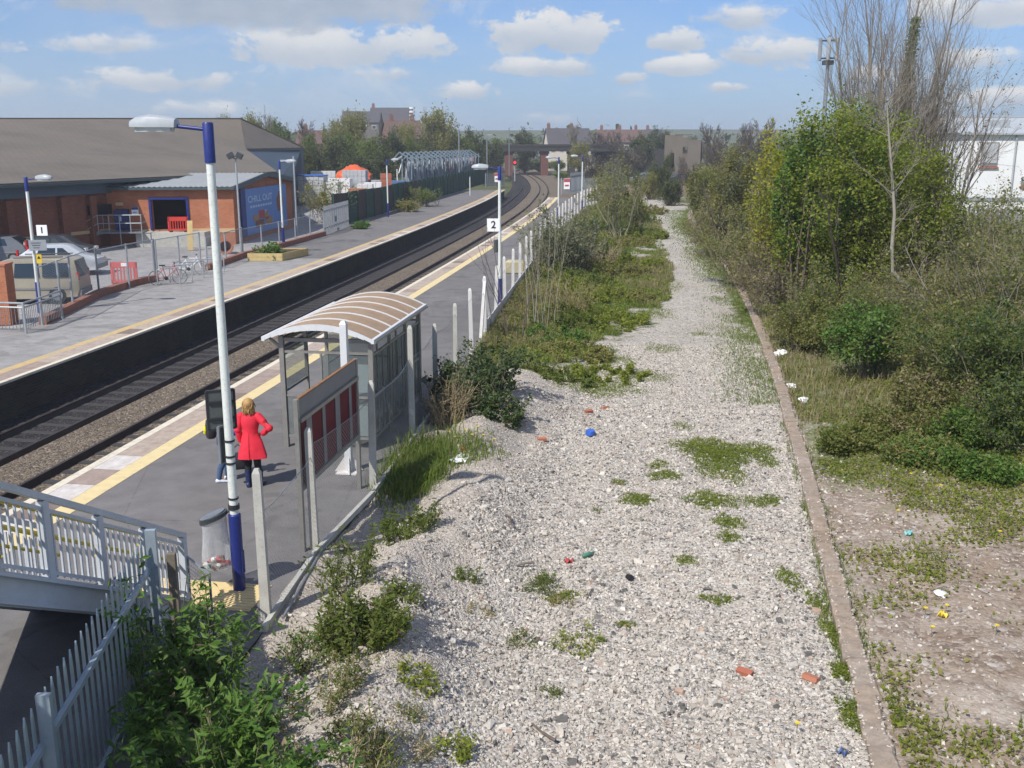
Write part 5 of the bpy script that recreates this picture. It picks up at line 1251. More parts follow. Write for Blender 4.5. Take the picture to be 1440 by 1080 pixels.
# orange sheeted load
a = atY(475, 243, 134); b = atY(522, 241, 134); t = thing('sheeted_load', 'long heap of building material under a bright orange sheet', 'sheeted heap', (0, 0, 0))
mb = MB(); n = 16; rings = []
for i in range(n + 1):
    f = i / n; c = a.lerp(b, f); hh = 1.25 * math.sin(math.pi * min(1, max(0, f * .9 + .06))) * (1 + .05 * math.sin(i * 2.2)) + .25
    rings.append([(c.x + random.uniform(-.15, .15), c.y + 1.6 * math.cos(th), 2.0 + hh * max(0, math.sin(th)) * (1 + random.uniform(-.13, .13)) - (.3 if j in (0, 8) else 0)) for j, th in enumerate(np.linspace(0, math.pi, 9))])
mb.loft(rings); mb.build('sheet', M['tarp_orange'], t, True)
mb = MB()
for i in range(5): q = a.lerp(b, (i + .5) / 5); mb.box((q.x, q.y, 1.0), (1.0, 2.4, 2.0))
mb.build('stack', M['dark_panel'], t)
# steel storage rack with many uprights
a = atY(566, 252, 128); b = atY(663, 238, 168); d = b - a; L = d.length; t = thing('storage_rack', 'long galvanised storage rack full of upright steel tubes beyond the green fence', 'rack', (a.x, a.y, 0), math.atan2(d.y, d.x))
zt = atY(566, 214, 128).z
for i in range(17):
    x = L * i / 16; mb = MB(); mb.bar((x, 0, 0), (x, 0, zt - .5), .16); mb.bar((x, -1.2, 0), (x, -1.2, zt - .5), .12); mb.bar((x, -1.5, zt - 1.1), (x, .3, zt), .14); mb.bar((x, .3, zt), (x, 1.2, zt - .9), .14); mb.bar((x, -1.2, 2.0), (x, 0, 2.0), .1); mb.build('upright', M['pipe_blue_grey'], t)
mb = MB()
for z in (.9, 2.0, 3.1, 4.0): mb.bar((0, -.05, z), (L, -.05, z), .1)
mb.build('beam', M['pipe_blue_grey'], t)
for i, (mt, nn) in enumerate((('pipe_blue_grey', 420), ('block_grey', 160), ('galv_pale', 380), ('block_red', 40))):
    mb = MB()
    for k in range(nn): x = random.uniform(0, L); hh = random.uniform(1.5, zt - 1); mb.bar((x, -.6 + random.uniform(-.5, .4), .2), (x + random.uniform(-.25, .25), -.5 + random.uniform(-.4, .4), hh), random.uniform(.06, .22))
    mb.build('stored_tubes', M[mt], t)['kind'] = 'stuff'
mb = MB(); mb.bar((-3.5, 0, zt - 1.0), (0, 0, zt - .6), .12, .2); mb.bar((-2.3, 0, 0), (-2.3, 0, zt - 2), .1); mb.bar((-2.3, -.2, zt - 2.5), (-.4, -.2, zt - .9), .1); mb.build('canopy_arm', M['block_white'], t)
# yard lighting columns
for (px_, py_, top, Y, lab) in ((646, 245, 182, 150, 'tall thin lighting column rising from the storage rack'), (685, 240, 190, 178, 'lighting column behind the far platform end gate'), (716, 240, 180, 215, 'slim pole standing against the brick bridge pier')):
    q = atY(px_, py_, Y); h = atY(px_, top, Y).z; q.z = -.5; t = thing('lighting_column', lab, 'street light', q, 0, 'lighting columns beyond the platforms'); mb = MB(); mb.tube([(0, 0, 0), (0, 0, h + .5)], .1, 7); mb.build('pole', M['galv'], t, True); mb = MB(); mb.box((.4, 0, h + .55), (.9, .3, .14)); mb.build('head', M['lantern_grey'], t)
# ------------------------------------------------------------------ signal
q = atY(724, 247, 200); q.z = -1.0; t = thing('railway_signal', 'railway signal showing a red light beside the track bend', 'signal', q)
zt = atY(724, 228, 200).z + 1
mb = MB(); mb.tube([(0, 0, 0), (0, 0, zt)], .14, 8); mb.build('post', M['galv_pale'], t, True); mb = MB(); mb.box((0, -.1, zt + .1), (.8, .3, 1.3)); mb.build('head', M['sign_black'], t)
mb = MB(); mb.ball((0, -.28, zt - .05), (.24, .06, .24)); mb.build('red_lamp', emit('signal_red', (1, .03, .03), 2.5), t)
# ------------------------------------------------------------------ brick road bridge
plain('bridge_beam', (.035, .033, .03), .8, 0, .3, .4); plain('stone_grey', (.15, .13, .108), .9, 0, .2, .5, bump=.3); plain('render_cream', (.60, .54, .45), .9, 0, .1, .6); plain('render_white', (.74, .74, .73), .8, 0, .06, .5); plain('roof_brown', (.12, .075, .06), .9, 0, .2, .6); plain('roof_slate', (.075, .07, .075), .8, 0, .15, .6); plain('roof_red', (.20, .09, .065), .9, 0, .2, .6); plain('pier_brick', (.13, .055, .042), .9, 0, .2, 1); plain('chimney_brick', (.20, .10, .075), .9, 0, .2, 1); plain('window_dark', (.03, .035, .04), .15, 0, .2, .5, .7)
YB = 238
xb0 = atY(650, 210, YB).x; xb1 = atY(862, 210, YB).x; zt = atY(750, 206, YB).z; zb = atY(750, 213, YB).z
t = thing('road_bridge', 'dark road bridge on brick piers crossing the tracks at the bend', 'bridge', (0, YB, 0))
mb = MB(); mb.box(((xb0 + xb1) / 2, 4, (zt + zb) / 2), (xb1 - xb0, 8, zt - zb)); mb.build('deck', M['bridge_beam'], t)
mb = MB(); mb.box(((xb0 + xb1) / 2, .0, zt + .25), (xb1 - xb0, .3, .5)); mb.box(((xb0 + xb1) / 2, -.15, zb + .1), (xb1 - xb0, .5, .18)); mb.build('parapet', M['bridge_beam'], t)
for (pl, pr, mt) in ((710, 721, 'pier_brick'), (760.5, 771, 'pier_brick'), (800, 809, 'bridge_beam'), (660, 668, 'bridge_beam')):
    xl_ = atY(pl, 225, YB).x; xr_ = atY(pr, 225, YB).x; mb = MB(); mb.box(((xl_ + xr_) / 2, 3.5, zb / 2 - .8), (xr_ - xl_, 6.6, zb + 1.6)); mb.box(((xl_ + xr_) / 2, 3.5, zb - .3), (xr_ - xl_ + .5, 7.0, .5)); mb.build('pier', M[mt], t)
for bx_ in ((xb0 - 12, 24), (xb1 + 9, 18)): mb = MB(); mb.box((bx_[0], 4, 1.6), (bx_[1], 8, 6.2)); mb.build('abutment', M['bridge_beam'], t)
# ------------------------------------------------------------------ houses
def house(label, px0, px1, py_e, py_r, Y, dep, wall, roof, rz=0, chim=(), wins=0, gable=None, name='house', cat='house'):
    a = atY(px0, py_e, Y); b = atY(px1, py_e, Y); zr_ = atY((px0 + px1) / 2, py_r, Y + dep / 2).z; w_ = b.x - a.x
    t = thing(name, label, cat, (a.x, Y, 0), rz)
    mb = MB(); mb.box((w_ / 2, dep / 2, a.z / 2 - .7), (w_, dep, a.z + 1.4)); 
    mb.add([(0, 0, a.z), (0, dep, a.z), (0, dep / 2, zr_ - .1), (w_, 0, a.z), (w_, dep, a.z), (w_, dep / 2, zr_ - .1)], [(0, 2, 1), (3, 4, 5)]); mb.build('wall', M[wall], t)
    o_ = .35; mb = MB()
    for s_, y0 in ((0, -o_), (1, dep + o_)):
        vs = [(-o_, y0, a.z - .12), (w_ + o_, y0, a.z - .12), (w_ + o_, dep / 2, zr_), (-o_, dep / 2, zr_)]
        mb.add(vs + [(x, y, z + .16) for x, y, z in vs], [(0, 1, 2, 3), (7, 6, 5, 4), (0, 4, 5, 1), (1, 5, 6, 2), (2, 6, 7, 3), (3, 7, 4, 0)])
    rf = mb.build('roof', M[roof], t)
    for f in chim:
        mb = MB(); mb.box((w_ * f, dep / 2, zr_ + .5), (.9, .6, 1.6)); 
        for k in (-.25, 0, .25): mb.tube([(w_ * f + k, dep / 2, zr_ + 1.2), (w_ * f + k, dep / 2, zr_ + 1.65)], .1, 7)
        mb.build('chimney', M['chimney_brick'], rf)
    for k in range(wins):
        x = w_ * (k + .5) / wins; z = a.z - 1.5; mb = MB(); mb.box((x, -.02, z), (1.3, .1, 1.2)); wf = mb.build('window', M['render_white'], t); mb = MB(); mb.box((x, -.06, z), (1.1, .08, 1.0)); mb.build('pane', M['window_dark'], wf)
    return t
house('long dark slate roofed house with white gable beyond the bridge', 772, 832, 203, 181, 290, 11, 'render_cream', 'roof_slate', .1, (.05, .6), 5)
house('brown roofed terrace half hidden behind bare trees right of the bridge', 840, 905, 200, 183, 320, 12, 'stone_grey', 'roof_brown', -.05, (.1, .5, .85), 4)
house('low distant house roof between the bridge and the ruin', 905, 932, 198, 183, 330, 10, 'stone_grey', 'roof_slate', 0, (.3,), 2)
house('brick red roofed houses behind the trees above the builders yard', 548, 598, 196, 170, 240, 12, 'chimney_brick', 'roof_brown', .3, (.2, .8), 3)
house('red roofed house seen between trees right of the supermarket roof', 418, 450, 202, 184, 235, 10, 'chimney_brick', 'roof_brown', .1, (.3,), 2)
house('long dark roof of a tall hall on the skyline behind the trees', 480, 532, 172, 157, 330, 16, 'stone_grey', 'roof_slate', .05, (), 4, name='hall', cat='building')
house('small dark roofed building topping the skyline beside the hall', 520, 574, 170, 152, 345, 12, 'stone_grey', 'roof_slate', .02, (.05,), 2, name='hall', cat='building')
# striped chimney mast
q = atY(580, 175, 345); h = atY(580, 151, 345).z; t = thing('striped_mast', 'pale banded mast standing on the skyline beside the hall', 'mast', (q.x, 345, 0)); mb = MB(); mb.tube([(0, 0, 0), (0, 0, h)], .35, 8); mb.build('pole', M['galv'], t, True)
for k in range(5): mb = MB(); mb.tube([(0, 0, h - .5 - k * 1.2), (0, 0, h + .1 - k * 1.2)], .95, 10); mb.build('band', M['render_white'], t, True)
# ruined stone building, right of centre
a = atY(936, 226, 172); b = atY(984, 226, 172); zt = atY(936, 190, 172).z; w_ = b.x - a.x
t = thing('stone_building', 'roofless grey stone building with dark openings beyond the old trackbed', 'building', (a.x, 172, 0), -.16)
mb = MB()
def wseg(x0, x1, z0, z1, y=0): mb.box(((x0 + x1) / 2, y, (z0 + z1) / 2), (x1 - x0, .5, z1 - z0))
wseg(0, w_ * .14, 0, zt); wseg(w_ * .14, w_ * .24, zt * .62, zt); wseg(w_ * .14, w_ * .24, 0, zt * .3); wseg(w_ * .24, w_ * .48, 0, zt); wseg(w_ * .48, w_ * .62, 0, zt * .45); wseg(w_ * .48, w_ * .62, zt * .75, zt * .95); wseg(w_ * .62, w_, 0, zt * .9); wseg(w_ * .12, w_ * .2, zt * .0, zt * .02); mb.box((0, 2.5, zt / 2), (.5, 5, zt)); mb.box((w_, 2.5, zt * .45), (.5, 4.5, zt * .9)); mb.box((w_ / 2, 5.1, zt * .3), (w_, .5, zt * .6)); mb.build('wall', M['stone_grey'], t)
mb = MB(); mb.box((w_ / 2, .0, zt + .08), (w_ * .5, .6, .16)); mb.build('coping', M['stone_grey'], t)
# parked cars and a low brown wall behind the far end of the path
for (px_, py_, Y, mt, lab) in ((906, 226, 150, 'paint_grey', 'grey car parked far off left of the stone building'), (956, 229, 148, 'paint_dark', 'dark car parked far off in front of the stone building')):
    q = atY(px_, py_, Y); q.z = 0.6; car(lab, q, R_(10), 3.8, 1.68, 1.46, hb, mt, wins=((-.75, -.05, -.3, -.05, .98, 1.34), (.05, .95, .05, .8, .98, 1.34)))
a = atY(880, 244, 138); mb = MB(); mb.box((12, 2, -.25), (34, 6, 1.7)); o = mb.build('earth_bank', M['soil'], None, loc=(a.x, 138, .0), rz=-.1); struct(o)
# ------------------------------------------------------------------ white industrial building at right
Yw = 92; a = atY(1342, 300, Yw); b = atY(1600, 300, Yw); zt = atY(1342, 187, Yw).z; zr_ = atY(1342, 165, Yw + 6).z; w_ = b.x - a.x
t = thing('industrial_unit', 'long white industrial unit with pale grey roof seen behind the bare tree', 'building', (a.x, Yw, 0), -.03)
mb = MB(); mb.box((w_ / 2, 10, zt / 2 - .2), (w_, 20, zt + .4)); mb.build('wall', M['render_white'], t)
plain('roof_pale', (.40, .43, .45), .6, .1, .1, .5)
mb = MB(); mb.add([(-.4, -.4, zt), (w_, -.4, zt), (w_, 7, zr_), (-.4, 7, zr_), (-.4, 20.4, zt), (w_, 20.4, zt), (-.4, -.4, zt - .15), (w_, -.4, zt - .15)], [(0, 1, 2, 3), (3, 2, 5, 4), (6, 7, 1, 0), (0, 3, 4)]); rf = mb.build('roof', M['roof_pale'], t)
mb = MB(); mb.bar((-.4, 7, zr_ + .05), (w_, 7, zr_ + .05), .4, .12); mb.build('ridge_cap', M['lantern_grey'], rf)
x = (1408 - 1342) / 258 * w_; mb = MB(); mb.box((x, 2.5, zt + .75), (1.3, 1.2, .8)); mb.build('rooflight', M['lantern_grey'], rf)
for pxw, z0, z1, ww in ((1382, 4.3, 6.4, 1.5), (1438, 2.6, 3.4, 1.1), (1470, 4.3, 6.4, 1.5)):
    x = (pxw - 1342) / 258 * w_; mb = MB(); mb.box((x, -.03, (z0 + z1) / 2), (ww, .12, z1 - z0)); wf = mb.build('window', M['panel_grey'], t); mb = MB(); mb.box((x, -.07, (z0 + z1) / 2 + .1), (ww - .2, .1, z1 - z0 - .4)); mb.build('pane', M['block_grey'], wf)
    mb = MB(); mb.box((x, -.08, z0 - .1), (ww + .2, .2, .14)); mb.build('sill', M['block_red'], wf)
mb = MB(); x = (1416 - 1342) / 258 * w_; mb.tube([(x, -.12, 0), (x, -.12, zt)], .09, 8); mb.build('drainpipe', M['lantern_grey'], t)
mb = MB(); mb.box((w_ / 2, -.04, 1.4), (w_, .1, .3)); mb.build('band', M['galv_pale'], t)
# telecoms mast
q = atY(1162, 120, 125); h = atY(1162, 52, 125).z; t = thing('telecom_mast', 'telecoms mast with a cluster of pale panel antennas rising beside the bare tree', 'mast', (q.x, 125, 0))
mb = MB(); mb.tube([(0, 0, 0), (0, 0, h + .2)], [.35, .18], 10); mb.build('pole', M['galv'], t, True)
for k in range(6):
    a_ = k * math.pi / 3 + .2; x, y = 1.15 * math.cos(a_), 1.15 * math.sin(a_); mb = MB(); mb.box((x, y, h - 1.4), (.38, .22, 2.5), 0, Matrix.Rotation(a_ + math.pi / 2, 3, 'Z')); mb.build('antenna', M['galv_pale'], t)
mb = MB()
for z in (h - .4, h - 2.4):
    for k in range(6): a0, a1 = k * math.pi / 3 + .2, (k + 1) * math.pi / 3 + .2; mb.bar((math.cos(a0), math.sin(a0), z), (math.cos(a1), math.sin(a1), z), .07); mb.bar((0, 0, z), (math.cos(a0), math.sin(a0), z), .06)
mb.build('headframe', M['dark_panel'], t); mb = MB(); mb.box((0, 0, h - 2.9), (1.1, 1.1, .5)); mb.build('equipment_box', M['dark_panel'], t)
# grey fence stretch behind the scrub at right and by the track bend
def palis(p0, p1, h, lab):
    d = p1 - p0; L = d.length; t = thing('palisade_fence', lab, 'fence', p0, math.atan2(d.y, d.x)); mb = MB(); n = int(L / .3)
    for i in range(n): mb.box((L * (i + .5) / n, 0, h / 2), (.16, .04, h))
    mb.build('paling', M['galv'], t); mb = MB(); mb.bar((0, .05, .5), (L, .05, .5), .06); mb.bar((0, .05, h - .4), (L, .05, h - .4), .06); mb.build('rail', M['galv'], t)
p0 = atY(1330, 330, 70); p1 = atY(1600, 350, 62); p0.z = p1.z = -.2; palis(p0, p1, 2.3, 'grey palisade fence in front of the white industrial unit')
p0 = atY(802, 262, 150); p1 = atY(822, 255, 160); p0.z = p1.z = -1; palis(p0, p1, 3.0, 'short grey palisade fence beyond the near platform end')
# ------------------------------------------------------------------ people
plain('skin', (.50, .30, .22), .55, 0, .08, 9); plain('coat_red', (.66, .022, .045), .75, 0, .22, 6, bump=.5, bscale=9); plain('hair_blonde', (.40, .24, .09), .6, 0, .35, 14, bump=.6, bscale=60)
plain('black_cloth', (.014, .014, .018), .8); plain('boot_navy', (.02, .03, .09), .5); plain('denim', (.05, .09, .18), .85, 0, .2, 8); plain('top_blue', (.03, .06, .36), .75, 0, .15, 6); plain('hair_dark', (.05, .03, .02), .6, 0, .3, 12)
plain('trainer_white', (.6, .65, .72), .6); plain('disc_yellow', (.75, .68, .02), .5); plain('bag_black', (.03, .03, .034), .45, 0, .2, 5); plain('eye_white', (.7, .7, .7), .3)
def skin_mesh(name, J, Eg, mat, parent, root, sub=2):
    """J: {name:(x,y,z,r)}"""
    keys = list(J); ix = {k: i for i, k in enumerate(keys)}
    me = bpy.data.meshes.new(name); me.from_pydata([J[k][:3] for k in keys], [(ix[a], ix[b]) for a, b in Eg], [])
    o = bpy.data.objects.new(name, me); col.objects.link(o)
    md = o.modifiers.new('Skin', 'SKIN'); md.use_smooth_shade = True; md.branch_smoothing = .6
    sv = me.skin_vertices[0].data
    for k, i in ix.items(): r = J[k][3]; sv[i].radius = r if isinstance(r, tuple) else (r, r); sv[i].use_root = (k == root)
    s = o.modifiers.new('Sub', 'SUBSURF'); s.levels = sub; s.render_levels = sub
    bpy.context.view_layer.update(); dg = bpy.context.evaluated_depsgraph_get()
    m2 = bpy.data.meshes.new_from_object(o.evaluated_get(dg)); m2.name = name; m2.materials.clear()
    col.objects.unlink(o); bpy.data.objects.remove(o)
    for m_ in (mat if isinstance(mat, list) else [mat]): m2.materials.append(m_)
    m2.polygons.foreach_set('use_smooth', [True] * len(m2.polygons)); m2.polygons.foreach_set('material_index', [0] * len(m2.polygons))
    o = bpy.data.objects.new(name, m2); col.objects.link(o); o.parent = parent; return o
def hand(J, Eg, wrist, side, w, d, curl=.6, s=1.0, across=(1, 0, 0)):
    """five fingers grown from a palm; w wrist position, d pointing direction, across = palm width direction (towards the thumb)"""
    w = Vector(w); d = Vector(d).normalized(); a = Vector(across); a = (a - d * a.dot(d)).normalized(); n = d.cross(a)
    pm = w + d * .055 * s; J[side + 'palm'] = (*pm, (.034 * s, .018 * s)); Eg.append((wrist, side + 'palm'))
    for i, (off, ln) in enumerate(((-.030, .055), (-.010, .072), (.010, .078), (.029, .068))):
        p = pm + d * .035 * s + a * off * s; k = f'{side}f{i}'
        J[k + 'a'] = (*p, .0095 * s); Eg.append((side + 'palm', k + 'a'))
        c = curl
        q = p + (d * math.cos(c) + n * math.sin(c)) * ln * .5 * s; J[k + 'b'] = (*q, .0088 * s); Eg.append((k + 'a', k + 'b'))
        q2 = q + (d * math.cos(2 * c) + n * math.sin(2 * c)) * ln * .55 * s; J[k + 'c'] = (*q2, .0072 * s); Eg.append((k + 'b', k + 'c'))
    p = pm - d * .02 * s + a * .036 * s; J[side + 't1'] = (*p, .011 * s); Eg.append((side + 'palm', side + 't1'))
    q = p + (d * .75 + a * .5 + n * .35).normalized() * .045 * s; J[side + 't2'] = (*q, .0095 * s); Eg.append((side + 't1', side + 't2'))
def person(loc, rz, label, k, arms, legs, cloth):
    """arms: dict of elbow/wrist for L,R in local metres at scale 1; local +y is the way the person faces"""
    t = thing('person', label, 'person', loc, rz); t.scale = (k, k, k)
    J = dict(pelvis=(0, 0, .93, (.135, .10)), waist=(0, .005, 1.08, (.115, .085)), chest=(0, -.005, 1.27, (.145, .10)), coll=(0, -.01, 1.42, (.10, .07)), neck=(0, .005, 1.49, .05), jaw=(0, .03, 1.555, (.055, .06)), head=(0, .02, 1.63, (.073, .088)), crown=(0, .01, 1.70, (.05, .06)), nose=(0, .118, 1.608, .012), nose0=(0, .08, 1.625, .03))
    Eg = [('pelvis', 'waist'), ('waist', 'chest'), ('chest', 'coll'), ('coll', 'neck'), ('neck', 'jaw'), ('jaw', 'head'), ('head', 'crown'), ('head', 'nose0'), ('nose0', 'nose')]
    for sd_, sg in (('L', -1), ('R', 1)):
        J[sd_ + 'ear'] = (sg * .078, .005, 1.615, (.012, .022)); Eg.append(('head', sd_ + 'ear'))
        J[sd_ + 'sh'] = (sg * .165, -.01, 1.40, .058); Eg.append(('coll', sd_ + 'sh'))
        e, w_ = arms[sd_]; J[sd_ + 'el'] = (*e, .033); J[sd_ + 'wr'] = (*w_, .026); Eg += [(sd_ + 'sh', sd_ + 'el'), (sd_ + 'el', sd_ + 'wr')]
        d = Vector(w_) - Vector(e); hand(J, Eg, sd_ + 'wr', sd_, w_, arms.get(sd_ + 'd', d), arms.get(sd_ + 'c', .5), 1, arms.get(sd_ + 'a', (0, 1, 0)))
        kn, an = legs[sd_]; J[sd_ + 'hip'] = (sg * .09, 0, .86, .088); J[sd_ + 'kn'] = (*kn, .058); J[sd_ + 'ca'] = (kn[0] * .4 + an[0] * .6 if 0 else (kn[0] + an[0]) / 2, (kn[1] + an[1]) / 2 - .015, kn[2] * .6 + an[2] * .4, .055); J[sd_ + 'an'] = (*an, .037); J[sd_ + 'to'] = (an[0] + sg * .02, an[1] + .15, an[2] - .045, .032)
        Eg += [('pelvis', sd_ + 'hip'), (sd_ + 'hip', sd_ + 'kn'), (sd_ + 'kn', sd_ + 'ca'), (sd_ + 'ca', sd_ + 'an'), (sd_ + 'an', sd_ + 'to')]
    body = skin_mesh('body', J, Eg, M['skin'], t, 'pelvis')
    for sg in (-1, 1): mb = MB(); mb.ball((sg * .03, .098, 1.635), .012, 0, 8, 6); mb.build('eye', M['eye_white'], t, True)
    mb = MB(); mb.tube([(-.022, .098, 1.565), (0, .106, 1.563), (.022, .098, 1.565)], .006, 6); mb.build('mouth', M['lit_red'], t, True)
    cloth(t, J); return t
def ellr(c, rx, ry, n=20, ph=0, wob=0, seed=0):
    return [(c[0] + rx * (1 + wob * math.sin(3 * a + seed) + wob * .7 * math.sin(7 * a + seed * 2)) * math.cos(a + ph), c[1] + ry * (1 + wob * math.sin(3 * a + seed)) * math.sin(a + ph), c[2]) for a in np.linspace(0, 2 * math.pi, n, endpoint=False)]
def sleeve(mb, pts, rs, n=12): mb.tube(pts, rs, n)
def leg_cloth(t, J, name, mat, r=1.18, z_cut=None):
    for s in 'LR':
        mb = MB(); P = [Vector(J[s + k][:3]) for k in ('hip', 'kn', 'ca', 'an')]; R = [J[s + 'hip'][3] * r, J[s + 'kn'][3] * r * 1.05, J[s + 'ca'][3] * r, J[s + 'an'][3] * r * 1.25]
        P[-1] = P[-1] + Vector((0, 0, .01)); mb.tube([P[0] + Vector((0, 0, .06))] + P, [R[0]] + R, 14); mb.build(name, mat, t, True)
def shoe(t, J, mat, top=.10):
    for s in 'LR':
        a = Vector(J[s + 'an'][:3]); b = Vector(J[s + 'to'][:3]); z = .0; d = b - a; d.z = 0; d.normalize(); n_ = Vector((d.y, -d.x, 0)); mb = MB(); rings = []
        for (u, w_, h) in ((-.075, .028, .07), (-.05, .042, .10), (.03, .045, .105), (.10, .047, .075), (.17, .045, .055), (.215, .028, .04)):
            c = Vector((a.x, a.y, a.z - .085)) + d * u; rings.append([tuple(c + n_ * (w_ * math.cos(q)) + Vector((0, 0, h * .5 + h * .5 * math.sin(q)))) for q in np.linspace(0, 2 * math.pi, 12, endpoint=False)])
        mb.loft(rings)
        if top > .12: mb.tube([a + Vector((0, 0, -.02)), a + Vector((0, 0, top))], [.052, .062], 12)
        mb.build('shoe', mat, t, True)
# the woman in red, seen from behind, right hand on her hip
def dress(t, J):
    mb = MB(); S = [(1.475, .075, .065, 0), (1.44, .135, .085, 0), (1.40, .185, .105, 0), (1.30, .185, .125, .012), (1.20, .165, .118, .025), (1.10, .142, .108, .03), (1.02, .165, .128, .05), (.92, .20, .155, .06), (.80, .232, .18, .07), (.74, .247, .192, .085), (.68, .262, .205, .10), (.60, .275, .215, .12)]
    mb.loft([ellr((.012 if z < 1 else 0, -.005, z), rx, ry, 44, 0, wb, 1 + i * .12) for i, (z, rx, ry, wb) in enumerate(S)]); mb.build('coat', M['coat_red'], t, True); mb = MB(); mb.tube([(0.012, -.228, .60), (.008, -.20, .75), (.004, -.165, .92), (0, -.115, 1.1)], .007, 5); mb.build('back_seam', M['coat_red'], t, True)
    for s in 'LR':
        P = [J[s + 'sh'][:3], tuple((Vector(J[s + 'sh'][:3]) * .5 + Vector(J[s + 'el'][:3]) * .5)), J[s + 'el'][:3], tuple((Vector(J[s + 'wr'][:3]) * .6 + Vector(J[s + 'el'][:3]) * .4)), J[s + 'wr'][:3]]
        mb = MB(); mb.ball(J[s + 'sh'][:3], .078, 0, 14, 10); mb.tube(P, [.078, .072, .068, .060, .055], 14); mb.ball(J[s + 'el'][:3], .072, 0, 14, 10); mb.build('sleeve', M['coat_red'], t, True)
    mb = MB(); mb.loft([ellr((0, 0, 1.43), .155, .10, 22, 0, .03), ellr((0, -.004, 1.455), .135, .092, 22, 0, .03), ellr((0, .0, 1.50), .082, .075, 22), ellr((0, .0, 1.49), .066, .06, 22)]); mb.build('collar', M['coat_red'], t, True)
    mb = MB(); mb.loft([ellr((0, 0, 1.075), .150, .116, 22), ellr((0, 0, 1.115), .150, .116, 22)]); mb.build('belt', M['coat_red'], t, True)
    rr = random.Random(8); mb = MB(); mb.ball((0, -.02, 1.655), (.105, .115, .105), 0, 18, 12, .03, rr)
    for i in range(240):
        a = rr.uniform(math.pi * .95, math.pi * 2.05); z = rr.uniform(1.56, 1.74); q = rr.uniform(.075, .112) * (1 - .9 * max(0, z - 1.68) / .08 * .5); pts = [(q * math.cos(a), -.02 + q * math.sin(a) * .95, z)]
        for k in range(4): a += rr.uniform(-.16, .16); q = min(.135, q + rr.uniform(-.004, .012)); z -= rr.uniform(.018, .036); pts.append((q * math.cos(a), -.02 + q * math.sin(a) * .95, z))
        mb.tube(pts, [.006, .009, .009, .008, .003], 5)
    mb.build('hair', M['hair_blonde'], t, True)
    leg_cloth(t, J, 'legging', M['black_cloth'], 1.12); shoe(t, J, M['boot_navy'], .26)
wl_ = at(357, 684)
woman = person(wl_, -.06, 'woman in a red belted coat seen from behind, hand on hip, holding a black bag', .995,
    dict(L=((-.225, -.035, 1.14), (-.215, .035, .90)), R=((.40, -.10, 1.20), (.235, .02, 1.06)), Ld=(-.02, .05, -1), La=(0, 1, 0), Lc=.85, Rd=(-.8, .45, -.35), Ra=(0, .3, 1), Rc=.3),
    dict(L=((-.085, .03, .47), (-.09, -.02, .085)), R=((.10, -.0, .47), (.125, .03, .085))), dress)
def bag(loc, rz):
    t = thing('handbag', 'black handbag with two straps hanging from the hand of the woman in red', 'handbag', loc, rz)
    mb = MB(); rings = []
    for (z, w_, d_) in ((0, .16, .065), (.02, .18, .08), (.14, .18, .085), (.25, .16, .065), (.30, .14, .03)): rings.append([(w_ * math.copysign(abs(math.cos(a)) ** .5, math.cos(a)), d_ * math.copysign(abs(math.sin(a)) ** .7, math.sin(a)), z) for a in np.linspace(0, 2 * math.pi, 24, endpoint=False)])
    mb.loft(rings); mb.build('body', M['bag_black'], t, True)
    for y in (-.03, .03): mb = MB(); mb.tube([(-.1, y, .28), (-.07, y * .8, .40), (0, y * .3, .455), (.07, y * .8, .40), (.1, y, .28)], .009, 6); mb.build('strap', M['bag_black'], t, True)
    return t
hw = Matrix.Rotation(-.06, 3, 'Z') @ Vector((-.27, .03, .80)); bag(wl_ + Vector((hw.x, hw.y, hw.z - .455)), .35).scale = (1.22, 1.15, 1.05)
# the child behind the poster case, facing right
def kid(t, J):
    mb = MB(); S = [(1.475, .07, .06), (1.44, .125, .082), (1.40, .178, .10), (1.28, .172, .118), (1.12, .15, .108), (.98, .165, .12), (.86, .168, .125)]
    mb.loft([ellr((0, -.005, z), rx, ry, 22, 0, .02, i) for i, (z, rx, ry) in enumerate(S)]); mb.build('top', M['top_blue'], t, True)
    for s in 'LR':
        P = [J[s + 'sh'][:3], J[s + 'el'][:3], tuple(Vector(J[s + 'wr'][:3]) * .85 + Vector(J[s + 'el'][:3]) * .15)]
        mb = MB(); mb.ball(J[s + 'sh'][:3], .07, 0, 12, 8); mb.tube(P, [.068, .056, .046], 12); mb.ball(J[s + 'el'][:3], .055, 0, 10, 8); mb.build('sleeve', M['top_blue'], t, True)
    rr = random.Random(3); mb = MB(); mb.ball((0, -.01, 1.66), (.092, .108, .10), 0, 16, 12, .04, rr); mb.ball((0, -.05, 1.60), (.075, .06, .08), 0, 12, 8, .04, rr); mb.build('hair', M['hair_dark'], t, True)
    leg_cloth(t, J, 'jeans_leg', M['denim'], 1.2); mb = MB(); mb.loft([ellr((0, 0, z), rx, ry, 20) for z, rx, ry in ((.80, .15, .11), (.9, .165, .12), (.98, .15, .11))]); mb.build('jeans_seat', M['denim'], t, True)
    shoe(t, J, M['trainer_white'])
kp_ = at(317, 676)
person(kp_, R_(-70), 'child in blue top and jeans, mostly hidden behind the poster case', .86,
    dict(L=((-.20, .12, 1.18), (-.14, .38, 1.24)), R=((.21, .10, 1.16), (.15, .36, 1.12)), La=(0, 0, 1), Ra=(0, 0, 1)), dict(L=((-.09, .09, .47), (-.10, .06, .085)), R=((.09, -.02, .47), (.10, -.14, .085))), kid)
t = thing('backpack', 'black backpack with a round yellow badge on the back of the child', 'backpack', kp_ + Matrix.Rotation(R_(-70), 3, 'Z') @ Vector((0, -.205, .90)), R_(-70))
mb = MB(); rings = []
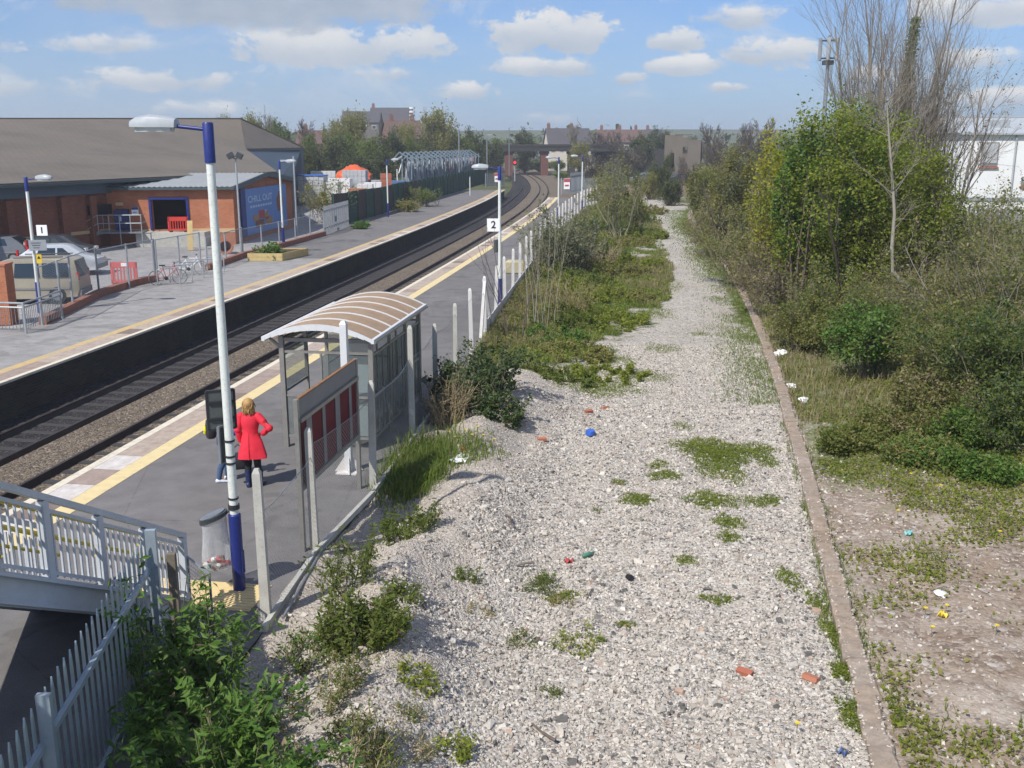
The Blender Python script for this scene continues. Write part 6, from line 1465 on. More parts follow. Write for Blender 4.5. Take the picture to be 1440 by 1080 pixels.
for (z, w_, d_) in ((0, .12, .07), (.03, .145, .095), (.2, .15, .10), (.33, .12, .08), (.37, .06, .04)): rings.append([(w_ * math.copysign(abs(math.cos(a)) ** .6, math.cos(a)), d_ * math.copysign(abs(math.sin(a)) ** .6, math.sin(a)), z) for a in np.linspace(0, 2 * math.pi, 20, endpoint=False)])
mb.loft(rings); mb.build('body', M['bag_black'], t, True)
mb = MB(); A_ = np.linspace(0, 2 * math.pi, 21); mb.tube([(.0 + .065 * math.cos(a), -.108, .15 + .065 * math.sin(a)) for a in A_], .024, 7, 0, False); mb.build('badge', M['disc_yellow'], t, True)
for x in (-.09, .09): mb = MB(); mb.tube([(x, .07, .02), (x * 1.1, .13, .2), (x, .1, .36)], .016, 6); mb.build('strap', M['bag_black'], t, True)
# ------------------------------------------------------------------ vegetation
plain('bark_grey', (.20, .17, .14), .9, 0, .3, 6); plain('bark_brown', (.13, .10, .08), .9, 0, .3, 6); plain('bark_pale', (.29, .265, .21), .9, 0, .2, 6); plain('twig_grey', (.23, .20, .16), .9, 0, .25, 3); plain('twig_purple', (.095, .075, .065), .9, 0, .25, 3); plain('stem_green', (.11, .12, .05), .8, 0, .25, 5); plain('straw', (.36, .29, .17), .9, 0, .25, 5); plain('twig_olive', (.25, .22, .15), .9, 0, .3, 3)
leafmat('leaf_spring', [(.13, .165, .022), (.19, .235, .03), (.26, .295, .042), (.33, .35, .065)], .55)
leafmat('leaf_yellow', [(.26, .26, .025), (.36, .34, .035), (.45, .41, .055)], .5)
leafmat('leaf_bright', [(.05, .115, .016), (.085, .17, .026), (.14, .225, .042)])
leafmat('leaf_mid', [(.085, .125, .022), (.135, .175, .034), (.195, .23, .055)], .55)
leafmat('leaf_dark', [(.025, .05, .014), (.04, .075, .02), (.065, .105, .03), (.10, .135, .045)], .3, .45)
leafmat('leaf_olive', [(.18, .18, .05), (.25, .24, .075), (.32, .295, .115)], .55)
leafmat('leaf_brown', [(.12, .09, .05), (.17, .13, .075), (.22, .18, .11)], .15)
leafmat('leaf_far', [(.05, .07, .022), (.08, .10, .032), (.115, .13, .045)])
leafmat('leaf_grey', [(.10, .12, .06), (.15, .17, .09), (.21, .22, .13)])
leafmat('grass', [(.065, .115, .014), (.11, .17, .022), (.16, .21, .04), (.22, .22, .09)], .3)
leafmat('grass_dry', [(.15, .13, .06), (.23, .19, .10), (.31, .26, .15)], .2)
leafmat('flower_yellow', [(.75, .55, .02), (.85, .68, .04)], .2)
def norm(v): return v / (np.linalg.norm(v, axis=-1, keepdims=True) + 1e-9)
def polyl(rg, P0, D0, L, R, S, wob, up, tip):
    B = len(P0); P = np.zeros((B, S + 1, 3)); P[:, 0] = P0; d = norm(D0)
    for s in range(S):
        d = norm(d + rg.normal(0, wob, (B, 3)) + np.array([0, 0, up])); P[:, s + 1] = P[:, s] + d * (L / S)[:, None]
    return P, R[:, None] * (1 - (1 - tip) * np.linspace(0, 1, S + 1))[None]
def grow(rg, P0, D0, L0, R0, spec):
    """spec: list of levels (S, wob, up, tip, kids, tmin, ang, lr, rr) -> list of (P, R)"""
    out = []; P0 = np.asarray(P0, float); D0 = np.asarray(D0, float); L = np.asarray(L0, float); R = np.asarray(R0, float)
    for (S, wob, up, tip, kids, tmin, ang, lr, rr) in spec:
        P, Rr = polyl(rg, P0, D0, L, R, S, wob, up, tip); out.append((P, Rr))
        if not kids: break
        B = len(P); idx = np.repeat(np.arange(B), kids); t = rg.uniform(tmin, 1, len(idx)); sg = np.minimum((t * S).astype(int), S - 1); f = (t * S - sg)[:, None]
        a, b = P[idx, sg], P[idx, sg + 1]; P0 = a * (1 - f) + b * f; d = norm(b - a); r = rg.normal(0, 1, d.shape); r = norm(r - d * (r * d).sum(1, keepdims=True))
        an = rg.normal(ang, ang * .25, len(idx))[:, None]; D0 = d * np.cos(an) + r * np.sin(an)
        L = L[idx] * lr * rg.uniform(.6, 1.15, len(idx)) * (1.15 - .5 * t); R = np.take_along_axis(Rr[idx], sg[:, None], 1)[:, 0] * rr
    return out
def tubes(levels, sides):
    V = []; Q = []; o = 0
    for (P, R), n in zip(levels, sides):
        if n == 0: continue
        B, K, _ = P.shape; T = np.gradient(P, axis=1); T = norm(T); ref = np.array([.31, .87, .12]); X = norm(np.cross(T, ref)); Y = np.cross(T, X)
        a = np.arange(n) * 2 * np.pi / n
        ring = P[:, :, None] + (X[:, :, None] * np.cos(a)[None, None, :, None] + Y[:, :, None] * np.sin(a)[None, None, :, None]) * R[:, :, None, None]
        V.append(ring.reshape(-1, 3)); i = np.arange(B * K * n).reshape(B, K, n); j = np.roll(i, -1, axis=2)
        Q.append(np.stack([i[:, :-1], j[:, :-1], j[:, 1:], i[:, 1:]], -1).reshape(-1, 4) + o); o += B * K * n
    return np.concatenate(V), np.concatenate(Q)
def along(rg, P, n, jit):
    """n random points on the polylines"""
    B, K, _ = P.shape; i = rg.integers(0, B, n); t = rg.uniform(.1, 1, n) * (K - 1); s = np.minimum(t.astype(int), K - 2); f = (t - s)[:, None]
    return P[i, s] * (1 - f) + P[i, s + 1] * f + rg.normal(0, jit, (n, 3))
def leafquads(rg, C, size, asp=.5, up=.35, droop=None):
    n = len(C); s = size * rg.uniform(.6, 1.35, n)[:, None]
    N = rg.normal(0, 1, (n, 3)); N[:, 2] = np.abs(N[:, 2]) + up; N = norm(N); A = rg.normal(0, 1, (n, 3)); A = norm(A - N * (A * N).sum(1, keepdims=True)); B = np.cross(N, A) * asp
    mid = C + N * s * .06
    V = np.stack([C - A * s * .5, mid + B * s * .5 + A * s * .05, C + A * s * .5, mid - B * s * .5 + A * s * .05], 1).reshape(-1, 3)
    return V, np.arange(n * 4).reshape(n, 4)
def mesh_leaf(name, rg, C, size, mat, parent=None, asp=.5, up=.35, link=True):
    V, Q = leafquads(rg, C, size, asp, up); return mesh_np(name, V, Q, mat, parent, False, None, link)
def ground_z(x, y):
    return float(gz(np.array([x]), np.array([y]))[0])
def plant(name, label, cat, x, y, z, seed, stems, spec, sides, bark, leaves=(), group=None, wood='trunk', crown='crown', sc_=1.0):
    """stems: (n, base radius spread, tilt, length, radius); leaves: (count, level, jitter, size, mat, aspect)"""
    rg = np.random.default_rng(seed); n, br, tilt, ln, rad = stems
    a = rg.uniform(0, 6.283, n) if n < 9 else np.arange(n) * 2.399 + rg.normal(0, .2, n); q = br * np.sqrt(rg.uniform(0, 1, n)); P0 = np.stack([q * np.cos(a), q * np.sin(a), np.full(n, -.1)], 1)
    tl = tilt * rg.uniform(.2, 1.1, n); a2 = a + rg.normal(0, .5 if n < 9 else .15, n); D0 = np.stack([np.sin(tl) * np.cos(a2), np.sin(tl) * np.sin(a2), np.cos(tl)], 1)
    lv = grow(rg, P0, D0, ln * rg.uniform(.7, 1.1, n), rad * rg.uniform(.6, 1.1, n), spec)
    t = thing(name, label, cat, (x, y, z), 0, group)
    nw = len(sides)
    V, Q = tubes(lv[:1], sides[:1]); mesh_np(wood, V, Q, M[bark], t, True)
    if len(lv) > 1: 
        ob = 'branches'; V, Q = tubes(lv[1:], sides[1:]); mesh_np(ob, V, Q, M[bark], t, True)
    for (cnt, level, jit, size, mt, asp) in leaves:
        P = lv[min(level, len(lv) - 1)][0]; mesh_leaf(crown, rg, along(rg, P, cnt, jit), size, M[mt], t, asp)
    return t, lv
SHRUB = [(5, .10, .02, .4, 6, .25, .55, .55, .6), (4, .14, .03, .4, 5, .2, .7, .55, .55), (3, .2, .03, .4, 0, 0, 0, 0, 0)]
TWIGGY = [(6, .09, .03, .35, 8, .2, .5, .55, .55), (5, .12, .05, .35, 7, .2, .6, .5, .55), (3, .16, .05, .4, 0, 0, 0, 0, 0)]
def G_(px, py, z=None):
    """ground point under a pixel on the open ground"""
    zz = -.4
    for _ in range(6): p = at(px, py, zz); zz = ground_z(p.x, p.y)
    return p.x, p.y, zz
def Yat(px, Y): p = atY(px, 400, Y); d = ray(px, 540); x = (px - 720) / F * (Y * CP + (H + .3) * SP); return x, Y, ground_z(x, Y)
# ---- right hand side: the tall bare tree and its neighbours
x, y, z = Yat(1240, 42)
t, lv = plant('bare_tree', 'tall many stemmed bare tree rising out of the top of the picture', 'tree', x, y, z, 21, (15, .7, .235, 13.0, .085),
     [(9, .035, .05, .25, 13, .22, .42, .42, .42), (6, .07, .09, .3, 10, .15, .45, .48, .55), (4, .1, .08, .4, 5, .2, .5, .5, .7), (3, .12, .06, .5, 0, 0, 0, 0, 0)], (7, 4, 3, 3), 'twig_grey')
rg = np.random.default_rng(5)
# ivy up one stem
P = lv[0][0]; k = int(np.argmin(np.abs(P[:, 6, 0] - .2) + np.abs(P[:, 6, 1]) * .3 - P[:, 9, 2] * .25)); st = P[k]; NI = 4200; tt = rg.uniform(.35, .92, NI) * 9; s = tt.astype(int); f = (tt - s)[:, None]
C = st[s] * (1 - f) + st[np.minimum(s + 1, 9)] * f + rg.normal(0, 1, (NI, 3)) * (.36 - .033 * tt)[:, None]; mesh_leaf('ivy', rg, C, .15, M['leaf_bright'], t)
def blob_leaves(rg, n, c, r, hollow=.55, flat=0):
    """points in an uneven ellipsoid shell broken into clumps"""
    k = max(14, int(n / 190)); d = norm(rg.normal(0, 1, (k, 3))); q = rg.uniform(hollow, 1.0, k)[:, None]; q = q * (.86 + .26 * np.sin(3.1 * d[:, :1] * 2 + 1.3 + c[2]) * np.cos(4.3 * d[:, 1:2] + 2.1 * d[:, 2:3])); cc = d * q * np.array(r); sg = rg.uniform(.05, .19, k)
    i = rg.integers(0, k, n); return np.array(c) + cc[i] + rg.normal(0, 1, (n, 3)) * np.array(r) * sg[i][:, None]
def cull(lv, c, r, frm=2):
    out = lv[:frm]
    for P, R in lv[frm:]:
        e = (P[:, -1] - np.array(c)) / np.array(r); k = (e * e).sum(1) < 1; out.append((P[k], R[k]))
    return out
def bush_tree(label, px, Y, top, half, seed, mats, n, size, name='leafy_tree', cat='tree', bark='bark_brown', base=None, asp=.6, hollow=.45, bare=0, low=.25):
    """px centre, top = pixel of the crown top, half = half width in px"""
    x, y, z = Yat(px, Y); zt = atY(px, top, Y).z; hw = half / F * Y * 1.02; hh = zt - z
    rg = np.random.default_rng(seed)
    t = thing(name, label, cat, (x, y, z))
    ns = 9; a = rg.uniform(0, 6.28, ns); tl = rg.uniform(.05, .42, ns); D0 = np.stack([np.sin(tl) * np.cos(a), np.sin(tl) * np.sin(a), np.cos(tl)], 1); P0 = np.stack([.3 * np.cos(a), .3 * np.sin(a), np.full(ns, -.1)], 1)
    lv = grow(rg, P0, D0, np.full(ns, hh * .85), np.full(ns, .02 + hh * .005), [(7, .08, .03, .3, 12, .2, .55, .45, .42), (4, .12, .05, .35, 9, .15, .65, .5, .5), (3, .18, .03, .4, 0, 0, 0, 0, 0)]); zc_ = hh * (1 + low) / 2; lv = cull(lv, (0, 0, hh * .5), (hw, hw * .95, hh * .52), 1)
    lv[0] = (lv[0][0] * [min(1, hw / (hh * .35)), min(1, hw / (hh * .35)), .85], lv[0][1])
    V, Q = tubes(lv[:1], (6,)); mesh_np('trunk', V, Q, M[bark], t, True); V, Q = tubes(lv[1:], (4, 3)); mesh_np('branches', V, Q, M[bark], t, True)
    zc = hh * (1 + low) / 2; rz_ = hh * (1 - low) / 2
    for mt, fr in mats:
        m_ = int(n * fr * .62); C1 = blob_leaves(rg, m_, (0, 0, zc), (hw, hw * .9, rz_), hollow); C2 = along(rg, lv[2][0], int(n * fr * .4), .12)
        C2 = C2[(np.abs(C2[:, 0]) < hw * 1.15) & (C2[:, 2] < hh * 1.02)]
        mesh_leaf('crown', rg, np.concatenate([C1, C2]), size, M[mt], t, asp)
    return t
bush_tree('broad fresh green hawthorn in new leaf in front of the tall bare tree', 1180, 38, 126, 122, 31, (('leaf_spring', .8), ('leaf_bright', .2)), 46000, .125, hollow=.3, low=.02)
bush_tree('second fresh green bush overlapping the hawthorn on its right side', 1275, 36, 195, 72, 32, (('leaf_spring', .7), ('leaf_mid', .3)), 15000, .12, low=.05)
bush_tree('bright yellow leaved shrub at the left edge of the green hawthorn', 1085, 41, 185, 42, 33, (('leaf_yellow', .75), ('leaf_spring', .25)), 11000, .12, name='shrub', cat='shrub', low=.3)
bush_tree('small vivid green shrub between the yellow shrub and the hawthorn', 1113, 38, 150, 32, 34, (('leaf_bright', .8), ('leaf_spring', .2)), 7500, .13, name='shrub', cat='shrub', low=.35)
bush_tree('olive shrub with bare twigs further up the path on the right', 1026, 60, 190, 42, 35, (('leaf_olive', .7), ('leaf_grey', .3)), 9500, .14, name='shrub', cat='shrub', low=.1)
bush_tree('low dull green shrub beside the far end of the path', 985, 85, 228, 26, 36, (('leaf_olive', .6), ('leaf_mid', .4)), 3500, .18, name='shrub', cat='shrub', low=0)
bush_tree('bright green elder bush nearest to the kerb on the right', 1215, 28.5, 418, 66, 37, (('leaf_bright', .75), ('leaf_mid', .25)), 9000, .10, name='shrub', cat='shrub', low=.12, hollow=.3)
def scrub(label, px, Y, top, half, seed, bark, leaves, n, size, twigs=1.0, name='scrub_bush', cat='bush', group='scrub bushes right of the kerb'):
    x, y, z = Yat(px, Y); hh = max(.5, atY(px, top, Y).z - z); hw = half / F * Y
    rg = np.random.default_rng(seed); t = thing(name, label, cat, (x, y, z), 0, group)
    ns = int(22 * twigs); a = rg.uniform(0, 6.28, ns); q = hw * .75 * np.sqrt(rg.uniform(0, 1, ns)); tl = rg.uniform(.1, .75, ns)
    a2 = a + rg.normal(0, .7, ns); P0 = np.stack([q * np.cos(a), q * np.sin(a) * .8, np.full(ns, -.1)], 1); D0 = np.stack([np.sin(tl) * np.cos(a2), np.sin(tl) * np.sin(a2), np.cos(tl)], 1)
    lv = grow(rg, P0, D0, hh * rg.uniform(.6, 1.1, ns), np.full(ns, .014 + hh * .003), [(6, .10, -.02, .35, 8, .2, .6, .5, .6), (4, .16, -.01, .4, 6, .15, .7, .55, .65), (3, .2, 0, .5, 0, 0, 0, 0, 0)])
    V, Q = tubes(lv, (5, 3, 3)); mesh_np('stems', V, Q, M[bark], t, True)
    n = int(n * 2.7); size *= 1.1
    for mt, fr in leaves:
        C1 = along(rg, lv[2][0], int(n * fr * .65), .09); C2 = blob_leaves(rg, int(n * fr * .35), (0, 0, hh * .42), (hw, hw * .8, hh * .42), .2); C2[:, 2] = np.abs(C2[:, 2])
        mesh_leaf('foliage', rg, np.concatenate([C1, C2]), size, M[mt], t, .55)
    return t
O_, B_, D_, K_ = ('leaf_olive', .7), ('leaf_mid', .3), ('leaf_mid', .6), ('leaf_dark', .5)
SC = [('tall olive thicket hiding the foot of the white industrial unit', 1400, 42, 262, 75, 145, 'twig_grey', (('leaf_olive', .7), ('leaf_mid', .3)), 5200, .11, 1.3),
      ('straggling green bramble at the kerb below the elder bush', 1195, 21.8, 600, 44, 141, 'stem_green', (('leaf_mid', .6), ('leaf_olive', .4)), 3600, .07, .9),
      ('low olive bramble between the kerb bramble and the bright patch', 1290, 20.8, 618, 52, 142, 'twig_olive', (('leaf_olive', .5), ('leaf_bright', .5)), 4200, .07, 1.0),
      ('fresh green bramble in front of the dark green bush at right', 1375, 21.8, 575, 48, 143, 'twig_olive', (('leaf_bright', .5), ('leaf_mid', .5)), 4600, .075, 1.0),
      ('mid green thicket above the brown bramble tangle', 1345, 26, 440, 56, 144, 'twig_olive', (('leaf_mid', .6), ('leaf_olive', .4)), 5500, .085, 1.0),
      ('olive scrub bush with grey twigs just right of the crooked pale trunk', 1310, 31, 395, 60, 41, 'twig_grey', (O_, B_), 5500, .08, 1.5),
      ('dense dark green bush at the right edge of the picture, middle height', 1415, 23.5, 430, 62, 42, 'twig_olive', (('leaf_mid', .6), K_), 10000, .085, 1.2),
      ('tangled grey brown thicket behind the dark green bush at the right edge', 1400, 29, 330, 75, 43, 'twig_grey', (('leaf_olive', .5), ('leaf_brown', .15), ('leaf_mid', .35)), 7500, .085, 1.6),
      ('brown bramble tangle between the elder bush and the dark green bush', 1320, 24, 520, 62, 44, 'twig_olive', (('leaf_olive', .5), ('leaf_brown', .25), ('leaf_mid', .25)), 7500, .075, 1.6),
      ('low bright green bramble patch at the right edge below the thicket', 1385, 19.6, 640, 62, 45, 'stem_green', (('leaf_bright', .7), ('leaf_mid', .3)), 6500, .075, .7),
      ('dull green bramble mass at the foot of the elder bush', 1265, 23, 575, 62, 46, 'twig_olive', (('leaf_olive', .5), ('leaf_mid', .4), ('leaf_brown', .2)), 7000, .07, 1.2),
      ('low brown and green scrub left of the elder bush beside the kerb', 1140, 33, 430, 40, 47, 'twig_grey', (O_, ('leaf_mid', .4)), 4500, .08, 1.2),
      ('greyish brown scrub below the yellow shrub', 1095, 40, 330, 40, 48, 'twig_grey', (('leaf_brown', .5), ('leaf_olive', .4)), 4200, .09, 1.5),
      ('low grass green scrub at the kerb left of the yellow shrub', 1050, 49, 300, 36, 49, 'twig_olive', (('leaf_olive', .6), ('leaf_mid', .4)), 4200, .10, 1.2),
      ('brownish scrub at the far bend of the path', 1010, 62, 275, 32, 50, 'twig_grey', (('leaf_brown', .3), ('leaf_olive', .7)), 3600, .11, 1.3),
      ('pale twiggy thicket in front of the palisade fence at the right', 1350, 38, 290, 70, 51, 'twig_grey', (('leaf_olive', .7), ('leaf_grey', .3)), 5500, .10, 1.8),
      ('dark green bush under the hawthorn behind the elder bush', 1190, 33, 390, 56, 52, 'twig_grey', (('leaf_mid', .7), ('leaf_olive', .3)), 5500, .09, 1.3),
      ('dull thicket behind the crooked pale trunk', 1270, 35, 360, 50, 53, 'twig_grey', (('leaf_olive', .7), ('leaf_brown', .3)), 4500, .09, 1.6),
      ('dark bramble at the right edge between thicket and bright patch', 1440, 21.3, 545, 50, 54, 'twig_olive', (('leaf_dark', .5), ('leaf_mid', .5)), 6500, .075, 1.2),
      ('green bush at the right edge in front of the white unit', 1440, 34, 310, 50, 55, 'twig_grey', (('leaf_mid', .6), ('leaf_olive', .4)), 5000, .10, 1.3)]
for a in SC: scrub(*a)
# crooked pale trunk
x, y, z = Yat(1287, 33); k = y / F
def pp(px, py): q = atY(px, py, y); return (q.x - x, 0, q.z - z)
t = thing('crooked_tree', 'slender tree with a crooked pale trunk bending out of the scrub', 'tree', (x, y, z))
tr = [(0.05, 0, -.1)] + [pp(*q) for q in ((1283, 410), (1268, 398), (1256, 382), (1254, 350), (1258, 300), (1254, 240), (1250, 190), (1247, 140))]
mb = MB(); mb.tube(tr, [.085, .085, .075, .07, .06, .05, .042, .032, .02], 8); mb.build('trunk', M['bark_pale'], t, True)
rg = np.random.default_rng(9); T = np.array([tr[4:]]); P0 = along(rg, T, 30, .02); D0 = np.stack([rg.normal(0, .7, 30), rg.normal(0, .6, 30), rg.uniform(.4, 1, 30)], 1)
lv = grow(rg, P0, D0, rg.uniform(.8, 2.0, 30), np.full(30, .014), [(5, .1, .05, .4, 7, .2, .6, .5, .6), (4, .14, .04, .4, 4, .2, .6, .5, .6), (3, .15, .03, .5, 0, 0, 0, 0, 0)]); V, Q = tubes(lv, (4, 3, 3)); mesh_np('branches', V, Q, M['twig_grey'], t, True)
# second, finer bare tree behind to the right of the big one
x, y, z = Yat(1312, 47)
plant('bare_tree', 'smaller twiggy bare tree just right of the tall bare tree', 'tree', x, y, z, 23, (7, .5, .35, 8.5, .09), [(7, .05, .04, .3, 11, .25, .5, .45, .5), (5, .09, .06, .35, 8, .15, .5, .5, .5), (4, .12, .05, .4, 3, .2, .5, .5, .6), (3, .12, .05, .5, 0, 0, 0, 0, 0)], (6, 4, 3, 3), 'twig_grey', ((1200, 3, .1, .10, 'leaf_brown', .6),))
# ---- left: bushes along the fence and in the foreground
def herb(label, x, y, z, seed, n, h, spread, mt, size, stems='stem_green', asp=.34, lean=.5, per=70, name='bush', cat='bush', group=None, brown=0):
    """leafy shoots: each stem carries leaves from knee height up"""
    rg = np.random.default_rng(seed); t = thing(name, label, cat, (x, y, z), 0, group)
    a = rg.uniform(0, 6.28, n); q = spread * np.sqrt(rg.uniform(0, 1, n)); P0 = np.stack([q * np.cos(a), q * np.sin(a), np.full(n, -.1)], 1)
    zz = np.array([ground_z(x + p[0], y + p[1]) for p in P0]) - z; P0[:, 2] = zz - .05
    tl = rg.uniform(0, lean, n); a2 = a + rg.normal(0, .8, n); D0 = np.stack([np.sin(tl) * np.cos(a2), np.sin(tl) * np.sin(a2), np.cos(tl)], 1)
    lv = grow(rg, P0, D0, h * rg.uniform(.45, 1.1, n), np.full(n, .008 + .003 * h), [(7, .09, -.01, .4, 5, .25, .7, .42, .7), (4, .15, -.01, .4, 0, 0, 0, 0, 0)])
    V, Q = tubes(lv, (5, 3)); mesh_np('stems', V, Q, M[stems], t, True)
    C = np.concatenate([along(rg, lv[0][0], n * per // 3, .03), along(rg, lv[1][0], n * per, .045)]); C = C[C[:, 2] > zz.min() + .02]
    mesh_leaf('foliage', rg, C, size, M[mt], t, asp, .5)
    if brown: mesh_leaf('dead_leaves', rg, along(rg, lv[1][0], brown, .05), size, M['leaf_brown'], t, asp, .5)
    return t
def GX(px, py): x, y, z = G_(px, py); return x, y, z
fgz = lambda x, y: (x, y, ground_z(x, y))
herb('bright green leafy bush in front of the palisade fence, lower left', *fgz(-2.75, 7.6), 61, 75, 1.35, .95, 'leaf_bright', .13, per=62, brown=250)
herb('dense green bush in the bottom left corner against the palisade fence', *fgz(-2.15, 6.3), 62, 60, 1.0, .8, 'leaf_bright', .12, per=60, brown=200)
herb('tall green shoots rising behind the palisade fence end post', *fgz(-3.75, 10.4), 63, 30, 1.75, .40, 'leaf_bright', .12, per=60, lean=.25, brown=60)
herb('leafy green shoots around the foot of the first concrete post', *fgz(-3.3, 9.6), 64, 40, 1.05, .55, 'leaf_bright', .12, per=55, brown=150)
herb('small green shrub on the gravel slope left of centre foreground', *G_(512, 905), 65, 42, .62, .40, 'leaf_mid', .09, per=70, brown=250)
herb('thin upright green shrub growing on the slope beside the poster board', *G_(492, 830), 66, 18, .85, .28, 'leaf_mid', .08, per=40, brown=60)
herb('sparse weeds at the bottom edge between bush and gravel', *fgz(-1.35, 7.6), 67, 40, .42, .75, 'leaf_mid', .065, per=26, brown=250)
herb('green weeds and seedlings near the bottom edge right of the corner bush', *G_(455, 985), 168, 26, .45, .4, 'leaf_mid', .06, 'straw', per=26, brown=120)
herb('straggling weeds on dark soil between the corner bush and the gravel', *G_(430, 930), 169, 24, .5, .38, 'leaf_bright', .07, 'straw', per=22, brown=160)
herb('low weeds at the bottom edge close to the centre', *G_(500, 1050), 170, 24, .32, .4, 'leaf_mid', .055, 'straw', per=26, brown=140)
herb('ragged weeds and dead stalks left of the bottom centre', *fgz(-1.75, 8.7), 68, 36, .55, .6, 'leaf_mid', .07, 'straw', per=24, brown=300)
herb('dark green bramble bush against the fence beyond the shelter', *G_(668, 575), 71, 80, 1.55, .68, 'leaf_dark', .10, 'twig_olive', .55, .7, 75, brown=250)
herb('smaller dark bramble spreading down the gravel from the fence bush', *G_(705, 585), 72, 34, .6, .45, 'leaf_dark', .09, 'twig_olive', .55, .9, 60, brown=150)
herb('brown dead stalks at the near side of the dark bramble bush', *G_(630, 600), 73, 60, 1.15, .40, 'leaf_brown', .07, 'straw', .4, .35, 12)
herb('dark green weed clump beside the long grass tuft', *fgz(-1.75, 15.7), 74, 24, .5, .38, 'leaf_mid', .075, per=50)
herb('grey green shrub leaning over the fence posts in the middle distance', *fgz(2.45, 52), 75, 75, 3.0, 1.5, 'leaf_grey', .17, 'twig_grey', .4, .6, 55)
herb('second grey green shrub along the fence, farther than the first', *fgz(3.45, 57.5), 76, 55, 2.3, 1.3, 'leaf_grey', .17, 'twig_grey', .4, .6, 55)
t, _ = plant('sapling', 'clump of thin bare saplings on the bank beside the fence posts', 'sapling', *fgz(1.05, 35.5), 77, (8, .55, .16, 4.2, .020), [(6, .05, .04, .4, 5, .4, .35, .45, .55), (4, .1, .06, .5, 0, 0, 0, 0, 0)], (5, 3), 'bark_pale', ((500, 1, .05, .07, 'leaf_olive', .5),))
t, _ = plant('sapling', 'few thin bare stems leaning towards the platform fence', 'sapling', *fgz(.15, 33.5), 78, (5, .35, .3, 3.8, .022), [(6, .06, .03, .4, 4, .4, .35, .45, .55), (4, .1, .05, .5, 0, 0, 0, 0, 0)], (5, 3), 'bark_brown')
# green bank between fence and path: individual bramble mounds
rb = np.random.default_rng(90); kb = 0
bank = [(815, 500, 1.1, .45, 'leaf_olive'), (850, 455, 1.4, .55, 'leaf_mid'), (790, 455, 1.3, .6, 'leaf_mid'), (880, 420, 1.3, .5, 'leaf_olive'), (830, 420, 1.5, .7, 'leaf_bright'), (800, 395, 1.5, .8, 'leaf_mid'), (860, 385, 1.6, .7, 'leaf_olive'), (895, 375, 1.4, .55, 'leaf_mid'), (830, 362, 1.8, .9, 'leaf_mid'), (870, 345, 1.9, .8, 'leaf_olive'), (900, 335, 1.8, .7, 'leaf_olive'), (850, 325, 2.0, 1.1, 'leaf_mid'), (885, 312, 2.0, .9, 'leaf_mid'), (820, 345, 1.8, 1.0, 'leaf_olive'), (905, 300, 2.0, .9, 'leaf_olive'), (775, 480, 1.0, .45, 'leaf_bright'), (855, 530, 1.0, .32, 'leaf_olive'), (800, 535, .9, .3, 'leaf_mid')]
ord_ = ['first', 'second', 'third']
dsc = {'leaf_olive': 'olive green', 'leaf_mid': 'dull green', 'leaf_bright': 'fresh green'}
ORD = ['first', 'second', 'third', 'fourth', 'fifth', 'sixth', 'seventh', 'eighth', 'ninth', 'tenth', 'eleventh', 'twelfth']
bside = {}; cnt_ = {}
for q_ in sorted(bank, key=lambda q: -q[1]):
    gx, gy, _z = G_(q_[0], q_[1]); w0 = (gx - fenceX(gy)) / max(.5, pathL(gy) - fenceX(gy)); sd__ = 'fence' if w0 < .4 else ('middle' if w0 < .72 else 'path edge'); cnt_[sd__] = cnt_.get(sd__, 0) + 1
    bside[q_[:2]] = {'fence': 'on the bank close to the fence', 'middle': 'in the middle of the bank', 'path edge': 'on the bank along the path edge'}[sd__] + ', ' + ORD[cnt_[sd__] - 1] + ' from the shelter'
for i, (px_, py_, r_, h_, mt) in enumerate(bank):
    x, y, z = G_(px_, py_); mt = ('leaf_spring' if i % 3 == 1 else mt); dsc['leaf_spring'] = 'yellow green'; herb(dsc[mt] + ' bramble mound ' + bside[(px_, py_)], x, y, z, 91 + i, int(46 * r_), h_ * .95, r_ * 1.1, mt, .07 + .0012 * y, 'twig_olive', .5, 1.1, 48, 'bramble_mound', 'bramble', 'bramble mounds on the bank', brown=60)
herb('tall straggly weed stalks on the bank between the saplings and the path', *G_(800, 440), 191, 46, 1.5, .9, 'leaf_olive', .10, 'straw', .4, .4, 22, 'tall_weeds', 'weeds')
herb('tall pale dead stalks in the middle of the bank', *G_(845, 372), 192, 50, 1.6, 1.1, 'leaf_brown', .10, 'straw', .4, .4, 12, 'tall_weeds', 'weeds')
herb('leggy green scrub on the bank just before the tall pale bush', *G_(868, 318), 193, 60, 2.0, 1.4, 'leaf_spring', .14, 'twig_olive', .45, .5, 34, 'scrub_bush', 'bush')
herb('leggy olive scrub by the fence posts half way along the bank', *G_(790, 372), 194, 56, 1.9, 1.0, 'leaf_olive', .13, 'twig_grey', .45, .5, 34, 'scrub_bush', 'bush')
bush_tree('tall pale twiggy bush on the bank where the path narrows', 872, 72, 212, 40, 81, (('leaf_olive', .5), ('leaf_grey', .5)), 3200, .14, name='shrub', cat='shrub', low=.0, bark='twig_olive')
bush_tree('olive shrub behind the pale twiggy bush at the platform end', 850, 88, 240, 30, 82, (('leaf_olive', .6), ('leaf_mid', .4)), 2600, .17, name='shrub', cat='shrub', low=.0, bark='twig_olive')
bush_tree('low green shrub at the left edge of the path far away', 893, 78, 268, 20, 83, (('leaf_mid', .6), ('leaf_olive', .4)), 2200, .15, name='shrub', cat='shrub', low=.0)
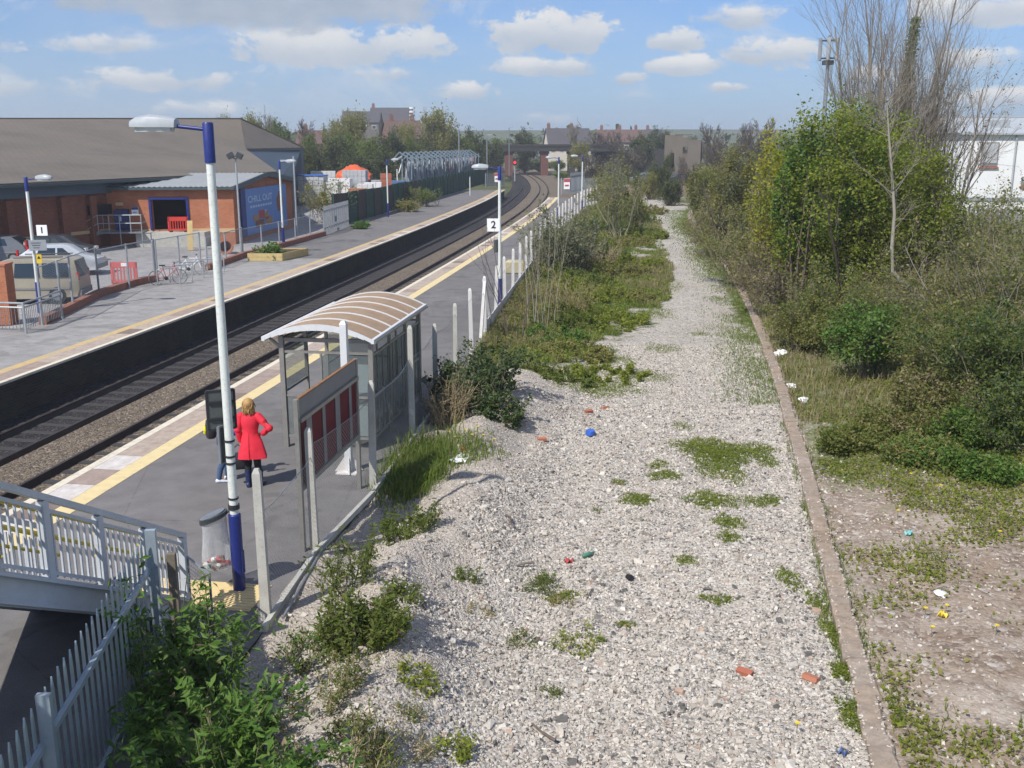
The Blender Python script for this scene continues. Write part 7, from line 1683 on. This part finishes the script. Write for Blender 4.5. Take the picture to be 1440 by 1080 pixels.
# plants by the far platform
def far_bush(px, py, Y, hw, hh, seed, mt, label, name='bush', cat='bush'):
    q = atY(px, py, Y); rg = np.random.default_rng(seed); t = thing(name, label, cat, (q.x, Y, 0)); P0 = rg.normal(0, hw * .3, (24, 3)); P0[:, 2] = 0; D0 = rg.normal(0, .5, (24, 3)); D0[:, 2] = 1
    lv = grow(rg, P0, D0, np.full(24, hh), np.full(24, .03), [(4, .1, 0, .4, 5, .2, .6, .5, .6), (3, .1, 0, .4, 0, 0, 0, 0, 0)]); V, Q = tubes(lv, (4, 3)); mesh_np('stems', V, Q, M['twig_olive'], t)
    mesh_leaf('foliage', rg, np.concatenate([along(rg, lv[1][0], 900, .12), blob_leaves(rg, 1100, (0, 0, hh * .55), (hw, hw * .7, hh * .5), .2)]), .17, M[mt], t, .6)
far_bush(462, 300, 84, 2.2, 3.2, 101, 'leaf_olive', 'olive bush hanging over the end of the green panel fence')
far_bush(595, 285, 104, 2.2, 1.9, 102, 'leaf_mid', 'green bush growing at the foot of the green panel fence')
far_bush(573, 292, 96, 1.6, 1.0, 103, 'leaf_olive', 'low weeds beside the bush at the panel fence')
far_bush(505, 318, 77, .9, .35, 104, 'leaf_bright', 'bright weeds by the near end of the green panel fence', 'weeds', 'weeds')
q = at(380, 356, .36); far_bush(381, 356, q.y, .5, .75, 105, 'leaf_bright', 'small leafy plants growing in the wooden planter', 'plant', 'plant')
# ---- far trees
def proto(seed, kind):
    rg = np.random.default_rng(seed); t = thing('tree', 'x', 'tree', (0, 0, -500))
    if kind in ('bare', 'purple'):
        lv = grow(rg, [[0, 0, -.5]] * 4, [[.12, 0, 1], [-.1, .1, 1], [0, -.14, 1], [.02, .05, 1]], [6.5, 6, 6, 7], [.16, .13, .12, .16], [(6, .06, .02, .35, 12, .25, .6, .5, .5), (5, .1, .05, .35, 10, .15, .6, .5, .5), (4, .12, .04, .5, 4, .2, .6, .5, .6), (2, .12, .04, .5, 0, 0, 0, 0, 0)])
        bk = 'twig_grey' if kind == 'bare' else 'twig_purple'; lv = cull(lv, (0, 0, 5.4), (4.0, 4.0, 4.3))
        for P, R in lv[2:]: R += .014
        V, Q = tubes(lv[:1], (6,)); mesh_np('trunk', V, Q, M[bk], t, True); V, Q = tubes(lv[1:], (4, 3, 3)); mesh_np('crown', V, Q, M[bk], t, True)
        mesh_leaf('crown', rg, along(rg, lv[3][0], 700, .15), .22, M['leaf_brown' if kind == 'purple' else 'leaf_olive'], t, .6)
    else:
        lv = grow(rg, [[0, 0, -.5]] * 3, [[.12, 0, 1], [-.12, .1, 1], [0, -.1, 1]], [7, 6, 6.5], [.2, .16, .16], [(6, .06, .02, .35, 12, .2, .65, .48, .5), (4, .1, .03, .35, 8, .15, .6, .5, .5), (3, .12, .04, .5, 0, 0, 0, 0, 0)])
        V, Q = tubes(lv[:1], (6,)); mesh_np('trunk', V, Q, M['bark_brown'], t, True); V, Q = tubes(lv[1:], (4, 3)); mesh_np('branches', V, Q, M['bark_brown'], t, True)
        mt = {'green': 'leaf_mid', 'far': 'leaf_far', 'olive': 'leaf_olive'}[kind]; n = 7600; lv = [(lv[0][0] * [1, 1, .75], lv[0][1])] + cull(lv, (0, 0, 4.6), (3.5, 3.5, 4.0), 1)[1:]
        C = np.concatenate([blob_leaves(rg, int(n * .7), (0, 0, 4.7), (3.3, 3.2, 3.7), .45), along(rg, lv[2][0], int(n * .3), .3)]); mesh_leaf('crown', rg, C, .30, M[mt], t, .65)
    return t
PR = {k: proto(200 + i, k) for i, k in enumerate(('bare', 'purple', 'green', 'far', 'olive'))}
# (px, top py, Y, half width px, kind, label)
FT = [(317, 150, 205, 14, 'olive', 'small pale tree peeping over the supermarket roof ridge'), (355, 148, 200, 22, 'olive', 'pale green tree directly behind the end of the supermarket roof'), (380, 136, 205, 20, 'bare', 'thin bare topped tree behind the roof end, taller than its neighbours'), (391, 152, 190, 20, 'green', 'bright green tree just right of the supermarket ridge end'), (428, 146, 205, 24, 'purple', 'bare brown tree left of the red roofed house'),
      (440, 196, 160, 26, 'far', 'dark green bush below the red roofed house'), (470, 185, 165, 26, 'far', 'dark rounded tree above the blue sheeted stack'), (470, 158, 200, 22, 'olive', 'olive tree in front of the hall on the skyline'), (497, 143, 195, 30, 'olive', 'tall olive tree in front of the hall roof'), (572, 163, 205, 24, 'olive', 'olive tree hiding the left end of the red roofed houses'), (556, 168, 200, 20, 'bare', 'bare tree in front of the middle of the red roofed houses'), (435, 176, 190, 18, 'green', 'green tree partly covering the red roofed house by the supermarket'), (485, 175, 175, 34, 'green', 'green tree above the white pallets'), (520, 182, 170, 32, 'green', 'green tree above the orange sheeted load'), (548, 178, 172, 30, 'far', 'dark green tree left of the storage rack'), (575, 185, 178, 28, 'green', 'green tree behind the left end of the storage rack'), (540, 205, 160, 34, 'far', 'low dark bush behind the orange sheet'), (500, 212, 155, 36, 'far', 'low dark hedge tree behind the white pallets'), (600, 190, 190, 26, 'far', 'dark tree behind the middle of the storage rack'),
      (617, 140, 195, 34, 'olive', 'tall round olive tree left of the lighting column'), (600, 150, 205, 22, 'bare', 'bare tree at the left of the tall round olive tree'), (640, 172, 200, 26, 'green', 'green tree behind the lighting column'), (665, 178, 205, 24, 'far', 'dark tree right of the lighting column'), (690, 196, 215, 24, 'far', 'dark bush at the left end of the bridge'), (738, 180, 250, 26, 'far', 'dark bush standing above the middle of the bridge'), (700, 187, 262, 22, 'green', 'green tree beyond the left part of the bridge'), (680, 235, 190, 16, 'far', 'bush beside the track under the bridge end'), (700, 238, 182, 12, 'green', 'small bush behind the far platform gate'),
      (806, 157, 265, 18, 'bare', 'lone bare tree standing beside the slate roofed house'), (845, 170, 245, 30, 'purple', 'brown bare trees in front of the brown roofed terrace'), (815, 195, 225, 22, 'olive', 'olive bush in front of the slate roofed house'), (835, 205, 170, 26, 'purple', 'brown bare tree beside the right end of the bridge'), (868, 168, 240, 30, 'purple', 'bare brown tree hiding the middle of the terrace'), (885, 190, 200, 32, 'purple', 'bare brown thicket right of the terrace'), (905, 186, 220, 24, 'far', 'dark tree left of the stone building'), (962, 208, 160, 14, 'purple', 'brown bush covering the foot of the stone building'), (940, 212, 158, 12, 'far', 'dark ivy bush at the corner of the stone building'), (855, 176, 260, 26, 'purple', 'bare tree in front of the left end of the terrace'), (898, 176, 250, 26, 'purple', 'bare tree in front of the right end of the terrace'), (822, 186, 270, 16, 'purple', 'bare tree beside the right gable of the slate roofed house'), (915, 236, 124, 16, 'olive', 'olive bush closing off the far end of the gravel path'), (898, 238, 126, 10, 'far', 'small dark bush at the left of the path end'), (955, 240, 118, 16, 'purple', 'brown thicket right of the far end of the gravel path'), (930, 178, 260, 26, 'far', 'dark tree behind the stone building'), (965, 176, 230, 26, 'purple', 'bare tree rising behind the stone building'), (1000, 152, 190, 28, 'purple', 'dense bare tree right of the stone building'), (1010, 178, 165, 28, 'purple', 'lower bare tree at the right corner of the stone building'), (1045, 150, 175, 28, 'purple', 'bare tree second from the hawthorn'), (1075, 140, 160, 30, 'purple', 'tall dark bare tree nearest left of the hawthorn'), (1040, 175, 120, 26, 'purple', 'bare brown bush behind the olive shrub'), (975, 215, 140, 26, 'purple', 'low brown thicket in front of the stone building'), (930, 228, 130, 22, 'far', 'low dark bush at the end of the path'), (1000, 225, 110, 26, 'olive', 'olive bush beyond the far bend of the path'), (945, 248, 112, 20, 'far', 'low green bush closing the end of the path'),
      (1330, 130, 150, 30, 'purple', 'bare tree above the roof of the white unit'), (1420, 150, 170, 34, 'purple', 'bare tree behind the ridge of the white unit'), (1290, 140, 120, 30, 'purple', 'bare tree behind the smaller bare tree'),
      (190, 154, 260, 12, 'bare', 'small bare tree top showing above the supermarket ridge'), (760, 222, 262, 26, 'green', 'green bushes seen through the bridge opening'), (738, 226, 258, 16, 'far', 'dark bush seen through the left bridge opening'), (785, 222, 255, 16, 'green', 'bush seen through the right bridge opening'), (790, 240, 205, 12, 'green', 'bush on the slope right of the track bend'), (838, 245, 140, 16, 'olive', 'olive bush behind the near platform gate'), (820, 232, 180, 18, 'purple', 'brown thicket by the bridge abutment')]
for i, (px_, top, Y, hw, kind, lab) in enumerate(FT):
    pr = PR[kind]; q = atY(px_, 210, Y); zt = atY(px_, top, Y).z; z0 = -1.2 if px_ < 1150 else -.4; hh = zt - z0
    base_h = {'bare': 9.6, 'purple': 9.6}.get(kind, 8.9); base_w = {'bare': 4.0, 'purple': 4.0}.get(kind, 3.6)
    sx_ = hw / F * Y / base_w; sz_ = hh / base_h
    o = dup(pr, (q.x, Y, z0), random.uniform(0, 6.28), lab, (sx_, sx_, sz_)); o.name = 'bare_tree' if kind in ('bare', 'purple') else 'leafy_tree'
for pr in PR.values():
    for c in list(pr.children): bpy.data.objects.remove(c)
    bpy.data.objects.remove(pr)
# long wood along the skyline far away: reads as one mass
rg = np.random.default_rng(300); V = []; Q = []; o_ = 0
n = 9000; X = rg.uniform(-420, 520, n); Y = rg.uniform(380, 560, n); Z = np.abs(rg.normal(0, 1, n)) * 3.2 + 2.5 * np.sin(X * .05) + 2; 
o = mesh_leaf('woods', rg, np.stack([X, Y, np.maximum(Z, 0)], 1), 3.0, M['leaf_far'], None, .8); o['kind'] = 'stuff'
# ------------------------------------------------------------------ loose stones, grass, weeds, litter
rg = np.random.default_rng(400)
def gravel_pts(n, y0, y1, pw):
    u = rg.uniform(0, 1, n); y = (y0 ** pw + u * (y1 ** pw - y0 ** pw)) ** (1 / pw); f = fenceX(y) + .15; k = kerbX(y) - .2
    x = f + rg.uniform(0, 1, n) * (k - f); return x, y
def stones(name, x, y, smin, smax, mat, sink=.25):
    n = len(x); z = gz(x, y); s = smin + (smax - smin) * rg.beta(1.3, 3.5, n)
    base = np.array([(-1, -1, -1), (1, -1, -1), (1, 1, -1), (-1, 1, -1), (-1, -1, 1), (1, -1, 1), (1, 1, 1), (-1, 1, 1)], float) * .5
    P = base[None] * (1 + rg.normal(0, .22, (n, 8, 3))); P *= np.stack([rg.uniform(.8, 1.5, n), rg.uniform(.7, 1.1, n), rg.uniform(.45, .9, n)], 1)[:, None]
    P[:, 4:, :2] *= rg.uniform(.55, .95, (n, 1, 1))
    a = rg.uniform(0, 6.28, n); b = rg.normal(0, .45, n); ca, sa, cb_, sb_ = np.cos(a), np.sin(a), np.cos(b), np.sin(b)
    y1 = P[:, :, 1] * cb_[:, None] - P[:, :, 2] * sb_[:, None]; z1 = P[:, :, 1] * sb_[:, None] + P[:, :, 2] * cb_[:, None]
    X = P[:, :, 0] * ca[:, None] - y1 * sa[:, None]; Yq = P[:, :, 0] * sa[:, None] + y1 * ca[:, None]
    V = np.stack([X, Yq, z1], 2) * s[:, None, None] + np.stack([x, y, z + s * (.5 - sink)], 1)[:, None]
    F6 = np.array([(3, 2, 1, 0), (4, 5, 6, 7), (0, 1, 5, 4), (1, 2, 6, 5), (2, 3, 7, 6), (3, 0, 4, 7)])
    Q = (F6[None] + np.arange(n)[:, None, None] * 8).reshape(-1, 4)
    o = mesh_np(name, V.reshape(-1, 3), Q, mat); o['kind'] = 'stuff'; return o
m, g = newmat('stone_loose'); ge = g.n('ShaderNodeNewGeometry'); c = g.ramp(ge.outputs['Random Per Island'], STP, 'CONSTANT')
c = g.mix(.6, c, g.ramp(g.noise(ge.outputs['Position'], 30, 4, .6), [(.3, (.75, .74, .73)), (.7, (1.15, 1.15, 1.14))]), 'MULTIPLY'); g.out(g.bsdf(c, .9, 0, None, .2).outputs[0])
m, g = newmat('stone_dusty'); ge = g.n('ShaderNodeNewGeometry'); c = g.ramp(ge.outputs['Random Per Island'], [(0, (.45, .405, .345)), (.25, (.37, .325, .27)), (.5, (.52, .475, .41)), (.7, (.29, .26, .22)), (.8, (.48, .435, .37)), (.975, (.40, .28, .21))], 'CONSTANT'); g.out(g.bsdf(c, .9, 0, None, .2).outputs[0])
x, y = gravel_pts(110000, 6.0, 34, .35); k = green(x, y) < .35; 
keep = k & (rg.uniform(0, 1, len(x)) < np.where(x - fenceX(y) < .9, .35, 1.0)); dd_ = dust(x, y) + .35 * nz(x, y, 1.3); a_ = keep & (dd_ < .38); b_ = keep & (dd_ >= .38) & (rg.uniform(0, 1, len(x)) < .75); stones('gravel_stones', x[a_], y[a_], .015, .064, M['stone_loose'], .35); stones('gravel_stones', x[b_], y[b_], .010, .042, M['stone_dusty'], .4)
x, y = gravel_pts(700, 7, 26, .4); k = green(x, y) < .3; stones('gravel_stones', x[k], y[k], .06, .13, M['stone_loose'], .4)
n = 3600; y = rg.uniform(6, 24, n); x = kerbX(y) + .2 + rg.uniform(0, 1, n) ** 1.3 * 5.5; stones('rubble_stones', x, y, .015, .07, M['stone_loose'], .45)
# gravel and soil spilt over the kerb edges
n = 1100; y = 6 * (40 / 6) ** rg.uniform(0, 1, n); sd_ = rg.integers(0, 2, n) * 2 - 1; x = kerbX(y) + sd_ * (.15 - np.abs(rg.normal(0, .05, n)))
def kerb_stones(x, y):
    global gz
    g0 = gz; gz = lambda a, b: np.full(len(a), -.305); o = stones('gravel_stones', x, y, .012, .05, M['stone_dusty'], .3); gz = g0
kerb_stones(x, y)
# grass tufts and turf patches
def blades(name, x, y, h, w_, mat, lean=.35, parent=None, z=None):
    n = len(x); z = gz(x, y) if z is None else z; hh = h * rg.uniform(.5, 1.2, n); a = rg.uniform(0, 6.28, n); l = rg.uniform(.1, 1, n) * lean * hh; bx, by = np.cos(a), np.sin(a); ww = w_ * rg.uniform(.7, 1.3, n)
    c = rg.uniform(0, 6.28, n); px_, py_ = np.cos(c) * ww / 2, np.sin(c) * ww / 2
    b = np.stack([x, y, z - .01], 1); m_ = b + np.stack([bx * l * .35, by * l * .35, hh * .6], 1); tp = b + np.stack([bx * l, by * l, hh * (1 - .3 * l / hh)], 1); s = np.stack([px_, py_, 0 * px_], 1)
    V = np.stack([b - s, b + s, m_ + s * .75, m_ - s * .75, tp + s * .12, tp - s * .12], 1).reshape(-1, 3); i = np.arange(n)[:, None] * 6
    Q = np.concatenate([i + np.array([[0, 1, 2, 3]]), i + np.array([[3, 2, 4, 5]])]); return mesh_np(name, V, Q, M[mat], parent)
def patch_pts(px, py, rx, ry, n):
    x0, y0, _ = G_(px, py); a = rg.uniform(0, 6.28, n); q = rg.uniform(0, 1, n) ** .62 * 1.25 * (.5 + .45 * np.abs(np.sin(a * 2.3 + px)) ** .7 + .1 * rg.normal(0, 1, n)); return x0 + q * np.cos(a) * rx, y0 + q * np.sin(a) * ry
TP = [(1008, 648, .42, 1.15, 3600), (985, 630, .5, .5, 1300), (1058, 634, .42, .4, 1000), (1030, 640, .5, .35, 900), (895, 702, .25, .30, 600), (935, 668, .28, .22, 450), (1000, 705, .38, .38, 900), (1025, 735, .22, .30, 450), (1080, 650, .2, .3, 300), (925, 655, .2, .2, 200), (1025, 758, .16, .2, 200), (963, 790, .16, .14, 160), (1065, 708, .25, .2, 250), (1110, 815, .14, .35, 300), (1008, 845, .22, .12, 180), (870, 680, .12, .14, 110), (1085, 705, .16, .25, 200), (880, 880, .1, .1, 90), (790, 840, .2, .12, 200), (1170, 890, .10, .4, 450), (1184, 945, .10, .16, 420), (1150, 850, .12, .3, 250), (1200, 1010, .12, .3, 400), (1040, 470, .5, 1.2, 500), (1050, 440, .35, 1.5, 500), (1010, 420, .4, .6, 200), (985, 470, .3, .3, 120), (960, 600, .2, .3, 120), (845, 548, .9, .7, 1600), (900, 530, .8, .6, 900), (860, 505, .6, .6, 700), (815, 520, .5, .5, 600), (930, 490, .5, .6, 400), (780, 530, .6, .4, 600), (925, 440, .5, 1.4, 700), (940, 400, .5, 1.6, 600)]
X = []; Yy_ = []
for p in TP: a, b = patch_pts(p[0], p[1], p[2] * 1.3, p[3] * 1.3, int(p[4] * 1.5)); X.append(a); Yy_.append(b)
X = np.concatenate(X); Yy_ = np.concatenate(Yy_); o = blades('turf', X, Yy_, .065, .016, 'grass', .9); o['kind'] = 'stuff'
kk = rg.uniform(0, 1, len(X)) < .6; X, Yy_ = X[kk], Yy_[kk]; X2 = X + rg.normal(0, .02, len(X)); o = mesh_leaf('clover', rg, np.stack([X2, Yy_, gz(X2, Yy_) + .02 + .03 * rg.uniform(0, 1, len(X))], 1), .032, M['leaf_spring'], None, .8, 2.0); o['kind'] = 'stuff'
n = 5200; y = 5.6 * (60 / 5.6) ** rg.uniform(0, 1, n); sd_ = np.where(rg.uniform(0, 1, n) < .55, -1, 1); x = kerbX(y) + sd_ * (.16 + np.abs(rg.normal(0, .06, n))); k = nz(x * 0, y * 1.0, 2.3) + rg.normal(0, .25, n) > .15; o = blades('verge_grass', x[k], y[k], .13, .012, 'grass', .9); o['kind'] = 'stuff'
# long grass on the bank and along the path
n = 130000; u = rg.uniform(0, 1, n); y = 25 * (100 / 25) ** u; lo = fenceX(y) + .1; hi = np.maximum(pathL(y), lo + .5) + .4; x = lo + rg.uniform(0, 1, n) * (hi - lo); k = green(x, y) + .25 * nz(x, y, 1.7) > .45; x, y = x[k], y[k]
kk = rg.uniform(0, 1, len(x)) < .72; x, y = x[kk], y[kk]
w_ = rg.uniform(0, 1, len(x)) < .28; wx, wy = x[w_] + .05, y[w_]; o = mesh_leaf('bank_weeds', rg, np.stack([wx, wy, gz(wx, wy) + .04 + .16 * rg.uniform(0, 1, len(wx))], 1), .11, M['leaf_spring'], None, .6, .9); o['kind'] = 'stuff'
dry = nz(x, y, .9) + rg.normal(0, .3, len(x)) > .25
s = np.clip(y / 40, .7, 2.2)
o = blades('bank_grass', x[~dry], y[~dry], .22, .022 * 1.0 * s[~dry], 'grass', .7); o['kind'] = 'stuff'
o = blades('dry_grass', x[dry], y[dry], .30, .02 * s[dry], 'grass_dry', .7); o['kind'] = 'stuff'
# weeds and grass on the soil right of the kerb
n = 110000; y = 5.5 * (62 / 5.5) ** rg.uniform(0, 1, n); x = kerbX(y) + .25 + rg.uniform(0, 1, n) ** 1.2 * (5.5 + .09 * y); f = nz(x, y, .9, 3) + .35 * sm(14, 24, y) + .60 * np.exp(-((y - 7.2) / 1.8) ** 2) * sm(.6, 1.6, x - kerbX(y)) + .28 * np.exp(-((x - kerbX(y) - 1.6) / 1.0) ** 2) * sm(11, 14, y); k = f + rg.normal(0, .22, n) > .30; x, y, f = x[k], y[k], f[k]
o = mesh_leaf('ground_weeds', rg, np.stack([x, y, gz(x, y) + .03 + .12 * np.clip(f, 0, 1) * rg.uniform(0, 1, len(x))], 1), .07, M['leaf_spring'], None, .6, .9); o['kind'] = 'stuff'
k = rg.uniform(0, 1, len(x)) < .5; o = mesh_leaf('ground_weeds', rg, np.stack([x[k] + .1, y[k], gz(x[k] + .1, y[k]) + .03 + .1 * rg.uniform(0, 1, k.sum())], 1), .07, M['leaf_olive'], None, .6, .9); o['kind'] = 'stuff'
k = rg.uniform(0, 1, len(x)) < .35; o = blades('verge_grass', x[k], y[k], .16, .014, 'grass', .8); o['kind'] = 'stuff'
n = 26000; y = 26 * (105 / 26) ** rg.uniform(0, 1, n); x = kerbX(y) - .1 - np.abs(rg.normal(0, .55, n)) * (1 + .01 * y); k = nz(x, y, 1.1) + rg.normal(0, .4, n) > -.1; x, y = x[k], y[k]; o = blades('bank_grass', x, y, .12, .02 * np.clip(y / 40, .8, 2), 'grass', .8); o['kind'] = 'stuff'
n = 9000; y = rg.uniform(24, 60, n); x = kerbX(y) + .2 + rg.uniform(0, 1, n) * 4; o = blades('dry_grass', x, y, .35, .025, 'grass_dry', .8); o['kind'] = 'stuff'
# long grass tuft by the fence, dandelions
t = thing('grass_tuft', 'long lush green grass tuft beside the fence next to the gravel mound', 'grass tuft', (0, 0, 0)); a = rg.normal(0, 1, 5200); b = rg.normal(0, 1, 5200); x0, y0, _ = G_(588, 668)
blades('blades', x0 + a * .28 + .10 * b, y0 + b * .75, .42, .016, 'grass', .8, t)
a = rg.normal(0, 1, 1500); b = rg.normal(0, 1, 1500); x0, y0, _ = G_(655, 632); o = blades('bank_grass', x0 + a * .35, y0 + b * .5, .15, .014, 'grass', .8); o['kind'] = 'stuff'
FL = [(632, 618), (640, 625), (655, 615), (664, 622), (672, 612), (680, 622), (695, 628), (612, 628), (1280, 677), (1322, 694), (1300, 870), (1310, 897), (1330, 866), (1405, 760), (1400, 895), (1120, 1035), (1262, 730), (790, 528)]
fl0 = None
for i, (px_, py_) in enumerate(FL):
    x, y, z = G_(px_, py_)
    if fl0 is None:
        fl0 = thing('dandelion', 'yellow dandelion flower in the short grass behind the long tuft by the shelter', 'flower', (x, y, z), 0, 'yellow dandelions'); mb = MB(); mb.tube([(0, 0, 0), (0.01, 0, .16)], .004, 5); mb.build('stalk', M['stem_green'], fl0); mb = MB()
        for q in range(14): a = q * .449; mb.tri((0, 0, .165), (.035 * math.cos(a - .16), .035 * math.sin(a - .16), .18), (.035 * math.cos(a + .16), .035 * math.sin(a + .16), .18))
        mb.ball((0, 0, .168), (.018, .018, .012), 0, 8, 5); mb.build('flower_head', M['flower_yellow'], fl0)
    else: dup(fl0, (x, y, z), random.uniform(0, 6), 'yellow dandelion flower among the weeds on the ground right of the kerb' if px_ > 1100 else ('yellow dandelion flower on the overgrown bank' if px_ > 750 else None))
# litter
def litter(name, label, cat, px_, py_, make, mat, dz=0):
    x, y, z = G_(px_, py_); mb = MB(); make(mb); o = mb.build(name, M[mat], None, True, (x, y, z + dz + .02), random.uniform(0, 6)); tag(o, label, cat); return o
rr = random.Random(12)
def crumple(r, f=.5, n=10): return lambda mb: mb.ball((0, 0, r * f * .5), (r, r * .7, r * f), 0, n, 7, .35, rr)
def sheet_(w_, h_):
    def f(mb):
        n = 5; z = lambda i, j: .03 + .05 * math.sin(i * 1.7 + j) * rr.uniform(.4, 1)
        P = [[(w_ * (i / n - .5), h_ * (j / n - .5), z(i, j)) for j in range(n + 1)] for i in range(n + 1)]
        V = [p for r in P for p in r]; V2 = [(a, b, c - .006) for a, b, c in V]; m_ = n + 1; k = m_ * m_
        fs = [(i * m_ + j, (i + 1) * m_ + j, (i + 1) * m_ + j + 1, i * m_ + j + 1) for i in range(n) for j in range(n)]; mb.add(V + V2, fs + [tuple(k + q for q in reversed(f_)) for f_ in fs])
    return f
def brickf(mb): mb.box((0, 0, .03), (.21, .10, .065), 0, Matrix.Rotation(.2, 3, 'X'))
def tub(mb):
    A_ = np.linspace(0, 2 * math.pi, 16, endpoint=False); mb.loft([[(r_ * math.cos(a), r_ * .7 * math.sin(a), z) for a in A_] for r_, z in ((.05, .08), (.15, .10), (.17, .02), (.16, .0), (.02, .06))])
def bottle(mb): mb.tube([(-.13, 0, .04), (-.11, 0, .04), (.04, 0, .04), (.09, 0, .045), (.14, 0, .045)], [.02, .037, .037, .016, .015], 10)
plain('lit_turq', (.16, .42, .40), .6); plain('lit_fade', (.14, .22, .42), .6)
litter('plastic_tub', 'bright blue crushed plastic tub on the gravel below the green bank', 'litter', 830, 612, tub, 'lit_blue')
litter('brick_fragment', 'orange brick lying on the gravel, larger, nearest the green bank', 'brick', 851, 576, brickf, 'terracotta'); litter('brick_fragment', 'orange brick fragment between the blue tub and the dark bramble', 'brick', 762, 620, brickf, 'terracotta'); litter('brick_fragment', 'brown red brick fragment left of the largest orange brick', 'brick', 828, 581, brickf, 'block_red')
litter('paper_sheet', 'white crumpled sheet beside the long grass tuft', 'litter', 648, 648, sheet_(.42, .3), 'sign_white'); litter('drink_can', 'small pinkish red litter behind the white sheet', 'litter', 652, 632, crumple(.06), 'lit_red')
litter('green_bottle', 'green plastic bottle lying on the gravel mound', 'litter', 827, 784, bottle, 'lit_green'); litter('red_wrapper', 'red wrapper by a weed on the gravel near the green bottle', 'litter', 800, 792, sheet_(.14, .1), 'lit_red')
litter('brick_fragment', 'flat reddish brick piece on the gravel near the bottom right', 'brick', 1047, 950, brickf, 'block_red'); litter('brick_fragment', 'brick piece half buried close to the kerb', 'brick', 1140, 958, brickf, 'terracotta')
litter('plastic_bag', 'white plastic bag on the dark soil beyond the kerb, lowest of three', 'litter', 1130, 566, crumple(.16), 'sign_white'); litter('plastic_bag', 'pale plastic bag beyond the kerb, middle of three', 'litter', 1113, 545, crumple(.16, .4), 'lit_white'); litter('plastic_bag', 'crumpled white bag beyond the kerb, highest of three', 'litter', 1098, 500, crumple(.22, .5), 'sign_white')
litter('yellow_packet', 'yellow and white packet among the weeds right of the kerb', 'litter', 1326, 868, sheet_(.13, .1), 'sticker_yellow'); litter('plastic_bag', 'greyish plastic bag just above the yellow packet', 'litter', 1322, 838, crumple(.11, .4), 'lit_white'); litter('turquoise_scrap', 'turquoise plastic scrap in the weeds right of the kerb', 'litter', 1278, 753, sheet_(.14, .1), 'lit_turq')
litter('blue_packet', 'blue and red packet in the grass at the kerb, bottom right', 'litter', 1184, 1062, sheet_(.11, .08), 'lit_fade'); litter('dark_rag', 'black rag lying on the gravel near the centre right', 'litter', 885, 815, crumple(.09, .35), 'black_cloth'); litter('dark_rag', 'dark scrap at the edge of the gravel mound by the fence', 'litter', 548, 737, crumple(.09, .4), 'black_cloth'); litter('orange_scrap', 'orange scrap on the grass bank beside the fence posts', 'litter', 712, 487, sheet_(.3, .12), 'barrier_red')
def stick(pts, r_): return lambda mb: mb.tube(pts, r_, 6)
litter('dead_branch', 'dark bent stick lying on the gravel mound', 'stick', 716, 735, stick([(-.35, 0, .02), (-.1, .05, .06), (.15, -.02, .03), (.3, .03, .02)], [.02, .018, .014, .008]), 'bark_brown'); litter('dead_branch', 'dark stick lying on the gravel near the bottom centre', 'stick', 765, 1035, stick([(-.2, 0, .02), (0, .04, .05), (.25, -.02, .02)], [.02, .016, .01]), 'bark_brown'); litter('dead_branch', 'short thick stick in the middle of the gravel slope', 'stick', 735, 797, stick([(-.2, 0, .02), (0, .03, .05), (.2, 0, .02)], [.022, .02, .012]), 'bark_grey')
# weeds on the gravel
WD = [(735, 905, .20, .28), (815, 905, .22, .2), (675, 865, .12, .2), (655, 812, .16, .1), (775, 975, .09, .2), (640, 1055, .10, .22), (800, 845, .2, .18), (760, 830, .2, .2), (575, 1005, .14, .28), (590, 960, .14, .25), (580, 1050, .14, .22), (570, 835, .1, .2), (840, 720, .1, .1)]
WL = ['weed on the gravel nearest the bottom centre stick, left of it', 'broader weed right of its twin, below the green bottle', 'small weed between the mound and the pair of weeds below the bottle', 'tiny dry looking weed highest on the gravel mound', 'small weed just above the bottom centre stick', 'weed at the very bottom edge of the gravel', 'weed right beside the red wrapper and green bottle', 'weed just left of the red wrapper', 'weed at the lower left edge of the gravel, middle of three', 'weed at the lower left edge of the gravel, highest of three', 'weed at the lower left edge of the gravel, lowest of three', 'weed touching the green shrub on the slope', 'small weed alone on the crest of the gravel mound']
for i, (px_, py_, r_, h_) in enumerate(WD):
    x, y, z = G_(px_, py_); herb(WL[i], x, y, z, 500 + i, int(70 * r_) + 5 + (i * 7) % 6, h_ * (.6 + .25 * (i * 5 % 4)), r_ * (.8 + .2 * (i * 3 % 4)), ('leaf_mid', 'leaf_spring', 'leaf_olive', 'leaf_mid')[i % 4], (.04, .055, .032, .065)[i * 3 % 4], 'straw' if i % 2 == 0 else 'stem_green', (.5, .35, .6)[i % 3], 1.15, (18, 26, 12)[i % 3], 'weed', 'weed', 'weeds on the gravel')
m = bpy.data.materials.new('haze'); nt, _, _ = nodes(m); g = G(nt); v = g.n('ShaderNodeVolumePrincipled'); v.inputs['Color'].default_value = (.93, .96, 1, 1); v.inputs['Density'].default_value = .0006; v.inputs['Anisotropy'].default_value = .2
o_ = g.n('ShaderNodeOutputMaterial'); g.l(v.outputs[0], o_.inputs['Volume'])
mb = MB(); mb.box((0, 480, 11), (2700, 1180, 27)); hzo = mb.build('haze', m); hzo['kind'] = 'stuff'
